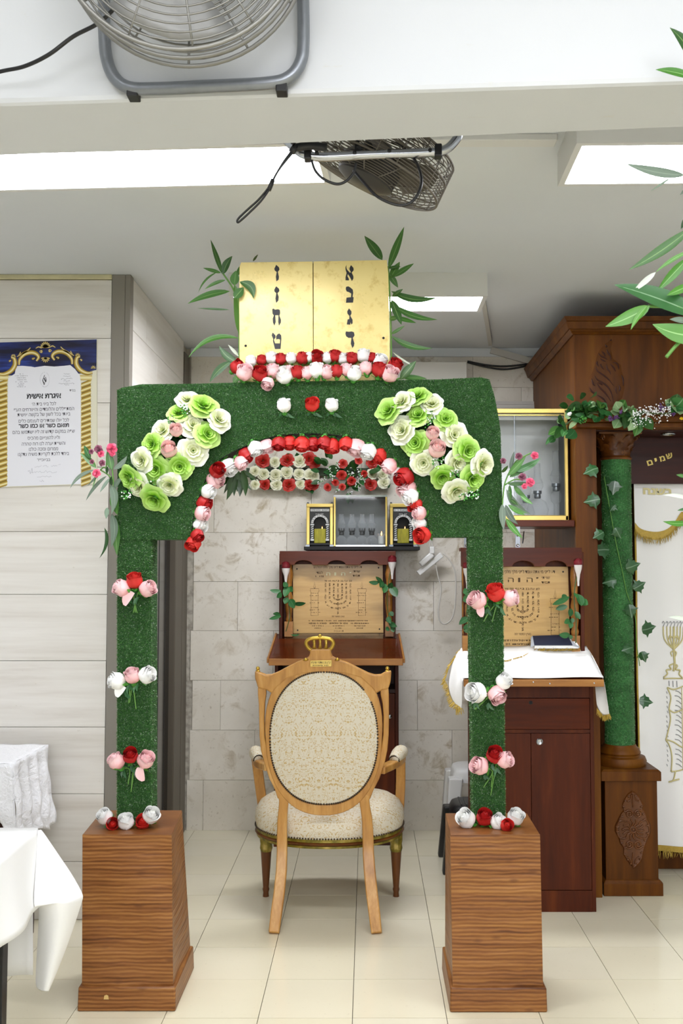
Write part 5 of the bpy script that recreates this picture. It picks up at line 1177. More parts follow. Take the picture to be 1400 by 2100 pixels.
# ================================================================ ARMCHAIR (seen from behind)
def armchair():
    Tc = lambda x, y, Y: P(480 + x / 3.0895, 1280 + y / 3.0882, Y)
    def Yb(y):                      # the back leans towards the hall
        t = (y - 60) / (1360 - 60); return 4.43 + .13 * t
    B = lambda x, y, d=0.0: Tc(x, y, Yb(y) + d)
    t = thing('armchair', 'carved beech armchair with oval damask back and crown, standing under the turf arch', 'chair', (-.19, 4.75, 0))
    k = MPP(4.45) / 3.09; up = V(0, -1, -.11)
    CXo, CYo, RX, RY, EX = 568, 722, 340, 418, 2.25
    def ov(a, s=0.0):
        c, n = math.cos(a), math.sin(a)
        x = (abs(c) ** (2 / EX)) * (1 if c > 0 else -1); y = (abs(n) ** (2 / EX)) * (1 if n > 0 else -1)
        return CXo + (RX + s) * x, CYo + (RY + s) * y
    # oval ring
    N = 72; path = []; ws = []
    for i in range(N + 1):
        a = 2 * PI * i / N - PI / 2; n_ = max(0, -math.sin(a)); w_ = 29 + 40 * max(0, math.sin(a)) ** 3 + 28 * n_ ** 2 + 34 * n_ ** .8 * (1 - n_ ** 6)
        x, y = ov(a, w_ / 2 - 2); path.append(B(x, y, -.004)); ws.append(w_ * k)
    MB().sweep(path, ws, .030, up).build('back_frame', MAT['chairwood'], t, angle=50, bevel=.004)
    # upholstered panels (rear and front face)
    m = MB(); nr = 10; vs = []; fs = []; na = 64
    for j in range(nr + 1):
        r = j / nr
        for i in range(na):
            x, y = ov(2 * PI * i / na); x = CXo + (x - CXo) * r; y = CYo + (y - CYo) * r
            vs.append(B(x, y, -.020 - .022 * (1 - r ** 3)))
    for j in range(nr):
        for i in range(na): l = (i + 1) % na; fs.append((j * na + i, j * na + l, j * na + na + l, j * na + na + i))
    b0 = len(vs)
    vs += [v + V(0, .05 + .05 * (1 - (j / nr) ** 2), 0) for j in range(nr + 1) for v in vs[j * na:(j + 1) * na]]
    fs += [tuple(q + b0 for q in reversed(f)) for f in list(fs)]
    m.add(vs, fs).build('back_upholstery', MAT['damask'], t, angle=180)
    m = MB(); NN = 168
    for i in range(NN):
        if 22 <= i <= 27: continue          # nails missing near the crest
        x, y = ov(-PI / 2 + 2 * PI * i / NN, 1); m.ball(B(x, y, -.022), (.0046, .003, .0046), 6, 4)
    m.build('nailheads', MAT['nail'], t, kind='stuff')
    # crest rail with ears
    upp = [(130, 298), (160, 306), (200, 322), (235, 320), (280, 302), (330, 275), (400, 240), (450, 222), (472, 205), (480, 185), (482, 158), (612, 158), (614, 185), (622, 205), (650, 222), (720, 245), (800, 285), (850, 310), (890, 322), (930, 320), (962, 302), (996, 296)]
    low = [(992, 360), (985, 385), (975, 412), (935, 418), (900, 440), (868, 400), (800, 340), (700, 312), (568, 306), (440, 312), (335, 344), (270, 400), (240, 440), (205, 418), (150, 405), (143, 380), (132, 345)]
    MB().prism([B(x, y, -.022) for x, y in upp + low], (0, .042, 0)).build('crest_rail', MAT['chairwood'], t, smooth=False, bevel=.006)
    for x in (150, 970):
        q = B(x, 290, 0); MB().lathe([(.008, -.01), (.011, -.004), (.006, 0), (.009, .006), (.007, .013), (.001, .016)], q, 12).build('finial', MAT['gilt'], t)
    # crown
    cr = MB().tube(spline([B(x, y, -.004) for x, y in [(492, 168), (468, 148), (456, 118), (478, 94), (543, 86), (606, 94), (628, 118), (618, 148), (596, 168)]], 5), [.0085] * 41, 8)
    for x0, y0, x1, y1 in ((508, 158, 505, 100), (543, 160, 543, 92), (580, 158, 582, 100)): cr.tube([B(x0, y0, -.004), B((x0 + x1) / 2 + 2, (y0 + y1) / 2, -.004), B(x1, y1, -.004)], [.009, .006, .008], 8)
    cr.tube([B(485, 166, -.004), B(543, 170, -.004), B(602, 166, -.004)], .010, 8); cr.ball(B(543, 76, -.004), .0095, 10, 7)
    cr.build('crown', MAT['gilt'], t, angle=180)
    for x0, x1 in ((440, 468), (640, 665)): MB().tube([B(x0, 228, -.02), B((x0 + x1) / 2, 222, -.026), B(x1, 226, -.02)], [.004, .008, .004], 8).build('leaf_ornament', MAT['gilt'], t, angle=180)
    q = [B(482, 270, -.026), B(617, 268, -.026), B(617, 229, -.026), B(482, 231, -.026)]
    pl = MB().prism(q, (0, .003, 0)).build('name_plate', MAT['gold'], t, smooth=False, bevel=.0008)
    m = MB(); heb(m, 'לכ״ק מרן האדמו״ר שליט״א', B(549, 243, -.0266), .010, 122 * k, .02); strokes(m, B(549, 262, -.0266), 100 * k, .006, 14, 5); m.build('engraving', MAT['ink'], pl, smooth=False)
    # stiles and rear legs
    L = [(178, 395, 52), (178, 440, 52), (177, 500, 38), (176, 580, 32), (178, 700, 32), (190, 790, 38), (212, 860, 46), (250, 960, 58), (290, 1030, 66), (310, 1090, 68)]
    Rr = [(950, 395, 52), (953, 440, 52), (960, 500, 40), (963, 580, 34), (961, 700, 34), (950, 790, 40), (932, 860, 48), (893, 960, 60), (852, 1030, 68), (828, 1090, 70)]
    LL = [(310, 1070, 66), (316, 1110, 60), (312, 1160, 58), (306, 1230, 62), (304, 1330, 64), (304, 1450, 66), (300, 1560, 68), (286, 1700, 70), (268, 1830, 70), (252, 1955, 66)]
    RL = [(828, 1070, 66), (824, 1110, 64), (830, 1160, 62), (842, 1230, 66), (847, 1330, 70), (850, 1450, 72), (858, 1560, 74), (872, 1700, 74), (888, 1830, 72), (903, 1958, 66)]
    for pts in (L, Rr): MB().sweep([B(x, y) for x, y, w_ in pts], [w_ * k for x, y, w_ in pts], .032, up).build('stile', MAT['chairwood'], t, angle=50, bevel=.004)
    def Yl(y): return Yb(y) if y < 1330 else 4.557 - .155 * ((y - 1330) / 630) ** 1.5
    for pts in (LL, RL):
        pth = [Tc(x, y, Yl(y) + .004) for x, y, w_ in pts]; pth[-1].z = 0.0
        MB().sweep(pth, [w_ * k for x, y, w_ in pts], .042, V(0, -1, 0)).build('leg', MAT['chairwood'], t, angle=50, bevel=.005)
    # seat
    cx, cy = -.183, 4.86; zr0, zr1 = .318, .360
    def seat_r(a, grow=0.0):
        c, n = math.cos(a), math.sin(a); e = 2.6
        rx = .345 + grow; ry = (.30 if n < 0 else .24) + grow
        d = (abs(c / rx) ** e + abs(n / ry) ** e) ** (-1 / e) if n > 0 else (abs(c / rx) ** 2.1 + abs(n / ry) ** 2.1) ** (-1 / 2.1)
        return Vector((cx + d * c, cy + d * n, 0))
    NA = 60; vs = []; prof = [(.0, zr1 - .02), (.004, zr1), (.012, zr1 + .03), (.010, zr1 + .07), (-.01, zr1 + .105), (-.05, zr1 + .13), (-.11, zr1 + .146), (-.2, zr1 + .155), (-.29, zr1 + .157)]
    for g, z in prof:
        for i in range(NA): p = seat_r(2 * PI * i / NA, max(g, -.235)); q = Vector((cx, cy, 0)); p = p if g > -.23 else q.lerp(seat_r(2 * PI * i / NA, -.235), .2); vs.append(V(p.x, p.y, z))
    fs = [(j * NA + i, j * NA + (i + 1) % NA, (j + 1) * NA + (i + 1) % NA, (j + 1) * NA + i) for j in range(len(prof) - 1) for i in range(NA)] + [tuple(range((len(prof) - 1) * NA, len(prof) * NA))]
    MB().add(vs, fs).build('seat', MAT['damask'], t, angle=180)
    def band(z0, z1, g, name, mat, bulge=0.0):
        vs = []; pr = [(g - .03, z0), (g, z0), (g + bulge, (z0 + z1) / 2), (g, z1), (g - .03, z1)]
        for gg, z in pr:
            for i in range(NA): p = seat_r(2 * PI * i / NA, gg); vs.append(V(p.x, p.y, z))
        fs = [(j * NA + i, j * NA + (i + 1) % NA, (j + 1) * NA + (i + 1) % NA, (j + 1) * NA + i) for j in range(4) for i in range(NA)]
        return MB().add(vs, fs).build(name, mat, t, angle=60)
    band(.318, .328, .004, 'gilt_moulding', MAT['green_gilt']); band(.327, .346, .002, 'seat_rail', MAT['carve'], .010); band(.345, .358, .006, 'gilt_moulding', MAT['green_gilt'])
    m = MB()
    for i in range(150):
        p = seat_r(2 * PI * i / 150, .010); m.ball((p.x, p.y, .363), .0042, 6, 4)
    m.build('nailheads', MAT['nail'], t, kind='stuff')
    for x in (545, 812):
        f = F(x, 1838); lg = MB()
        lg.lathe([(.015, 0), (.013, .02), (.017, .035), (.014, .045), (.0155, .06), (.026, .21), (.027, .215)], f, 14)
        lg.build('leg', MAT['carve'], t); o = MB().lathe([(.027, .215), (.031, .23), (.028, .25), (.031, .265), (.031, .335)], f, 10).build('leg_capital', MAT['green_gilt'], t, angle=20)
    # arms
    for s, st, el, fr, post in ((-1, (222, 905), (165, 885), (140, 800), (186, 1090)), (1, (925, 925), (1000, 890), (1055, 795), (1045, 1090))):
        a = B(*st); e1 = Tc(el[0], el[1], 4.66); e2 = Tc(fr[0], fr[1] + 55, 4.82); tip = Tc(fr[0] - 2 * s, fr[1] + 20, 4.93)
        MB().sweep(spline([a, e1, e2, tip], 5), [.045] * 16, .034, V(0, 0, 1)).build('armrest', MAT['chairwood'], t, angle=50, bevel=.006)
        pd = MB(); pp = spline([e1.lerp(e2, .1) + V(s * .004, 0, .022), e1.lerp(e2, .6) + V(s * .006, 0, .034), e2 + V(s * .004, .01, .030), e2.lerp(tip, .45) + V(0, 0, .018)], 5)
        pd.tube(pp, [.020 + .014 * math.sin(PI * min(1, i / (len(pp) - 1) * .9 + .08)) for i in range(len(pp))], 12); pd.build('arm_pad', MAT['damask'], t, angle=180)
        m = MB()
        for i in range(12): aa = PI * i / 11; m.ball(pp[0] + V(.024 * math.cos(aa), -.004, .024 * math.sin(aa) - .008), .004, 5, 4)
        m.build('nailheads', MAT['nail'], t, kind='stuff')
        pb = Tc(post[0], post[1], 4.93); pb.z = .40
        MB().sweep(spline([e2.lerp(tip, .5) + V(0, 0, -.01), (e2.lerp(tip, .5) + pb) / 2 + V(s * .004, .02, 0), pb], 6), [.045] * 13, .04, V(0, -1, 0)).build('arm_support', MAT['chairwood'], t, angle=50, bevel=.005)
        MB().tube([tip + V(0, 0, -.01), tip + V(s * .006, .015, .022)], [.018, .012], 10).build('gilt_tip', MAT['gilt'], t, angle=180)
armchair()
# ================================================================ STOOLS BEHIND THE LECTERN
def stool(name, label, cx, cy, h, w_, mat, holes):
    t = thing(name, label, 'stool', (cx, cy, 0)); a = w_ / 2
    m = MB(); n = 24
    sq = lambda r, z: [(cx + r * (abs(math.cos(2 * PI * i / n)) ** .5) * (1 if math.cos(2 * PI * i / n) > 0 else -1), cy + r * (abs(math.sin(2 * PI * i / n)) ** .5) * (1 if math.sin(2 * PI * i / n) > 0 else -1), z) for i in range(n)]
    rings = [sq(a * .2, h), sq(a * .8, h - .002), sq(a * .93, h - .010), sq(a, h - .03), sq(a * 1.02, h - .08)]
    vs = [p for r in rings for p in r]; fs = [tuple(range(n))] + [(j * n + i, j * n + (i + 1) % n, j * n + n + (i + 1) % n, j * n + n + i) for j in range(4) for i in range(n)]
    m.add(vs, fs).build('seat', mat, t, angle=60)
    for sx in (-1, 1):
        for sy in (-1, 1):
            b = V(cx + sx * a * 1.18, cy + sy * a * 1.18, 0); tp_ = V(cx + sx * a * .9, cy + sy * a * .9, h - .05)
            MB().hexa([b + V(-.03, -.03, 0), b + V(.03, -.03, 0), b + V(.03, .03, 0), b + V(-.03, .03, 0)], [tp_ + V(-.04, -.04, 0), tp_ + V(.04, -.04, 0), tp_ + V(.04, .04, 0), tp_ + V(-.04, .04, 0)]).build('leg', mat, t, smooth=False, bevel=.008)
    if holes:
        m = MB()
        for i in range(7): u = -a * .6 + i * a * .2; m.box(cx + u - .004, cx + u + .004, cy - a * .7, cy + a * .7, h - .001, h + .002)
        m.build('ribs', mat, t, smooth=False, kind='stuff')
stool('plastic_stool', 'white plastic stool half hidden behind the cloth-covered lectern', .62, 5.86, .445, .27, MAT['white_plastic'], False)
stool('plastic_stool', 'low black plastic stool in front of the white one, behind the pedestal', .575, 5.42, .335, .27, plain('black_stool_plastic', '#1b1b1c', .4), True)
# ================================================================ POWER STRIP ON ITS CABLE
def power_strip():
    Y = 6.02; T = lambda x, y, Y=Y: P(520 + x / 3.1818, 1100 + y / 3.1818, Y)
    t = thing('power_strip', 'white multi-plug power strip hanging by its cable on the marble wall', 'power strip', tuple(T(1150, 170)))
    a, b = T(1072, 242), T(1228, 118); ax = (b - a).normalized(); sd = V(-ax.z, 0, ax.x)
    MB().sweep([a, b], .035, .03, V(0, -1, 0)).build('strip_body', MAT['white_plastic'], t, smooth=False, bevel=.005)
    a, b = T(1085, 185), T(1165, 115)
    MB().sweep([a + V(0, -.02, 0), b + V(0, -.02, 0)], .036, .035, V(0, -1, 0)).build('adapter', MAT['white_plastic'], t, smooth=False, bevel=.008)
    MB().box(b.x - .018, b.x + .012, 5.98, 6.02, b.z, b.z + .045).build('plug', MAT['white_plastic'], t, smooth=False, bevel=.006)
    c = plain('white_cable', '#cfccc4', .5)
    MB().tube(spline([T(1160, 5), T(1170, 90), T(1200, 250), T(1222, 350), T(1205, 470), T(1212, 545), T(1245, 572), T(1290, 540), T(1312, 460), T(1318, 320), T(1310, 220), T(1275, 150), T(1235, 112)], 6), .0045, 6).build('cable', c, t, angle=180)
    MB().tube(spline([T(1160, 5), T(1152, 40), T(1145, 75)], 5), .004, 6).build('cable', c, t, angle=180)
    MB().lathe([(.006, 0), (.006, -.02), (.003, -.022)], T(1160, 5, 6.115) , 8, 'Y').build('wall_hook', MAT['chrome'], t)
    o = T(1160, 5, 6.115)
power_strip()
# ================================================================ POSTER ON THE LEFT WALL
def poster():
    Y = LWY - .012; k = 6.5619
    T = lambda x, y, d=0: P(x / k, 690 + y / k, Y - d)
    mm = MPP(Y) / k
    t = thing('framed_poster', 'printed Hebrew letter on a poster with gold twisted columns and blue curtain', 'poster', tuple(T(590, 2020)))
    q = [T(-125, 2035), T(1303, 1985), T(1300, 40), T(-125, 85)]
    MB().prism(q, (0, .010, 0)).build('board', MAT['paper_edge'], t, smooth=False)
    def flat(pts, mat, name, d): return MB().add([T(x, y, d) for x, y in pts], [tuple(range(len(pts)))]).build(name, mat, t, smooth=False)
    flat([(-125, 85), (1300, 40), (1297, 450), (1080, 500), (-40, 530), (-125, 520)], MAT['blue_print'], 'printed_curtain', .0004)
    arch = [(85, 2020), (110, 560), (200, 500), (215, 400), (300, 395), (420, 405), (465, 415), (600, 395), (730, 405), (860, 395), (945, 385), (1010, 440), (1085, 540), (1085, 1985)]
    flat(arch, MAT['paper'], 'printed_sheet', .0008)
    # twisted columns: one printed coil after another
    for x0, x1, yb in ((-65, 100, 2020), (1090, 1225, 1985)):
        m = MB(); n = 20; h = (yb - 590) / n; cxm = (x0 + x1) / 2; w_ = (x1 - x0) / 2
        for i in range(n):
            y = 600 + i * h; pts = []; at = []
            for j in range(5):
                v = j / 4
                for u in (-1, -.6, 0, .6, 1):
                    pts.append(T(cxm + u * w_ * (1 if .1 < v < .9 else .9), y + h * v - u * h * .35, .0012)); at.append((0, v, 0))
            m.add(pts, [(r * 5 + c, r * 5 + c + 1, r * 5 + c + 6, r * 5 + c + 5) for r in range(4) for c in range(4)], at)
        m.add([T(x0 - 8, 590, .0013), T(x1 + 8, 590, .0013), T(x1 + 14, 520, .0013), T(x0 - 14, 520, .0013)], [(0, 1, 2, 3)], [(0, .3, 0), (0, .3, 0), (0, .8, 0), (0, .8, 0)])
        m.build('printed_column', MAT['gold_print'], t, smooth=False)
    def rib(pts, w_, mb, d=.0015):
        p = spline([V(x, 0, y) for x, y in pts], 8); n = len(p); vs = []; at = []; fs = []
        for i in range(n):
            tg = (p[min(i + 1, n - 1)] - p[max(i - 1, 0)]).normalized(); nx, ny = -tg.z, tg.x; wd = w_ * (.45 + .55 * math.sin(PI * (i + .5) / n)) / 2
            for j in range(5): u = j / 4 * 2 - 1; vs.append(T(p[i].x + nx * u * wd, p[i].z + ny * u * wd, d)); at.append((0, j / 4, 0))
        for i in range(n - 1):
            for j in range(4): fs.append((i * 5 + j, i * 5 + j + 1, i * 5 + 6 + j, i * 5 + 5 + j))
        mb.add(vs, fs, at)
    m = MB(); f = lambda pts: [(1225 - x, y - 12) for x, y in pts]
    A = [[(255, 385), (265, 310), (330, 240), (420, 215), (490, 235), (520, 280), (490, 330)], [(-20, 500), (60, 505), (150, 460), (200, 380), (190, 300), (150, 280)], [(230, 270), (300, 230), (370, 190), (410, 150)], [(480, 160), (520, 140), (560, 160)], [(530, 200), (560, 190), (560, 215), (535, 210)], [(140, 340), (130, 330), (150, 320)], [(250, 250), (270, 225), (275, 205)], [(455, 310), (440, 300), (470, 290)]]
    W = [62, 70, 26, 20, 22, 30, 18, 30]
    for p, w_ in zip(A, W): rib(p, w_, m); rib(f(p), w_, m)
    for c_, r_, n_ in (((612, 150), 72, 9), ((612, 285), 60, 7), ((180, 275), 36, 6), ((1045, 262), 36, 6), ((1255, 430), 36, 6)):
        for i in range(n_):
            a = (-PI * .95 + PI * .9 * i / (n_ - 1)) if c_[1] < 200 or c_[1] in (275, 262, 430) else (PI * .05 + PI * .9 * i / (n_ - 1)); rib([(c_[0], c_[1]), (c_[0] + r_ * .6 * math.cos(a), c_[1] + r_ * .6 * math.sin(a)), (c_[0] + r_ * math.cos(a), c_[1] + r_ * 1.1 * math.sin(a))], r_ * .36, m, .0018)
    m.build('printed_ornament', MAT['gold_print'], t, smooth=False)
    m = MB()
    def line(s, x0, x1, y, h, mb, b=0.0): heb(mb, s, T((x0 + x1) / 2, y, .0013), h, (x1 - x0) * mm, b, (1, 0, .022), (0, 0, 1))
    line('בס״ד', 935, 1015, 727, .010, m)
    for s, a, b, y in (('לכל באי בית ה׳', 428, 755, 903), ('המתפללים והלומדים והאורחים הע״י', 183, 1000, 975), ('באתי בכל לשון של בקשה אישית', 232, 948, 1052), ('לכל אלו שמתירים לעצמם כלים', 248, 930, 1128), ('שפה במקום קדוש זה לא ישתמשו בהם', 168, 1008, 1285), ('ולא להוציאם מהכיס', 370, 805, 1360), ('והשי״ת יערה לנו רוח טהרה', 292, 880, 1438), ('ממרום ונזכה כולנו', 388, 782, 1510), ('ביחד ללכת לקראת משיח צדקנו', 240, 930, 1585), ('בבאכי״ר', 497, 676, 1660)):
        mm_ = MB(); line(s, a, b, y, .0142 if 'ל' in s or 'ק' in s else .012, mm_, .004); mm_.build('lettering', MAT['ink_grey'], t, smooth=False)
    m.build('lettering', MAT['ink_grey'], t, smooth=False)
    for q_ in (('איגרת אישית', 358, 825, 803, .021), ('תואם כשר או כמו כשר', 248, 930, 1200, .017)): m = MB(); line(*q_, m, .035 if q_[4] > .02 else .03); m.build('lettering', MAT['ink'], t, smooth=False)
    m = MB()
    for i, (w_, y) in enumerate(((60, 505), (175, 530), (130, 557), (140, 583), (160, 610), (90, 633), (70, 655), (120, 677))): strokes(m, T(288, y, .0013), w_ * mm, 14 * mm, max(3, w_ // 14), 40 + i)
    for i in range(40):
        a = 2 * PI * i / 40; strokes(m, T(602 + 62 * math.cos(a), 580 + 98 * math.sin(a), .0013), 9 * mm, 8 * mm, 1, i, (-math.sin(a), 0, -math.cos(a)), (math.cos(a), 0, -math.sin(a)))
    m.build('lettering', MAT['ink_pale'], t, smooth=False)
    m = MB(); rg = random.Random(4)
    def scrawl(x0, x1, y, h, n, w_=3):
        pts = [(x0 + (x1 - x0) * i / n + rg.uniform(-4, 4), y + rg.uniform(-h, h) * (1.6 if rg.random() < .2 else .7)) for i in range(n + 1)]
        stroke2d(m, [T(p.x, p.z, .0013) for p in spline([V(a, 0, b) for a, b in pts], 4)], w_ * mm, (0, -1, 0))
    for a, b, y, n in ((860, 935, 505, 8), (850, 950, 535, 10), (820, 975, 570, 18), (855, 940, 598, 10), (790, 1000, 628, 22), (865, 930, 650, 8)): scrawl(a, b, y, 8, n, 2.5)
    m.build('handwriting', MAT['ink_grey'], t, smooth=False)
    m = MB()
    for a, b, y, n in ((465, 560, 1750, 7), (575, 650, 1745, 6), (690, 770, 1740, 6), (785, 820, 1725, 3), (420, 765, 1825, 30), (500, 690, 1885, 14), (530, 590, 1945, 6)): scrawl(a, b, y, 14, n, 2.5)
    scrawl(372, 440, 1815, 40, 5, 3); m.build('signature', MAT['ink_pale'], t, smooth=False)
    m = MB()
    for pts in ([(600, 520), (590, 560), (612, 590), (606, 620)], [(585, 560), (575, 600), (600, 630), (590, 650)], [(612, 545), (620, 580), (618, 612)], [(580, 610), (590, 640), (600, 645)], [(572, 585), (582, 610)], [(604, 560), (598, 585), (610, 600)]):
        stroke2d(m, [T(p.x, p.z, .0013) for p in spline([V(a, 0, b) for a, b in pts], 5)], 8 * mm, (0, -1, 0))
    m.build('flame_emblem', MAT['ink'], t, smooth=False)
poster()
# ================================================================ TABLES
def table_front():
    t = thing('folding_table', 'black-legged table under the white cloth beside the pedestal', 'table', (-1.7, 2.6, 0))
    x1, y1, z = -1.06, 3.22, .745
    MB().box(-2.35, x1 - .01, 1.95, y1 - .01, z - .03, z - .004).build('tabletop', MAT['panel_white'], t, smooth=False)
    for lx, ly in ((-1.105, 3.05), (-2.3, 3.05), (-1.105, 2.05), (-2.3, 2.05)): MB().box(lx - .021, lx + .021, ly - .021, ly + .021, 0, z - .03).build('leg', MAT['black'], t, smooth=False, bevel=.002)
    c = thing('tablecloth', 'plain white cloth hanging off the table nearest the hall, corner drooping low', 'tablecloth', (-1.06, 3.2, .75))
    MB().grid(lambda u, v: V(-2.37 + u * (x1 + .008 + 2.37), 1.93 + v * (y1 + .008 - 1.93), z + .004 + .0015 * math.sin(u * 20) * math.sin(v * 13)), 20, 20).build('cloth_top', MAT['cloth'], c, solid=.002)
    def side(u, v):
        y = 1.93 + (y1 + .004 - 1.93) * u; drop = .21 + .05 * (1 - u)
        return V(x1 + .008 + .035 * v + .014 * v * math.sin(u * 26) + .03 * v * v * u ** 6, y + .01 * v * math.sin(u * 14), z + .004 - drop * v - .004 * math.sin(PI * v))
    MB().grid(side, 48, 12).build('side_drop', MAT['cloth'], c, solid=.002)
    MB().grid(lambda u, v: V(-2.37 + u * (x1 + 2.37 - .01), y1 + .012 + .02 * v + .012 * v * math.sin(u * 40), z + .004 - .47 * v), 60, 10).build('back_drop', MAT['cloth'], c, solid=.002)
    MB().grid(lambda u, v: V(-2.37 + u * (x1 + 2.37), 1.925 - .02 * v + .012 * v * math.sin(u * 34), z + .004 - .26 * v), 60, 10).build('front_drop', MAT['cloth'], c, solid=.002)
    rows = [[(84, 1699, 3.225), (84, 1699, 3.226), (84, 1699, 3.227), (84, 1699, 3.228), (84, 1699, 3.23)],
            [(64, 1750, 3.11), (82, 1752, 3.12), (98, 1750, 3.16), (112, 1747, 3.2), (116, 1746, 3.23)],
            [(62, 1810, 3.10), (88, 1815, 3.10), (116, 1806, 3.13), (140, 1797, 3.19), (150, 1794, 3.23)],
            [(60, 1843, 3.10), (90, 1838, 3.10), (118, 1832, 3.12), (150, 1832, 3.16), (172, 1834, 3.22)],
            [(80, 1842, 3.16), (98, 1842, 3.12), (122, 1842, 3.11), (148, 1842, 3.14), (172, 1842, 3.22)],
            [(78, 1900, 3.2), (95, 1900, 3.16), (116, 1900, 3.14), (138, 1900, 3.16), (155, 1892, 3.22)],
            [(74, 1970, 3.22), (88, 1972, 3.18), (104, 1972, 3.16), (120, 1970, 3.18), (131, 1962, 3.23)],
            [(71, 2026, 3.23), (80, 2033, 3.2), (90, 2036, 3.18), (100, 2036, 3.19), (98, 2036, 3.23)]]
    g = [[P(*q) for q in r] for r in rows]; n = 5
    for j, v in enumerate((0.0, .34, .68, 1.0)):        # the upper half of the fold grows out of the side drop
        l = side(1 - .11 * v - .005, v) + V(.002, -.001, 0); r_ = g[j][4]
        for i in range(5):
            q = l.lerp(r_, i / 4); b_ = math.sin(PI * i / 4) * v; g[j][i] = q + V(.010 * b_, -.022 * b_, 0)
    MB().add([p for r in g for p in r], [(j * n + i, j * n + i + 1, j * n + n + i + 1, j * n + n + i) for j in range(len(g) - 1) for i in range(n - 1)]).build('corner_fold', MAT['cloth'], c, angle=180, subsurf=2, solid=.002)
table_front()
def table_back():
    t = thing('side_table', 'small table against the stone wall under a crinkled white cloth', 'table', (-1.9, 4.25, 0))
    x1, y0, y1, z = -1.415, 4.0, 4.44, .80
    MB().box(-2.6, x1 - .01, y0 + .01, y1 - .005, z - .03, z - .004).build('tabletop', MAT['cherry_x'], t, smooth=False)
    for lx in (-2.55, -1.47):
        for ly in (4.06, 4.40): MB().box(lx - .02, lx + .02, ly - .02, ly + .02, 0, z - .03).build('leg', MAT['ark_dark'], t, smooth=False)
    MB().box(-2.55, -1.5, 4.10, 4.12, .2, z - .03).build('apron', MAT['seatbrown'], t, smooth=False)
    c = thing('tablecloth', 'crinkled white satin cloth on the small table against the stone wall', 'tablecloth', (-1.415, 4.2, .8))
    MB().grid(lambda u, v: V(-2.62 + u * (x1 + .006 + 2.62), y0 - .004 + v * (y1 - y0 + .004), z + .004 + .002 * math.sin(u * 60 + 4 * math.sin(v * 9))), 40, 16).build('cloth_top', MAT['crinkle'], c, solid=.002)
    def sd(u, v):
        y = y0 - .004 + (y1 - y0 + .004) * u
        return V(x1 + .006 + .03 * v + .016 * min(1, v * 3) * math.sin(u * 24 + v * 2 * u) + .006 * math.sin(v * 15 + u * 20) * v, y, z + .004 - (.33 + .02 * math.sin(u * 9)) * v)
    MB().grid(sd, 50, 24).build('side_drop', MAT['crinkle'], c, solid=.002)
    def fr(u, v):
        x = -2.62 + (x1 + .006 + 2.62) * u; d = .26 - .05 * math.exp(-((u - .93) / .03) ** 2) + .09 * max(0, (u - .96) / .04)
        g_ = 1 - u ** 10; x += .03 * v * u ** 10
        return V(x, y0 - .004 + g_ * v * (-.022 + .016 * math.sin(u * 70 + 5 * v) + .01 * math.sin(v * 14 + u * 40)), z + .004 - d * v)
    MB().grid(fr, 90, 16).build('front_drop', MAT['crinkle'], c, solid=.002)
table_back()
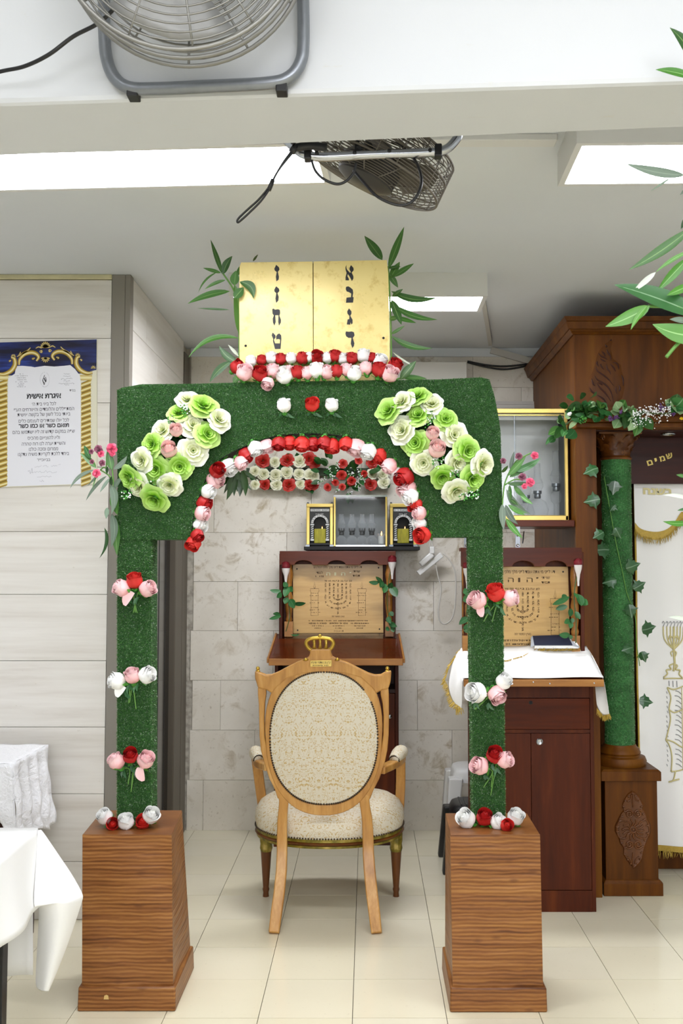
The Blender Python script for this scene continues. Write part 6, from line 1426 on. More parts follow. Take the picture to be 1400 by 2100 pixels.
# ================================================================ ARK
def ark():
    t = thing('torah_ark', 'large stained wooden ark with carved flame, column and cornice at the side of the hall', 'ark', (1.9, 5.5, 0))
    W = MAT['ark']; X0 = 1.022; X1 = 2.7; YF = 4.875; YK = 6.10
    zc = P(1200, 655, 4.75).z; zled = P(1250, 852, 4.80).z
    MB().box(X0, X0 + .03, YF + .02, YK, .0, zled).build('side_panel', W, t, smooth=False, bevel=.002)
    MB().box(X0, X1, YF, YK, zled - .02, zc - .02).build('frieze', W, t, smooth=False, bevel=.003)
    # cornice: stepped moulding
    for i, (g, za, zb) in enumerate(((.008, zc - .045, zc - .036), (.016, zc - .036, zc - .024), (.034, zc - .024, zc + .012), (.046, zc + .012, zc + .035))):
        MB().hexa([(X0 - g, YF - g, za), (X1, YF - g, za), (X1, YK, za), (X0 - g, YK, za)], [(X0 - g - .012, YF - g - .012, zb), (X1, YF - g - .012, zb), (X1, YK, zb), (X0 - g - .012, YK, zb)]).build('cornice', W, t, smooth=False, bevel=.003)
    # ledge above the capital
    for g, za, zb in ((.03, zled - .055, zled - .03), (.05, zled - .03, zled)):
        MB().box(X0 - g * .2, X1, YF - g - .02, YF + .4, za, zb).build('ledge', W, t, smooth=False, bevel=.005)
    # recessed sign board, pilaster, plinth
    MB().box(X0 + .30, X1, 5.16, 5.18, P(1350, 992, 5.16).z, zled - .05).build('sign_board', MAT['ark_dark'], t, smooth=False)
    MB().box(X0, X0 + .105, YF + .005, YF + .025, 0, zled - .05).build('pilaster', W, t, smooth=False, bevel=.002)
    MB().box(X0 + .03, X1, 5.40, 5.42, .08, zled - .02).build('back_panel', MAT['ark'], t, smooth=False)
    MB().box(X0 + .03, X1, 5.34, 5.42, .0, .085).build('plinth', W, t, smooth=False, bevel=.003)
    MB().box(P(1306, 1200, 5.27).x, P(1306, 1200, 5.27).x + .03, 5.285, 5.40, .08, P(1350, 992, 5.25).z + .02).build('door_post', W, t, smooth=False, bevel=.002)
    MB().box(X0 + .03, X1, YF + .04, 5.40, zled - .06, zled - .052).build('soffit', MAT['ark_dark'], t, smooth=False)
    m = MB()
    for i, (s, x, y, h) in enumerate((('ש', 1372, 935, .030), ('מ', 1357.5, 940.5, .028), ('י', 1344, 943, .016), ('ם', 1332, 949, .028))):
        m = MB(); a = R(16); heb(m, s, P(x, y, 5.157), .026, {'ש': .034, 'מ': .028, 'י': .012, 'ם': .029}[s], .03, (math.cos(a), 0, math.sin(a)), (-math.sin(a), 0, math.cos(a))); m.build('letter', MAT['goldleaf'], t, smooth=False)
    # carved flame: raised leaf shape with cut grooves
    T = lambda x, y, d=0: P(1200 + x / 6.175, 560 + y / 6.175, YF - d)
    out = [(330, 830), (290, 870), (240, 900), (190, 960), (150, 1030), (130, 1110), (110, 1190), (80, 1270), (45, 1330), (35, 1420), (60, 1500), (130, 1560), (210, 1640), (300, 1700), (390, 1690), (470, 1570), (495, 1450), (490, 1340), (460, 1250), (450, 1170), (400, 1120), (350, 1090), (335, 1030), (320, 950), (340, 880)]
    N = len(out); vs = [T(x, y, 0) for x, y in out] + [T(270 + (x - 270) * .9, 1300 + (y - 1300) * .93, .002) for x, y in out] + [T(270 + (x - 270) * .6, 1300 + (y - 1300) * .65, .003) for x, y in out]
    fs = [(j * N + i, j * N + (i + 1) % N, j * N + N + (i + 1) % N, j * N + N + i) for j in range(2) for i in range(N)] + [tuple(range(2 * N, 3 * N))]
    fl_ = MB().add(vs, fs).build('carved_flame', MAT['ark'], t, angle=60)
    g = MB()
    for pts in ([(270, 960), (285, 1010), (315, 1050), (322, 1110)], [(165, 1015), (200, 1055), (240, 1070), (275, 1095)], [(205, 990), (235, 1020), (250, 1055)], [(185, 1080), (220, 1105), (255, 1120)], [(150, 1115), (145, 1145), (165, 1185)], [(205, 1150), (190, 1160), (215, 1200), (235, 1225)], [(268, 1150), (275, 1210), (305, 1245), (320, 1285)], [(315, 1150), (350, 1190), (382, 1245)], [(345, 1135), (390, 1140), (415, 1180), (425, 1220)], [(135, 1190), (150, 1240), (220, 1290), (290, 1345), (355, 1425)],
                [(115, 1300), (150, 1350), (210, 1385), (280, 1440), (330, 1530), (355, 1640)], [(78, 1340), (95, 1400), (120, 1430)], [(145, 1395), (180, 1450), (250, 1520), (320, 1620)], [(155, 1385), (190, 1400), (220, 1420)], [(55, 1450), (80, 1500), (140, 1540)], [(150, 1545), (220, 1590), (265, 1645)], [(455, 1290), (475, 1340), (480, 1430)], [(425, 1420), (438, 1460), (430, 1500)], [(390, 1430), (385, 1480), (400, 1530)], [(250, 905), (265, 930), (280, 925)], [(310, 855), (325, 850), (325, 840)]):
        p = spline([T(x, y, .0026) for x, y in pts], 5); n = len(p); g.tube(p, [.0008 + .0032 * math.sin(PI * (i + .5) / n) for i in range(n)], 5)
    g.build('cut_groove', MAT['ark_dark'], fl_, angle=180)
    # recessed spot lamp in the soffit
    c = P(1369, 879, 5.0); tg_ = MB().lathe([(.038, .004), (.036, 0), (.028, .002), (.026, .012), (0.001, .012)], (c.x, 5.0, zled - .068), 18); tg_.build('spot_lamp', MAT['chrome'], t)
    # pedestal with carved rosette
    yf = 4.90; f0 = F(1238, 1838); f1 = F(1360, 1838); xa, xb = f0.x, f1.x
    zcap = P(1290, 1600, yf + .02).z; zct = P(1290, 1583, yf).z
    pd = MB().box(xa, xb, yf, yf + .30, 0, .062).hexa([(xa, yf, .062), (xb, yf, .062), (xb, yf + .3, .062), (xa, yf + .3, .062)], [(xa + .012, yf + .012, .075), (xb - .012, yf + .012, .075), (xb - .012, yf + .3, .075), (xa + .012, yf + .3, .075)])
    pd.build('pedestal_base', W, t, smooth=False, bevel=.003)
    MB().box(xa + .014, xb - .018, yf + .014, yf + .29, .07, zcap).build('pedestal', W, t, smooth=False, bevel=.003)
    MB().hexa([(xa - .006, yf - .004, zcap), (xb - .002, yf - .004, zcap), (xb - .002, yf + .3, zcap), (xa - .006, yf + .3, zcap)], [(xa - .006, yf - .004, zct), (xb - .002, yf - .004, zct), (xb - .002, yf + .3, zct), (xa - .006, yf + .3, zct)]).hexa([(xa - .006, yf - .004, zct), (xb - .002, yf - .004, zct), (xb - .002, yf + .3, zct), (xa - .006, yf + .3, zct)], [(xa + .006, yf + .008, zct + .01), (xb - .014, yf + .008, zct + .01), (xb - .014, yf + .29, zct + .01), (xa + .006, yf + .29, zct + .01)]).build('pedestal_cap', W, t, smooth=False, bevel=.002)
    Y = yf + .014; T = lambda x, y, d=0: P(1220 + x / 6.561, 1540 + y / 6.561, Y - d); K = MPP(Y, .4) / 6.561
    sil = [(500, 530), (440, 570), (390, 640), (360, 720), (380, 790), (330, 860), (300, 930), (260, 1010), (260, 1080), (310, 1160), (330, 1240), (380, 1310), (380, 1400), (430, 1480), (480, 1540), (528, 1585), (580, 1540), (630, 1470), (650, 1380), (670, 1290), (710, 1200), (750, 1100), (750, 990), (700, 900), (680, 830), (640, 770), (650, 720), (610, 640), (560, 570)]
    N = len(sil); cx, cy = 510, 1060
    vs = [T(x, y) for x, y in sil] + [T(cx + (x - cx) * .93, cy + (y - cy) * .96, .007) for x, y in sil] + [T(cx + (x - cx) * .8, cy + (y - cy) * .9, .005) for x, y in sil]
    fs = [(j * N + i, j * N + (i + 1) % N, j * N + N + (i + 1) % N, j * N + N + i) for j in range(2) for i in range(N)] + [tuple(range(2 * N, 3 * N))]
    ro = MB().add(vs, fs).build('carved_rosette', MAT['carve'], t, angle=35)
    m = MB(); tb_ = lambda pts, r: m.tube(spline([T(x, y, .007) for x, y in pts], 5), r, 6)
    for i in range(14):
        a = 2 * PI * i / 14; tb_([(cx + 45 * math.cos(a), cy + 45 * math.sin(a)), (cx + 95 * math.cos(a + .2), cy + 95 * math.sin(a + .2)), (cx + 150 * math.cos(a), cy + 140 * math.sin(a))], .0042)
    m.tube([T(cx + 40 * math.cos(2 * PI * i / 16), cy + 40 * math.sin(2 * PI * i / 16), .008) for i in range(16)], .004, 6, closed=True); m.ball(T(cx, cy, .008), .005, 8, 6)
    for sx, oy, sg in ((-1, 850, 1), (1, 850, 1), (-1, 1260, -1), (1, 1260, -1)):
        sp_ = []
        for i in range(16): a = i / 15 * 4.2 * PI / 2 * 1.6; r = 58 - 3.0 * i; sp_.append((cx + 8 + sx * 60 + sx * r * math.cos(a + .5), oy - sg * r * math.sin(a + .5)))
        tb_(sp_, .0045)
    for i, (x, y) in enumerate(sil):
        xx, yy = cx + (x - cx) * .9, cy + (y - cy) * .94
        tb_([(xx, yy), (xx + (cx - x) * .06 - 12, yy + 14), (xx + (cx - x) * .16, yy + 4)], .0042)
    for y0, y1 in ((560, 760), (1370, 1550)):
        tb_([(cx, y0), (cx - 6, (y0 + y1) / 2), (cx, y1)], .003)
        for sx in (-1, 1): tb_([(cx + sx * 80, y0 + 120 if y0 < 1000 else y1 - 130), (cx + sx * 40, (y0 + y1) / 2), (cx + sx * 20, y0 + 30 if y0 < 1000 else y1 - 30)], .0035)
    for sx in (-1, 1): tb_([(cx + sx * 90, 960), (cx + sx * 170, 930), (cx + sx * 210, 1010), (cx + sx * 215, 1100), (cx + sx * 170, 1180), (cx + sx * 90, 1170)], .004)
    m.build('scrollwork', MAT['carve'], ro, angle=180)
    # column
    cxp = 1.266; cyp = 5.06; z0 = zct + .01; z1 = P(1262, 943, cyp).z; zt = zled - .055; r = .073
    MB().lathe([(.125, z0), (.130, z0 + .02), (.122, z0 + .04), (.100, z0 + .046), (.098, z0 + .05), (.102, z0 + .06), (.094, z0 + .08), (.082, z0 + .088), (.078, z0 + .10)], (cxp, cyp, 0), 32).build('column_base', W, t)
    n = 28; vs = []; nz = 60
    for j in range(nz + 1):
        z = z0 + .10 + (z1 - z0 - .10) * j / nz
        for i in range(n): a = 2 * PI * i / n; rr = r + .0016 * math.sin(j * 2.1 + 3 * math.sin(a * 2)) + .001 * math.sin(a * 7 + j); vs.append((cxp + rr * math.cos(a), cyp + rr * math.sin(a), z))
    fs = [(j * n + i, j * n + (i + 1) % n, j * n + n + (i + 1) % n, j * n + n + i) for j in range(nz) for i in range(n)]
    tw = MB().add(vs, fs).build('turf_wrapped_shaft', MAT['turf_wrap'], t, angle=180)
    pts = []; nr = []
    for i in range(16000): a = rnd.uniform(PI, 2 * PI); pts.append((cxp + r * math.cos(a), cyp + r * math.sin(a), rnd.uniform(z0 + .10, z1))); nr.append((math.cos(a), math.sin(a), 0))
    blades(pts, nr, 'turf', tw, L=.006, wd=.0016, tilt=2.0, seed=11)
    MB().lathe([(r + .003, z1 - .004), (r + .008, z1 + .004), (r + .004, z1 + .012), (r - .002, z1 + .016), (r + .004, z1 + .06), (r + .03, zt - .02), (r + .036, zt - .012)], (cxp, cyp, 0), 28).build('capital', MAT['carve'], t)
    MB().box(cxp - r - .036, cxp + r + .036, cyp - r - .036, cyp + r + .036, zt - .013, zt).build('abacus', MAT['carve'], t, smooth=False, bevel=.004)
    m = MB(); H = zt - z1
    for row_, nn, z_a, z_b, off in ((0, 8, .012, .55, 0), (1, 8, .3, .82, PI / 8)):
        for i in range(nn):
            a = 2 * PI * i / nn + off; d = V(math.cos(a), math.sin(a), 0); b = V(cxp, cyp, z1 + H * z_a) + d * (r + .002 + .01 * row_); e = V(cxp, cyp, z1 + H * z_b) + d * (r + .030 + .012 * row_)
            m.leaf(b, e, .055, d, droop=-.16, fold=-.25, prof=lambda q: math.sin(PI * min(1, q * .75 + .22)) ** .6 * (1 - .12 * abs(math.sin(q * 14))), n=12)
    for i in range(4):
        a = PI / 4 + i * PI / 2; d = V(math.cos(a), math.sin(a), 0); c = V(cxp, cyp, zt - .03) + d * (r + .045)
        sp_ = [c + d * (.018 - .0012 * j) * math.cos(j * .7) + V(0, 0, (.018 - .0012 * j) * math.sin(j * .7)) for j in range(13)]; m.tube(sp_, .004, 6)
    m.build('acanthus', MAT['carve'], t, angle=60, solid=0)
    # ---- ivy
    iv = thing('ivy_vine', 'artificial ivy vine winding up the turf-wrapped ark column', 'vine', tuple(P(1275, 1400, cyp - r)))
    Ti = lambda x, y, Y: P(1180 + x / 3.0864, 880 + y / 3.0882, Y)
    MB().tube(spline([Ti(180, 300, 4.985), Ti(215, 500, 4.978), Ti(255, 720, 4.978), Ti(295, 900, 4.98), (Ti(325, 1040, 4.985)), Ti(375, 1180, 5.0), Ti(385, 1350, 5.0), Ti(405, 1500, 4.99)], 6), .0022, 5).build('stem', MAT['stem'], iv, angle=180)
    def ivl(c, size, ang, mat, tilt):
        n = 5; m = MB(); rad = size / 2; up_ = V(math.cos(ang), 0, math.sin(ang)); nr = V(tilt[0], -1, tilt[1]).normalized(); up_ = (up_ - nr * up_.dot(nr)).normalized(); sd = up_.cross(nr)
        prof = [(-.55, .0), (-.45, .38), (-.1, .62), (.0, .95), (.22, .58), (.55, .55), (.62, .30), (1.1, 0)]
        ring = [(a, b) for a, b in prof] + [(a, -b) for a, b in reversed(prof[1:-1])]
        vs = [c + nr * .006] + [c + (up_ * a + sd * b) * rad - nr * .10 * rad * (abs(b) + max(0, a)) for a, b in ring]; at = [(0, .5, rnd.random())] + [(1, .5 + b * .5 if abs(b) > .01 else .5, .5) for a, b in ring]
        m.add(vs, [(0, i + 1, (i + 1) % len(ring) + 1) for i in range(len(ring))], at); m.build('leaf', MAT[mat], iv, angle=180)
    for x, y, s, a, mt in ((110, 258, 100, 200, 'ivy_leaf'), (245, 358, 92, 260, 'ivy_silver'), (120, 450, 104, 190, 'ivy_leaf'), (240, 492, 60, 230, 'ivy_leaf'), (155, 665, 84, 210, 'ivy_leaf'), (262, 648, 80, 300, 'ivy_leaf'), (180, 765, 110, 185, 'ivy_leaf'), (350, 872, 100, 20, 'ivy_leaf'), (228, 962, 92, 190, 'ivy_leaf'), (392, 998, 92, 30, 'ivy_leaf'), (345, 1140, 90, 280, 'ivy_leaf'), (450, 1266, 108, 10, 'ivy_leaf'), (338, 1390, 80, 200, 'ivy_leaf'), (426, 1432, 76, 290, 'ivy_leaf'), (432, 1722, 92, 350, 'ivy_leaf')):
        Y = 4.965 if 165 < x < 370 else (4.862 if x < 165 else 5.02)
        ivl(Ti(x, y, Y), s / 3.0864 * MPP(5) * 1.2, R(a), mt, (rnd.uniform(-.4, .4), rnd.uniform(-.2, .5)))
    # ---- curtain
    cu = thing('ark_curtain', 'white ark curtain with gold fringe, letters and embroidered candlestick', 'curtain', (1.9, 5.27, .1))
    YC = 5.235; xl, zt_, zb_ = P(1301, 1000, YC).x, P(1350, 993, YC).z, P(1372, 1748, YC).z
    wob = lambda x, z: YC + .018 * math.sin((x - xl) * 21 + z * .6) * (.5 + .5 * min(1, (zt_ - z) / 1.2)) + .006 * math.sin(z * 7 + x * 9) - .0
    MB().grid(lambda u, v: V(xl + u * 1.1, wob(xl + u * 1.1, zb_ + v * (zt_ - zb_)), zb_ + v * (zt_ - zb_) + (.012 * math.sin(u * 12) if v == 0 else 0)), 60, 40).build('curtain_cloth', MAT['velvet'], cu, angle=180)
    MB().tube([V(xl, wob(xl, z) - .004, z) for z in [zb_ + (zt_ - zb_) * i / 30 for i in range(31)]], .0055, 6).build('gold_cord', MAT['fringe'], cu, angle=180)
    fringe([V(xl + .0 + .06 * i, YC - .006, zb_ + .012) for i in range(19)], .04, 260, (0, -.1, -1), cu)
    MB().grid(lambda u, v: V(xl + u * 1.1, wob(xl + u * 1.1, zb_) - .006, zb_ + .004 + v * .03), 40, 1).build('gold_band', MAT['fringe'], cu, angle=180)
    # swagged valance
    vy = YC - .028; sw = [(1301, 1080), (1312, 1092), (1330, 1098), (1350, 1099), (1368, 1093), (1382, 1080), (1391, 1066), (1398, 1058), (1406, 1066), (1420, 1085), (1450, 1098), (1480, 1098)]
    base_ = spline([P(x, y, vy) for x, y in sw], 4)
    m = MB(); n = len(base_); tp2 = [V(p.x, vy + .004, zt_) for p in base_]; m.add(base_ + tp2, [(i, i + 1, n + i + 1, n + i) for i in range(n - 1)]); m.build('valance', MAT['velvet'], cu, angle=180)
    m = MB(); lo_ = [p + V(0, -.004, -.02) for p in base_]; hi_ = [p + V(0, -.004, .022) for p in base_]; m.add(lo_ + hi_, [(i, i + 1, n + i + 1, n + i) for i in range(n - 1)]); m.build('gold_band', MAT['fringe'], cu, angle=180)
    fringe([p + V(0, -.006, -.01) for p in base_[::2]], .036, 300, (0, -.1, -1), cu)
    m = MB(); heb(m, 'בשנה', P(1348, 1008, vy - .003), .030, P(1378, 1008, vy).x - P(1318, 1008, vy).x, .05, (1, 0, -.03)); m.build('gold_lettering', MAT['goldthread'], cu, smooth=False)
    # embroidery
    Te = lambda x, y: (lambda p: V(p.x, wob(p.x, p.z) - .004, p.z))(P(1330 + x / 2.6286, 980 + y / 2.625, YC - .01))
    g = MB(); sv = MB()
    def emb(mb, pts, r): mb.tube(spline([Te(x, y) for x, y in pts], 6), r, 5)
    cxm = 130
    for dx in (0, 18, 36, 54): 
        for s in ((1,) if dx == 0 else (-1, 1)):
            emb(g, [(cxm + s * dx, 800), (cxm + s * dx * .95, 850), (cxm + s * dx * .7, 885), (cxm + s * 2, 905 + dx * .3)], .0036)
            emb(sv, [(cxm + s * dx - 6, 782), (cxm + s * dx, 772), (cxm + s * dx + 6, 782), (cxm + s * dx, 800)], .0018)
    emb(g, [(cxm, 800), (cxm, 900), (cxm + 2, 950), (cxm + 6, 1000), (cxm, 1040)], .0060)
    for s in (-1, 1):
        emb(g, [(cxm, 1000), (cxm + s * 20, 1010), (cxm + s * 12, 1030), (cxm + s * 35, 1035), (cxm + s * 30, 1055), (cxm + s * 48, 1075)], .0042); emb(g, [(cxm + s * 2, 930), (cxm + s * 14, 940), (cxm + s * 8, 960)], .0036); emb(g, [(cxm + s * 4, 860), (cxm + s * 20, 850), (cxm + s * 26, 870)], .0036)
    emb(g, [(80, 1082), (130, 1078), (200, 1082)], .0036)
    emb(sv, [(108, 1092), (110, 1120)], .0024); emb(sv, [(128, 1092), (130, 1125)], .0024); emb(sv, [(148, 1092), (150, 1125)], .0024)
    emb(g, [(100, 1128), (118, 1180), (110, 1240), (116, 1300), (100, 1380), (92, 1410)], .0036); emb(g, [(100, 1128), (130, 1138), (160, 1130), (185, 1120)], .0036); emb(g, [(106, 1245), (135, 1262), (170, 1250), (200, 1240)], .0036); emb(g, [(92, 1408), (130, 1420), (170, 1445), (200, 1450)], .0036)
    emb(g, [(92, 1410), (110, 1440), (122, 1500), (118, 1580)], .0036); emb(g, [(118, 1580), (160, 1572), (200, 1560)], .0036); emb(g, [(140, 1575), (128, 1625), (106, 1636), (160, 1618)], .0042); emb(g, [(176, 1130), (180, 1380), (180, 1570)], .0024)
    for y in range(1150, 1560, 26):
        emb(sv, [(174, y + 14), (158, y), (138 + (y % 3) * 4, y - 4)], .0021); emb(sv, [(96 + (y % 5), y), (100 + (y % 5), y + 12)], .0018)
    g.build('gold_embroidery', MAT['goldthread'], cu, angle=180); sv.build('silver_embroidery', MAT['silverthread'], cu, angle=180, kind='stuff')
ark()
# ================================================================ GLASS CABINET ABOVE THE LECTERN
def cabinet():
    Y = 4.985; zs = P(1100, 1068, 4.97).z; t = None
    sh = thing('bracket_shelf', 'dark wooden shelf on metal brackets above the cloth-covered lectern', 'shelf', (.75, 5.05, zs))
    MB().box(.45, P(1178, 1077, 4.90).x, 4.90, 5.22, zs - .032, zs).build('shelf_board', MAT['cherry_x'], sh, smooth=False, bevel=.002)
    zh = P(1070, 1124, 4.85).z
    for x in (955, 1060):
        c = P(x, 1105, 4.885); m = MB().box(c.x - .011, c.x + .011, 4.862, 4.868, zh - .18, zs - .034).build('bracket', MAT['steel'], sh, smooth=False)
        for yy in (1097, 1118): MB().lathe([(.008, 0), (.008, -.004), (.004, -.006), (.001, -.003)], P(x + 1, yy, 4.862), 10, 'Y').build('bolt', MAT['chrome'], m)
        MB().tube([c + V(.03, .02, -.02), P(x + 14, 1090, 5.1)], .003, 6).build('brace', MAT['steel'], sh)
    t = thing('glass_cabinet', 'gold-framed glass display cabinet with oil lamps on the bracket shelf', 'cabinet', (.75, 5.1, zs))
    xl, xr = .50, P(1165, 950, Y).x; zt = P(1100, 840, Y).z; D = .22; z0 = zs + .001
    G = MAT['gold']
    MB().box(xl, xr, Y, Y + .02, zt - .018, zt + .006).build('gold_frame', G, t, smooth=False, bevel=.003)
    MB().box(xl, xr, Y, Y + .02, z0, z0 + .028).build('gold_frame', G, t, smooth=False, bevel=.004)
    MB().box(xl, xr, Y + .004, Y + .016, zt - .030, zt - .024).build('gold_rail', G, t, smooth=False)
    for x in (xl, xr - .018): MB().box(x, x + .018, Y, Y + .02, z0, zt).build('gold_frame', G, t, smooth=False, bevel=.003)
    k = NT('cabinet_back_mirror', .3, .05); n1 = k.noise(k.geo(), 3, 3); k.color(k.mix(n1, '#d6d7d8', '#e6e7e8'))
    MB().box(xl, xr, Y + D, Y + D + .006, z0, zt).build('back', k.m, t, smooth=False)
    for x in (xl, xr - .006): MB().box(x, x + .006, Y + .02, Y + D, z0, zt).build('side', MAT['black'] if x > xl else MAT['panel_white'], t, smooth=False)
    MB().box(xl, xr, Y + .02, Y + D, zt - .006, zt).build('top', MAT['panel_white'], t, smooth=False); MB().box(xl + .006, xr - .006, Y + .02, Y + D, z0, z0 + .006).build('base', MAT['panel_white'], t, smooth=False)
    xm = P(1059, 950, Y).x
    MB().box(xl + .018, xm, Y + .012, Y + .015, z0 + .028, zt - .03).build('sliding_pane', MAT['glass'], t, smooth=False); MB().box(xm - .01, xr - .018, Y + .005, Y + .008, z0 + .028, zt - .03).build('sliding_pane', MAT['glass'], t, smooth=False)
    MB().box(xm - .0105, xm - .008, Y + .005, Y + .008, z0 + .028, zt - .03).build('pane_edge', MAT['steel'], t, smooth=False)
    MB().box(xl, xr, Y + .02, Y + .024, zt - .05, zt - .02).build('lamp_strip', MAT['frame_white'], t, smooth=False)
    for i, (x, hh, sc_, lb) in enumerate(((1102, .26, 1.25, 'clear glass oil lamp with round font in the gold-framed cabinet'), (1140, .30, 1.0, 'tall clear glass oil lamp at the ark end of the gold-framed cabinet'), (1078, .2, 1.0, 'small clear glass oil lamp behind the oleander in the gold-framed cabinet'))):
        c = P(x, 1050, Y + .11); c = V(c.x, Y + .11, z0 + .0065); l = thing('oil_lamp', lb, 'lamp', tuple(c), 'oil lamps in the gold-framed cabinet')
        s = sc_
        if i == 1: MB().lathe([(.03, 0), (.032, .008), (.012, .02), (.012, .08), (.016, .09), (.026, .10), (.03, .13), (.02, .15)], c, 16).build('font', MAT['lampglass'], l)
        else: MB().lathe([(.03 * s, 0), (.042 * s, .02 * s), (.046 * s, .045 * s), (.036 * s, .075 * s), (.015 * s, .09 * s)], c, 16).build('font', MAT['lampglass'], l)
        zb = (.15 if i == 1 else .09 * s)
        MB().lathe([(.014, zb), (.018, zb + .006), (.016, zb + .022), (.022, zb + .026), (.022, zb + .04)], c, 12).build('burner', MAT['steel'], l)
        MB().lathe([(.018, zb + .035), (.03, zb + .06), (.03, zb + .08), (.018, zb + .11), (.016, zb + hh * .7), (.015, zb + hh * .7), (.017, zb + .11), (.028, zb + .08)], c, 16).build('chimney', MAT['lampglass'], l)
cabinet()
# ---- things on the back wall above the arch
tag(MB().box(P(700, 760, 5.98).x, P(957, 760, 5.98).x, 5.98, 6.116, P(900, 800, 6).z, P(900, 742, 5.98).z).build('wall_box', MAT['panel_white'], smooth=False, bevel=.004), 'plain white box unit fixed high on the back wall behind the tablets', 'wall box')
m = thing('slatted_panel', 'pale slatted strip on the back wall above the glass cabinet', 'panel', tuple(P(1070, 838, 6.09)))
a, b = P(1000, 824, 6.09), P(1111, 824, 6.09); zlow = P(1070, 860, 6.09).z
for i in range(5):
    z0_ = a.z + (zlow - a.z) * i / 5; z1_ = a.z + (zlow - a.z) * (i + .9) / 5
    MB().box(a.x, b.x + .012 * i, 6.07 - .008 * i, 6.118, z1_, z0_).build('slat', MAT['louver'], m, smooth=False)
m = thing('cable_trunking', 'grey conduit running from the inner ceiling lamp and across the back wall corner', 'conduit', tuple(P(1006, 715, 6.09)))
MB().sweep([F(988, 600, CEIL - .011), F(998, 660, CEIL - .011), F(1005, 706, CEIL - .011)], .022, .02, V(0, 0, 1)).build('conduit', MAT['louver'], m, smooth=False)
MB().sweep([P(1006, 718, 6.10), P(1095, 743, 6.10)], .04, .02, V(0, -1, 0)).build('conduit', MAT['louver'], m, smooth=False)
for dz in (0, 6):
    tag(MB().tube(spline([P(958, 741 + dz * .3, 6.1), P(1000, 749 + dz * .7, 6.09), P(1040, 751 + dz, 6.09), P(1100, 744 + dz * .4, 6.09)], 6), .006, 6).build('black_cable', MAT['black'], angle=180), 'black cable sagging along the back wall beside the white box' + (', lower of the two' if dz else ', upper of the two'), 'cable')
# ================================================================ OLEANDER
def olea(name, label, Y, tf, stems, leaves, flowers=(), k=1.0, mats=('oleander',), root=None, thick=.0035, cat='plant', dy=.05, stem_mat='stem'):
    c = P(*tf(*stems[0][0]), Y); t = thing(name, label, cat, tuple(root if root else c))
    for st in stems: 
        pts = [P(*tf(x, y), Y + (q[0] if q else 0)) for x, y, *q in st]
        if root and st is stems[0]: pts = [Vector(root)] + pts
        MB().tube(spline(pts, 6), thick, 7).build('stem', MAT[stem_mat], t, angle=180)
    for i, lf in enumerate(leaves):
        x0, y0, x1, y1, w_ = lf[:5]; bend = lf[5] if len(lf) > 5 else 0; mt = lf[6] if len(lf) > 6 else mats[i % len(mats)]
        a = P(*tf(x0, y0), Y - .005); yo = lf[7] if len(lf) > 7 else 0; a.y += yo; b = P(*tf(x1, y1), Y + yo - rnd.uniform(-.3, 1) * dy)
        m = MB().leaf(a, b, w_ / k * MPP(Y, a.z) * 1.22, (rnd.uniform(-.35, .35), -1, rnd.uniform(-.1, .35)), bend, .22, lambda q: math.sin(PI * q ** .8) ** .85 if 0 < q < 1 else 0, n=10)
        m.build('leaf', MAT[mt], t, angle=180)
        if root and x0 >= 690:
            sx = 850 + (y0 - 300) * .02 if y0 > 300 else 850 + (y0 - 300) * .026
            MB().tube([a, P(*tf(sx, y0 + 60), Y)], [.0018, .0024], 6).build('petiole', MAT[stem_mat], t, angle=180)
    for x, y, r, mt in flowers:
        c = P(*tf(x, y), Y - .02); m = MB(); s = r / k * MPP(Y)
        for i in range(5):
            a = 2 * PI * i / 5 + x; d = V(math.cos(a), -.2 + .5 * rnd.random(), math.sin(a)).normalized()
            m.leaf(c - d * s * .1, c + d * s, s * 1.1, V(0, -1, 0) + d * .3, 0, .3, lambda q: math.sin(PI * min(1, q * .8 + .12)) ** .7, n=5, droop=.15)
        for i in range(3): m.leaf(c + V(0, -s * .2, 0), c + V(rnd.uniform(-.5, .5) * s, -s * .5, rnd.uniform(-.5, .5) * s), s * .7, (0, -1, .5), 0, .4, n=4)
        m.a = [(a[0], a[1], a[2]) for a in m.a]; m.build('flower', MAT[mt], t, angle=180)
    return t
t5 = lambda x, y: (370 + x / 2.5926, 450 + y / 2.5926)
OL = [(222, 290, 160, 108, 22), (228, 290, 275, 195, 36, -.08), (215, 285, 120, 258, 18), (285, 350, 295, 272, 42), (262, 382, 38, 448, 34, .06), (312, 608, 285, 340, 50, .05), (240, 322, 128, 372, 16, .06), (302, 452, 335, 362, 40, 0, 'oleander', -.09), (330, 366, 388, 420, 40, -.25, 'oleander', -.09), (262, 480, 90, 472, 10), (312, 632, 42, 735, 28, .2), (308, 762, 205, 672, 34, -.1), (270, 755, 155, 865, 34, .08), (310, 728, 252, 665, 14, 0, 'dry_leaf'), (195, 280, 95, 390, 10, .12), (300, 300, 330, 235, 20), (385, 222, 412, 186, 10, 0, 'stem_dark'), (310, 830, 280, 870, 30)]
olea('oleander_branch', 'oleander branch standing behind the golden tablets on the poster side', AY + .125, t5, [[(300, 880), (312, 700), (305, 480), (285, 380), (225, 285)]], OL, k=2.5926, dy=.025)
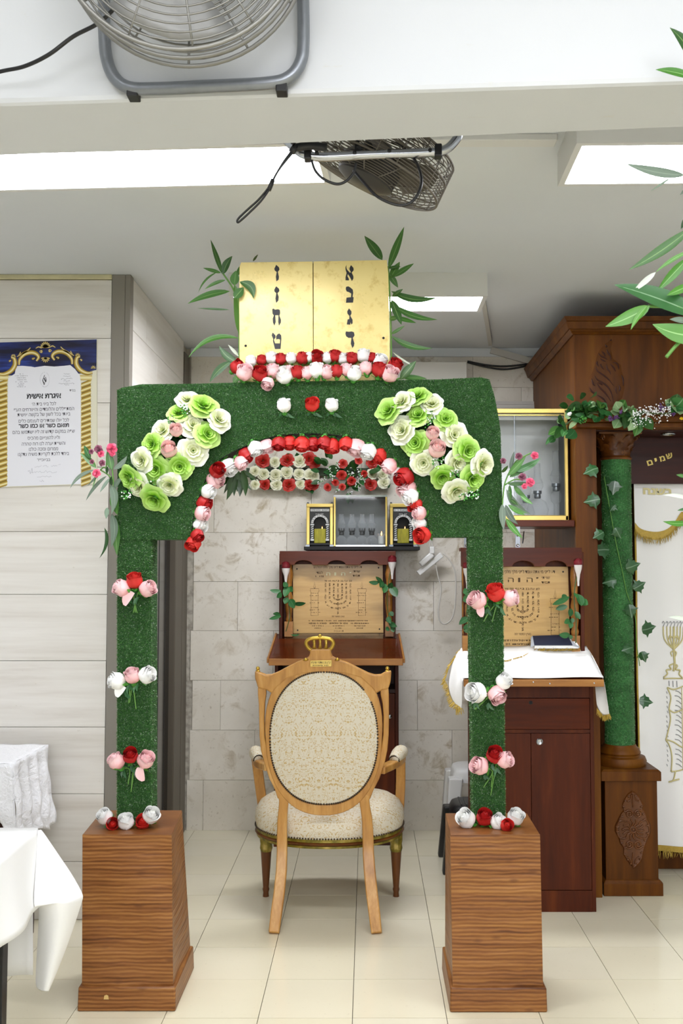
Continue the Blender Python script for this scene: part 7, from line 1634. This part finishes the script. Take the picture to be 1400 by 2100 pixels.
OR_ = [(1072, 216, 978, 88, 45), (1105, 262, 1188, 40, 34), (1115, 312, 1165, 226, 34), (1130, 306, 1240, 234, 26), (1120, 382, 1366, 415, 34, .12), (1125, 412, 1182, 370, 22), (1122, 428, 1174, 560, 40), (1130, 455, 1365, 532, 30, .1), (1140, 520, 1252, 550, 22), (1110, 290, 1156, 362, 26), (1120, 620, 1340, 684, 28, .1), (1120, 610, 1192, 565, 16), (1128, 705, 1258, 785, 9, .05, 'dry_leaf'), (1168, 852, 1252, 752, 42), (1170, 838, 1308, 846, 26), (1110, 530, 1160, 520, 22), (1105, 260, 1170, 250, 18)]
olea('oleander_branch', 'oleander branch standing behind the golden tablets on the ark side', AY + .125, t5, [[(1120, 880), (1120, 700), (1115, 480), (1108, 320), (1104, 250)], [(1120, 860), (1150, 850), (1175, 840)]], OR_, k=2.5926, dy=.025)
t6 = lambda x, y: (130 + x / 7.777, 880 + y / 7.777)
OLL = [(520, 620, 268, 382, 80, .03), (430, 470, 330, 260, 75, 0, 'oleander_blue'), (500, 650, 105, 945, 60, .14), (600, 690, 385, 905, 36, 0, 'oleander_grey'), (690, 745, 360, 1140, 48, .06), (740, 780, 580, 1010, 52, 0, 'oleander_grey'), (770, 650, 705, 320, 100), (700, 600, 695, 715, 45, 0, 'dark_leaf'), (800, 640, 1011, 430, 72, .1, 'oleander_grey'), (760, 900, 770, 750, 62, 0, 'dark_leaf'), (810, 960, 942, 780, 78, -.1, 'oleander_grey'), (750, 890, 765, 1355, 112, -.14), (810, 990, 862, 1365, 130, .04), (700, 1250, 680, 1430, 60, 0, 'dark_leaf'), (770, 1350, 762, 1880, 112, -.1), (820, 1400, 852, 2010, 112, .0), (780, 1540, 842, 1370, 80, 0, 'dark_leaf'), (655, 1570, 572, 2060, 50, -.15, 'dark_leaf'), (520, 760, 460, 950, 18)]
FL = [(770, 310, 92, 'oleander_pink'), (560, 320, 72, 'oleander_old'), (600, 395, 60, 'oleander_pink'), (620, 540, 56, 'oleander_old'), (455, 520, 42, 'oleander_old'), (530, 705, 72, 'oleander_pink'), (445, 360, 45, 'oleander_old'), (780, 385, 55, 'oleander_pink')]
olea('oleander_sprig', 'flowering oleander sprig tied to the arch beside the poster', AY - .02, t6, [[(850, 1350), (830, 1100), (800, 950), (790, 750), (755, 480)], [(800, 810), (700, 720), (590, 650)], [(590, 650), (640, 610), (680, 610), (690, 450)]], OLL, FL, 7.777, ('oleander', 'oleander_grey', 'oleander_grey'), thick=.0028)
t7 = lambda x, y: (1010 + x / 9.545, 900 + y / 9.545)
ORR = [(300, 720, 645, 350, 112), (430, 640, 940, 380, 112, .05, 'oleander_blue'), (330, 750, 840, 500, 112, -.06), (340, 600, 420, 245, 66, 0, 'oleander_grey'), (290, 880, 705, 855, 76, .04), (410, 900, 668, 1150, 84, .08), (270, 990, 742, 1475, 112, .12, 'oleander_grey'), (540, 1110, 785, 1275, 84, .05, 'oleander_fresh'), (300, 1290, 660, 1450, 88, .08), (370, 1380, 632, 1495, 60, 0, 'oleander_fresh'), (250, 1290, 495, 1675, 104, .1, 'oleander_grey'), (190, 1280, 215, 1780, 112, .03, 'oleander_grey'), (258, 1555, 582, 1945, 96, .04, 'oleander_fresh'), (180, 660, 300, 520, 60), (340, 1180, 492, 1300, 62), (330, 900, 350, 1250, 60)]
FR = [(820, 325, 80, 'oleander_pink'), (730, 850, 95, 'oleander_pink'), (510, 340, 75, 'oleander_old'), (580, 745, 80, 'oleander_old'), (205, 430, 62, 'oleander_old'), (620, 930, 60, 'oleander_pink')]
olea('oleander_sprig', 'flowering oleander sprig tied to the arch in front of the glass cabinet', AY - .015, t7, [[(190, 1500), (195, 1200), (230, 900), (295, 710)], [(295, 710), (450, 450), (640, 330), (740, 280)], [(240, 900), (420, 800), (600, 800)]], ORR, FR, 9.545, ('oleander', 'oleander'), thick=.0028)
t8 = lambda x, y: (1240 + x / 4.375, 320 + y / 4.375)
OF = [(720, 172, 185, 68, 74, -.04, 'oleander_grey'), (590, 195, 412, 315, 16, 0, 'oleander_grey'), (760, 655, 215, 1020, 82, -.03), (760, 850, 455, 1042, 34, .04, 'oleander_fresh'), (455, 1042, 250, 1218, 42, 0, 'dry_leaf'), (740, 920, 465, 1215, 72), (860, 1440, 85, 1155, 185, .03, 'oleander_blue'), (760, 1160, 555, 1250, 62), (405, 1345, 5, 1530, 100, -.03, 'oleander_fresh'), (385, 1340, 232, 1560, 40, .05), (900, 1610, 428, 1510, 150, -.08, 'oleander_fresh'), (760, 1480, 580, 1465, 52, 0, 'oleander_grey'), (740, 540, 680, 655, 36, 0, 'dark_leaf'), (740, 290, 672, 350, 24, 0, 'oleander_grey'), (800, -820, 582, -1152, 110, .1), (800, -700, 455, -775, 70, .04), (760, 3080, 520, 3042, 30, .05, 'dry_leaf'), (760, 3290, 520, 3278, 42, -.05), (740, 3160, 650, 3180, 20, 0, 'oleander_blue'), (740, 4165, 570, 4135, 30, .05, 'dry_leaf'), (730, 2880, 640, 2860, 30)]
base = P(1475, 2050, 1.93); base.z = 0
olea('oleander_bush', 'tall oleander branch with long leaves at the edge of the hall beside the beam', 1.93, t8, [[(930, 5400), (900, 3500), (880, 1600), (850, 300), (820, -850)], [(690, 1650), (620, 1720), (550, 1805)], [(880, 1600), (700, 1380), (390, 1345)], [(870, 3100), (800, 3085), (760, 3080)]], OF, (), 4.375, ('oleander', 'oleander_fresh'), root=tuple(base), thick=.0035, dy=.02)
# ================================================================ LEAF GARLAND ON THE ARK LEDGE
def garland():
    Y = 4.78; T = lambda x, y, d=0: P(1110 + x / 4.8276, 780 + y / 4.8276, Y - d)
    t = thing('leaf_garland', 'garland of green leaves, purple berries and white blossom laid along the ark ledge', 'garland', tuple(T(700, 400)))
    MB().tube(spline([T(120, 560), T(250, 430), T(450, 330), T(700, 330), T(900, 310), T(1200, 330), T(1500, 300), T(1900, 330)], 6), .005, 6).build('stem', MAT['stem_dark'], t, angle=180)
    ex = [(320, 180, 245, 165, 45), (420, 170, 395, 120, 40), (500, 160, 540, 150, 55), (400, 240, 265, 270, 55), (430, 340, 290, 390, 55), (240, 450, 190, 430, 50), (200, 470, 65, 540, 50), (215, 455, 130, 580, 45), (240, 480, 205, 560, 38), (150, 540, 40, 640, 25), (330, 490, 235, 570, 60), (135, 560, 75, 615, 35), (350, 410, 270, 480, 25), (520, 345, 440, 355, 22), (560, 200, 580, 280, 50), (640, 320, 550, 250, 70), (480, 330, 420, 255, 50), (770, 280, 735, 210, 60), (800, 260, 830, 195, 55), (800, 275, 860, 260, 45), (820, 340, 815, 480, 45), (770, 390, 715, 475, 60), (945, 350, 890, 420, 35), (940, 360, 860, 500, 60), (950, 370, 920, 555, 60), (970, 370, 975, 480, 28), (1010, 370, 1100, 490, 60), (540, 350, 520, 415, 50), (560, 360, 545, 410, 40), (300, 330, 240, 300, 45), (700, 350, 620, 330, 40), (1310, 250, 1280, 180, 60), (1320, 250, 1345, 135, 80), (1330, 255, 1400, 180, 90), (1330, 260, 1420, 290, 80), (1320, 270, 1290, 320, 80), (1300, 260, 1220, 200, 60), (1330, 265, 1370, 340, 70)]
    for a in ex:
        m = MB().leaf(T(a[0], a[1], .02), T(a[2], a[3], rnd.uniform(.03, .08)), a[4] * 1.95 / 4.8276 * MPP(Y), (rnd.uniform(-.4, .4), -1, rnd.uniform(0, .5)), rnd.uniform(-.1, .1), .25, lambda q: math.sin(PI * q ** .85) ** .75 if 0 < q < 1 else 0)
        m.build('leaf', MAT[rnd.choice(('oleander', 'rose_leaf', 'pale_lit_leaf', 'dark_leaf', 'oleander_blue'))], t, angle=180)
    for i in range(130):
        x = rnd.choice((rnd.uniform(200, 660), rnd.uniform(260, 660), rnd.uniform(700, 1000), rnd.uniform(1450, 1900))); y = 330 - 40 * math.sin((x - 150) / 180) + rnd.uniform(-60, 60) + max(0, 260 - x) * .6; a = rnd.uniform(0, 6.28); L = rnd.uniform(45, 95)
        m = MB().leaf(T(x, y, .005), T(x + L * math.cos(a), y + L * .7 * math.sin(a), rnd.uniform(.0, .06)), rnd.uniform(55, 85) / 4.8276 * MPP(Y), (rnd.uniform(-.5, .5), -1, rnd.uniform(-.1, .6)), 0, .2, lambda q: math.sin(PI * q) ** .6 if 0 < q < 1 else 0); m.build('leaf', MAT[rnd.choice(('rose_leaf', 'dark_leaf', 'oleander', 'dark_leaf', 'pale_lit_leaf'))], t, angle=180)
    for cx, cy, n, s in ((690, 380, 26, 22), (745, 365, 14, 14), (785, 315, 12, 13), (1190, 275, 30, 32), (1305, 335, 14, 16)):
        m = MB()
        for i in range(n): m.ball(T(cx + rnd.gauss(0, s * .6), cy + rnd.gauss(0, s * .6), .05 + rnd.random() * .02), .0042, 6, 4)
        m.build('berry_cluster', MAT['berry'], t)
    m = MB()
    for i in range(230):
        x = rnd.uniform(900, 1280); y = 300 + rnd.gauss(0, 36) - (x - 1090) * .18 + (rnd.random() ** 3) * 110; m.ball(T(x, y, .04 + rnd.random() * .05), rnd.uniform(.0018, .0042), 5, 4)
    m.build('white_blossom', MAT['gypso'], t, kind='stuff')
    m = MB()
    for i in range(26): x, y = 405 + rnd.gauss(0, 20), 385 + rnd.gauss(0, 22); m.ball(T(x, y, .07), .003, 5, 4)
    m.build('seed_heads', MAT['sepal'], t, kind='stuff')
    c = T(275, 335, .07); MB().ball(c, (.010, .008, .009), 8, 6).ball(c + V(.006, 0, .005), (.007, .006, .006), 8, 6).build('white_bloom', MAT['gypso'], t)
    m = MB()
    for i in range(6): a = i; m.leaf(T(1390, 378, .05), T(1390 + 28 * math.cos(a), 378 + 14 * math.sin(a), .06), .012, (0, -1, 0), n=3)
    m.build('yellow_bloom', plain('yellow_petal', '#d9b82a', .5), t)
garland()
# ================================================================ FANS
def cage(M4, Rr, dep, bow, nr, nsp, wire):
    m = MB(); n = 48
    for side in (-1, 1):
        for i in range(nr):
            r = Rr * (.16 + .84 * (i / (nr - 1))); z = side * (dep / 2 + bow * (1 - (r / Rr) ** 2))
            m.tube([M4 @ V(r * math.cos(2 * PI * k / n), r * math.sin(2 * PI * k / n), z) for k in range(n)], wire, 4, closed=True)
        for k in range(nsp):
            a = 2 * PI * k / nsp + (.1 if side > 0 else 0); m.tube([M4 @ V(Rr * q * math.cos(a), Rr * q * math.sin(a), side * (dep / 2 + bow * (1 - q * q))) for q in (.16, .4, .6, .8, 1.0)], wire * 1.2, 4)
    return m
def rim(M4, Rr, dep, r):
    m = MB(); n = 56
    for z in (-dep / 2, 0, dep / 2): m.tube([M4 @ V(Rr * math.cos(2 * PI * k / n), Rr * math.sin(2 * PI * k / n), z) for k in range(n)], r, 6, closed=True)
    return m
def put(m, M4): m.v = [tuple(M4 @ Vector(p)) for p in m.v]; return m
def fan_parts(t, M4, Rr, dep, bow, nr, nsp, wire, wm, rim_mat, blade_mat, motor_mat):
    cage(M4, Rr, dep, bow, nr, nsp, wire).build('wire_guard', wm, t, angle=180, kind='stuff'); rim(M4, Rr, dep, wire * 2.2).build('guard_rim', rim_mat, t, angle=180)
    put(MB().lathe([(.02, -dep * .1), (.07, -dep * .1), (.085, -dep * .3), (.08, -dep * .75), (.05, -dep * .9), (.01, -dep * .92)], (0, 0, 0), 20), M4).build('motor', motor_mat, t)
    put(MB().lathe([(.045, -.02), (.045, .02), (.03, .035), (.002, .04)], (0, 0, 0), 18), M4).build('hub', motor_mat, t)
    put(MB().lathe([(.001, dep / 2 + bow + .002), (.17 * Rr, dep / 2 + bow), (.17 * Rr, dep / 2 + bow - .004)], (0, 0, 0), 20), M4).build('guard_badge', rim_mat, t)
    for k in range(3):
        a0 = 2 * PI * k / 3 + .4
        def fn(u, v, a0=a0):
            r = .04 + (Rr * .86 - .04) * v; a = a0 + (u - .5) * (.5 + .75 * v ** .7) ; return M4 @ V(r * math.cos(a), r * math.sin(a), (.5 - u) * .05)
        MB().grid(fn, 6, 8).build('blade', blade_mat, t, angle=180, solid=.0015)
def fan1():
    c = P(373, -150, 1.86); nrm = V(.02, -1, -.18).normalized(); xx = V(1, 0, 0); yy = nrm.cross(xx).normalized(); xx = yy.cross(nrm)
    M4 = Matrix.Translation(c) @ Matrix((xx, yy, nrm)).transposed().to_4x4()
    t = thing('wall_fan', 'large grey drum fan on a tubular stand mounted on the front of the beam', 'fan', tuple(c))
    fan_parts(t, M4, .243, .10, .03, 15, 12, .0021, MAT['wire'], MAT['wire'], plain('grey_blade', '#9b9b98', .5, .3), plain('grey_motor', '#8f8f8b', .45, .4))
    Yf = 2.085; T = lambda x, y: P(x, y, Yf + (x - 420) * -.00007)
    MB().tube(spline([T(212, -220), T(213, -60), T(214, 70), T(220, 125), T(236, 160), T(266, 180), T(320, 182), T(430, 177), T(545, 171), T(590, 160), T(615, 130), T(622, 80), T(620, -60), T(619, -220)], 8), .0135, 12).build('tube_stand', MAT['hammer'], t, angle=180)
    for s in (212, 619):
        p = T(s, -150); q = M4 @ V(-.25 if s < 400 else .25, 0, 0); MB().tube([p, q], .009, 8).build('pivot', MAT['black'], t)
    for x, y in ((272, 192), (577, 182)):
        p = T(x, y); MB().box(p.x - .012, p.x + .012, p.y - .008, beam_front_y(p.x) - .002, p.z - .008, p.z + .012).build('rubber_foot', MAT['black'], t, smooth=False, bevel=.002)
    for s in (212, 619):
        p = T(s, -150); MB().box(p.x - .02, p.x + .02, p.y, beam_front_y(p.x) - .001, p.z - .02, p.z + .02).build('wall_bracket', MAT['black'], t, smooth=False)
    tag(MB().tube(spline([P(-60, 165, 2.08), P(0, 147, 2.07), P(50, 136, 2.05), P(100, 112, 2.03), P(150, 75, 2.02), P(205, 45, 2.0), P(250, 0, 1.98)], 8), .0042, 8).build('power_cable', MAT['black'], angle=180), 'black power cable of the large fan running along the beam', 'cable')
fan1()
def fan2():
    Y = 2.63; c = P(772, 318, Y); mj = (P(925, 390, Y) - P(772, 318, Y)).normalized(); nrm = V(-mj.z, -.10, mj.x).normalized()
    if nrm.z < 0: nrm = -nrm
    xx = (mj - nrm * mj.dot(nrm)).normalized(); yy = nrm.cross(xx); M4 = Matrix.Translation(c) @ Matrix((xx, yy, nrm)).transposed().to_4x4()
    t = thing('hanging_fan', 'dusty metal cage fan tilted downwards, hanging behind the beam', 'fan', tuple(c))
    fan_parts(t, M4, .205, .10, .022, 12, 12, .0016, MAT['wire_old'], MAT['wire_old'], plain('dusty_blade', '#5d574e', .6, .3), plain('dark_motor', '#3c3935', .5, .3))
    m = MB(); n = 40                       # drum wires round the rim
    for z in (-.042, -.034, -.026, -.018, -.009, .009, .018, .026, .034, .042): m.tube([M4 @ V(.207 * math.cos(2 * PI * k / n), .207 * math.sin(2 * PI * k / n), z) for k in range(n)], .0016, 4, closed=True)
    for k in range(22): a = 2 * PI * k / 22; m.tube([M4 @ V(.207 * math.cos(a), .207 * math.sin(a), z) for z in (-.05, .05)], .0016, 4)
    m.build('wire_guard', MAT['wire_old'], t, angle=180, kind='stuff')
    Yb_ = 2.44; T = lambda x, y, Y=Yb_: P(x, y, Y)
    MB().tube(spline([T(585, 285), T(600, 300), T(622, 316), T(660, 322), T(760, 317), T(870, 313), T(910, 308), T(932, 290), T(941, 270), T(940, 240)], 8), .0115, 12).build('tube_stand', MAT['chrome'], t, angle=180)
    for x, y in ((650, 317), (727, 317), (798, 313), (881, 312)): p = T(x, y); MB().lathe([(.005, 0), (.005, -.003), (.001, -.005)], p + V(0, -.0105, 0), 10, 'Y').build('screw', MAT['black'], t)
    for x, y in ((631, 318), (898, 312)): p = T(x, y); MB().box(p.x - .009, p.x + .009, p.y - .015, p.y + .014, p.z - .015, p.z + .017).build('clamp', MAT['black'], t, smooth=False, bevel=.003)
    p = T(732, 300); MB().box(p.x - .006, p.x + .006, p.y, p.y + .012, p.z - .03, p.z + .05).build('bracket', MAT['black'], t, smooth=False)
    for x in (600, 938): q = T(x, 262 if x > 700 else 285); MB().box(q.x - .015, q.x + .015, min(beam_back_y(q.x) + .002, q.y - .01), q.y + .012, q.z + .0, q.z + .05).build('bracket', MAT['black'], t, smooth=False)
    MB().tube([T(735, 305, Yb_), c], .008, 6).build('pivot', MAT['black'], t)
    cb = lambda x, y, d=0: P(450 + x / 2.5455, 240 + y / 2.5458, 2.40 + d)
    MB().tube(spline([cb(480, 225), cb(500, 280), cb(545, 325), cb(610, 350), cb(660, 335), cb(700, 290), cb(712, 240)], 6), .0035, 6).build('cable', MAT['black'], t, angle=180)
    MB().tube(spline([cb(700, 280, .05), cb(760, 350, .03), cb(830, 420, .02), cb(930, 460, .02), cb(1000, 445, .02), cb(1045, 380, .02), cb(1052, 310, .03), cb(1020, 225, .05), cb(960, 160, .08), cb(900, 130, .1)], 6), .0038, 6).build('cable', MAT['black'], t, angle=180)
    MB().tube(spline([cb(400, 160), cb(470, 150), cb(560, 160)], 5), .010, 6).build('cable_knot', MAT['black'], t, angle=180)
    st = thing('cable_loop', 'black looped flat cable dangling from the tilted cage fan', 'cable', tuple(cb(390, 160)))
    MB().tube(spline([cb(385, 165), cb(330, 240), cb(290, 310), cb(260, 375), cb(215, 440), cb(150, 505), cb(105, 545), cb(92, 548), cb(100, 528), cb(150, 480), cb(205, 430), cb(262, 360), cb(300, 290), cb(345, 230), cb(395, 170)], 6), .0042, 8, flat=.6).build('loop', MAT['black'], st, angle=180)
    MB().tube([cb(258, 380, -.003), cb(278, 330, -.003)], .011, 8, flat=.5).build('sleeve', MAT['black'], st, angle=180); MB().tube([cb(375, 185, -.003), cb(400, 150, -.003)], .009, 8).build('sleeve', MAT['black'], st, angle=180)
fan2()
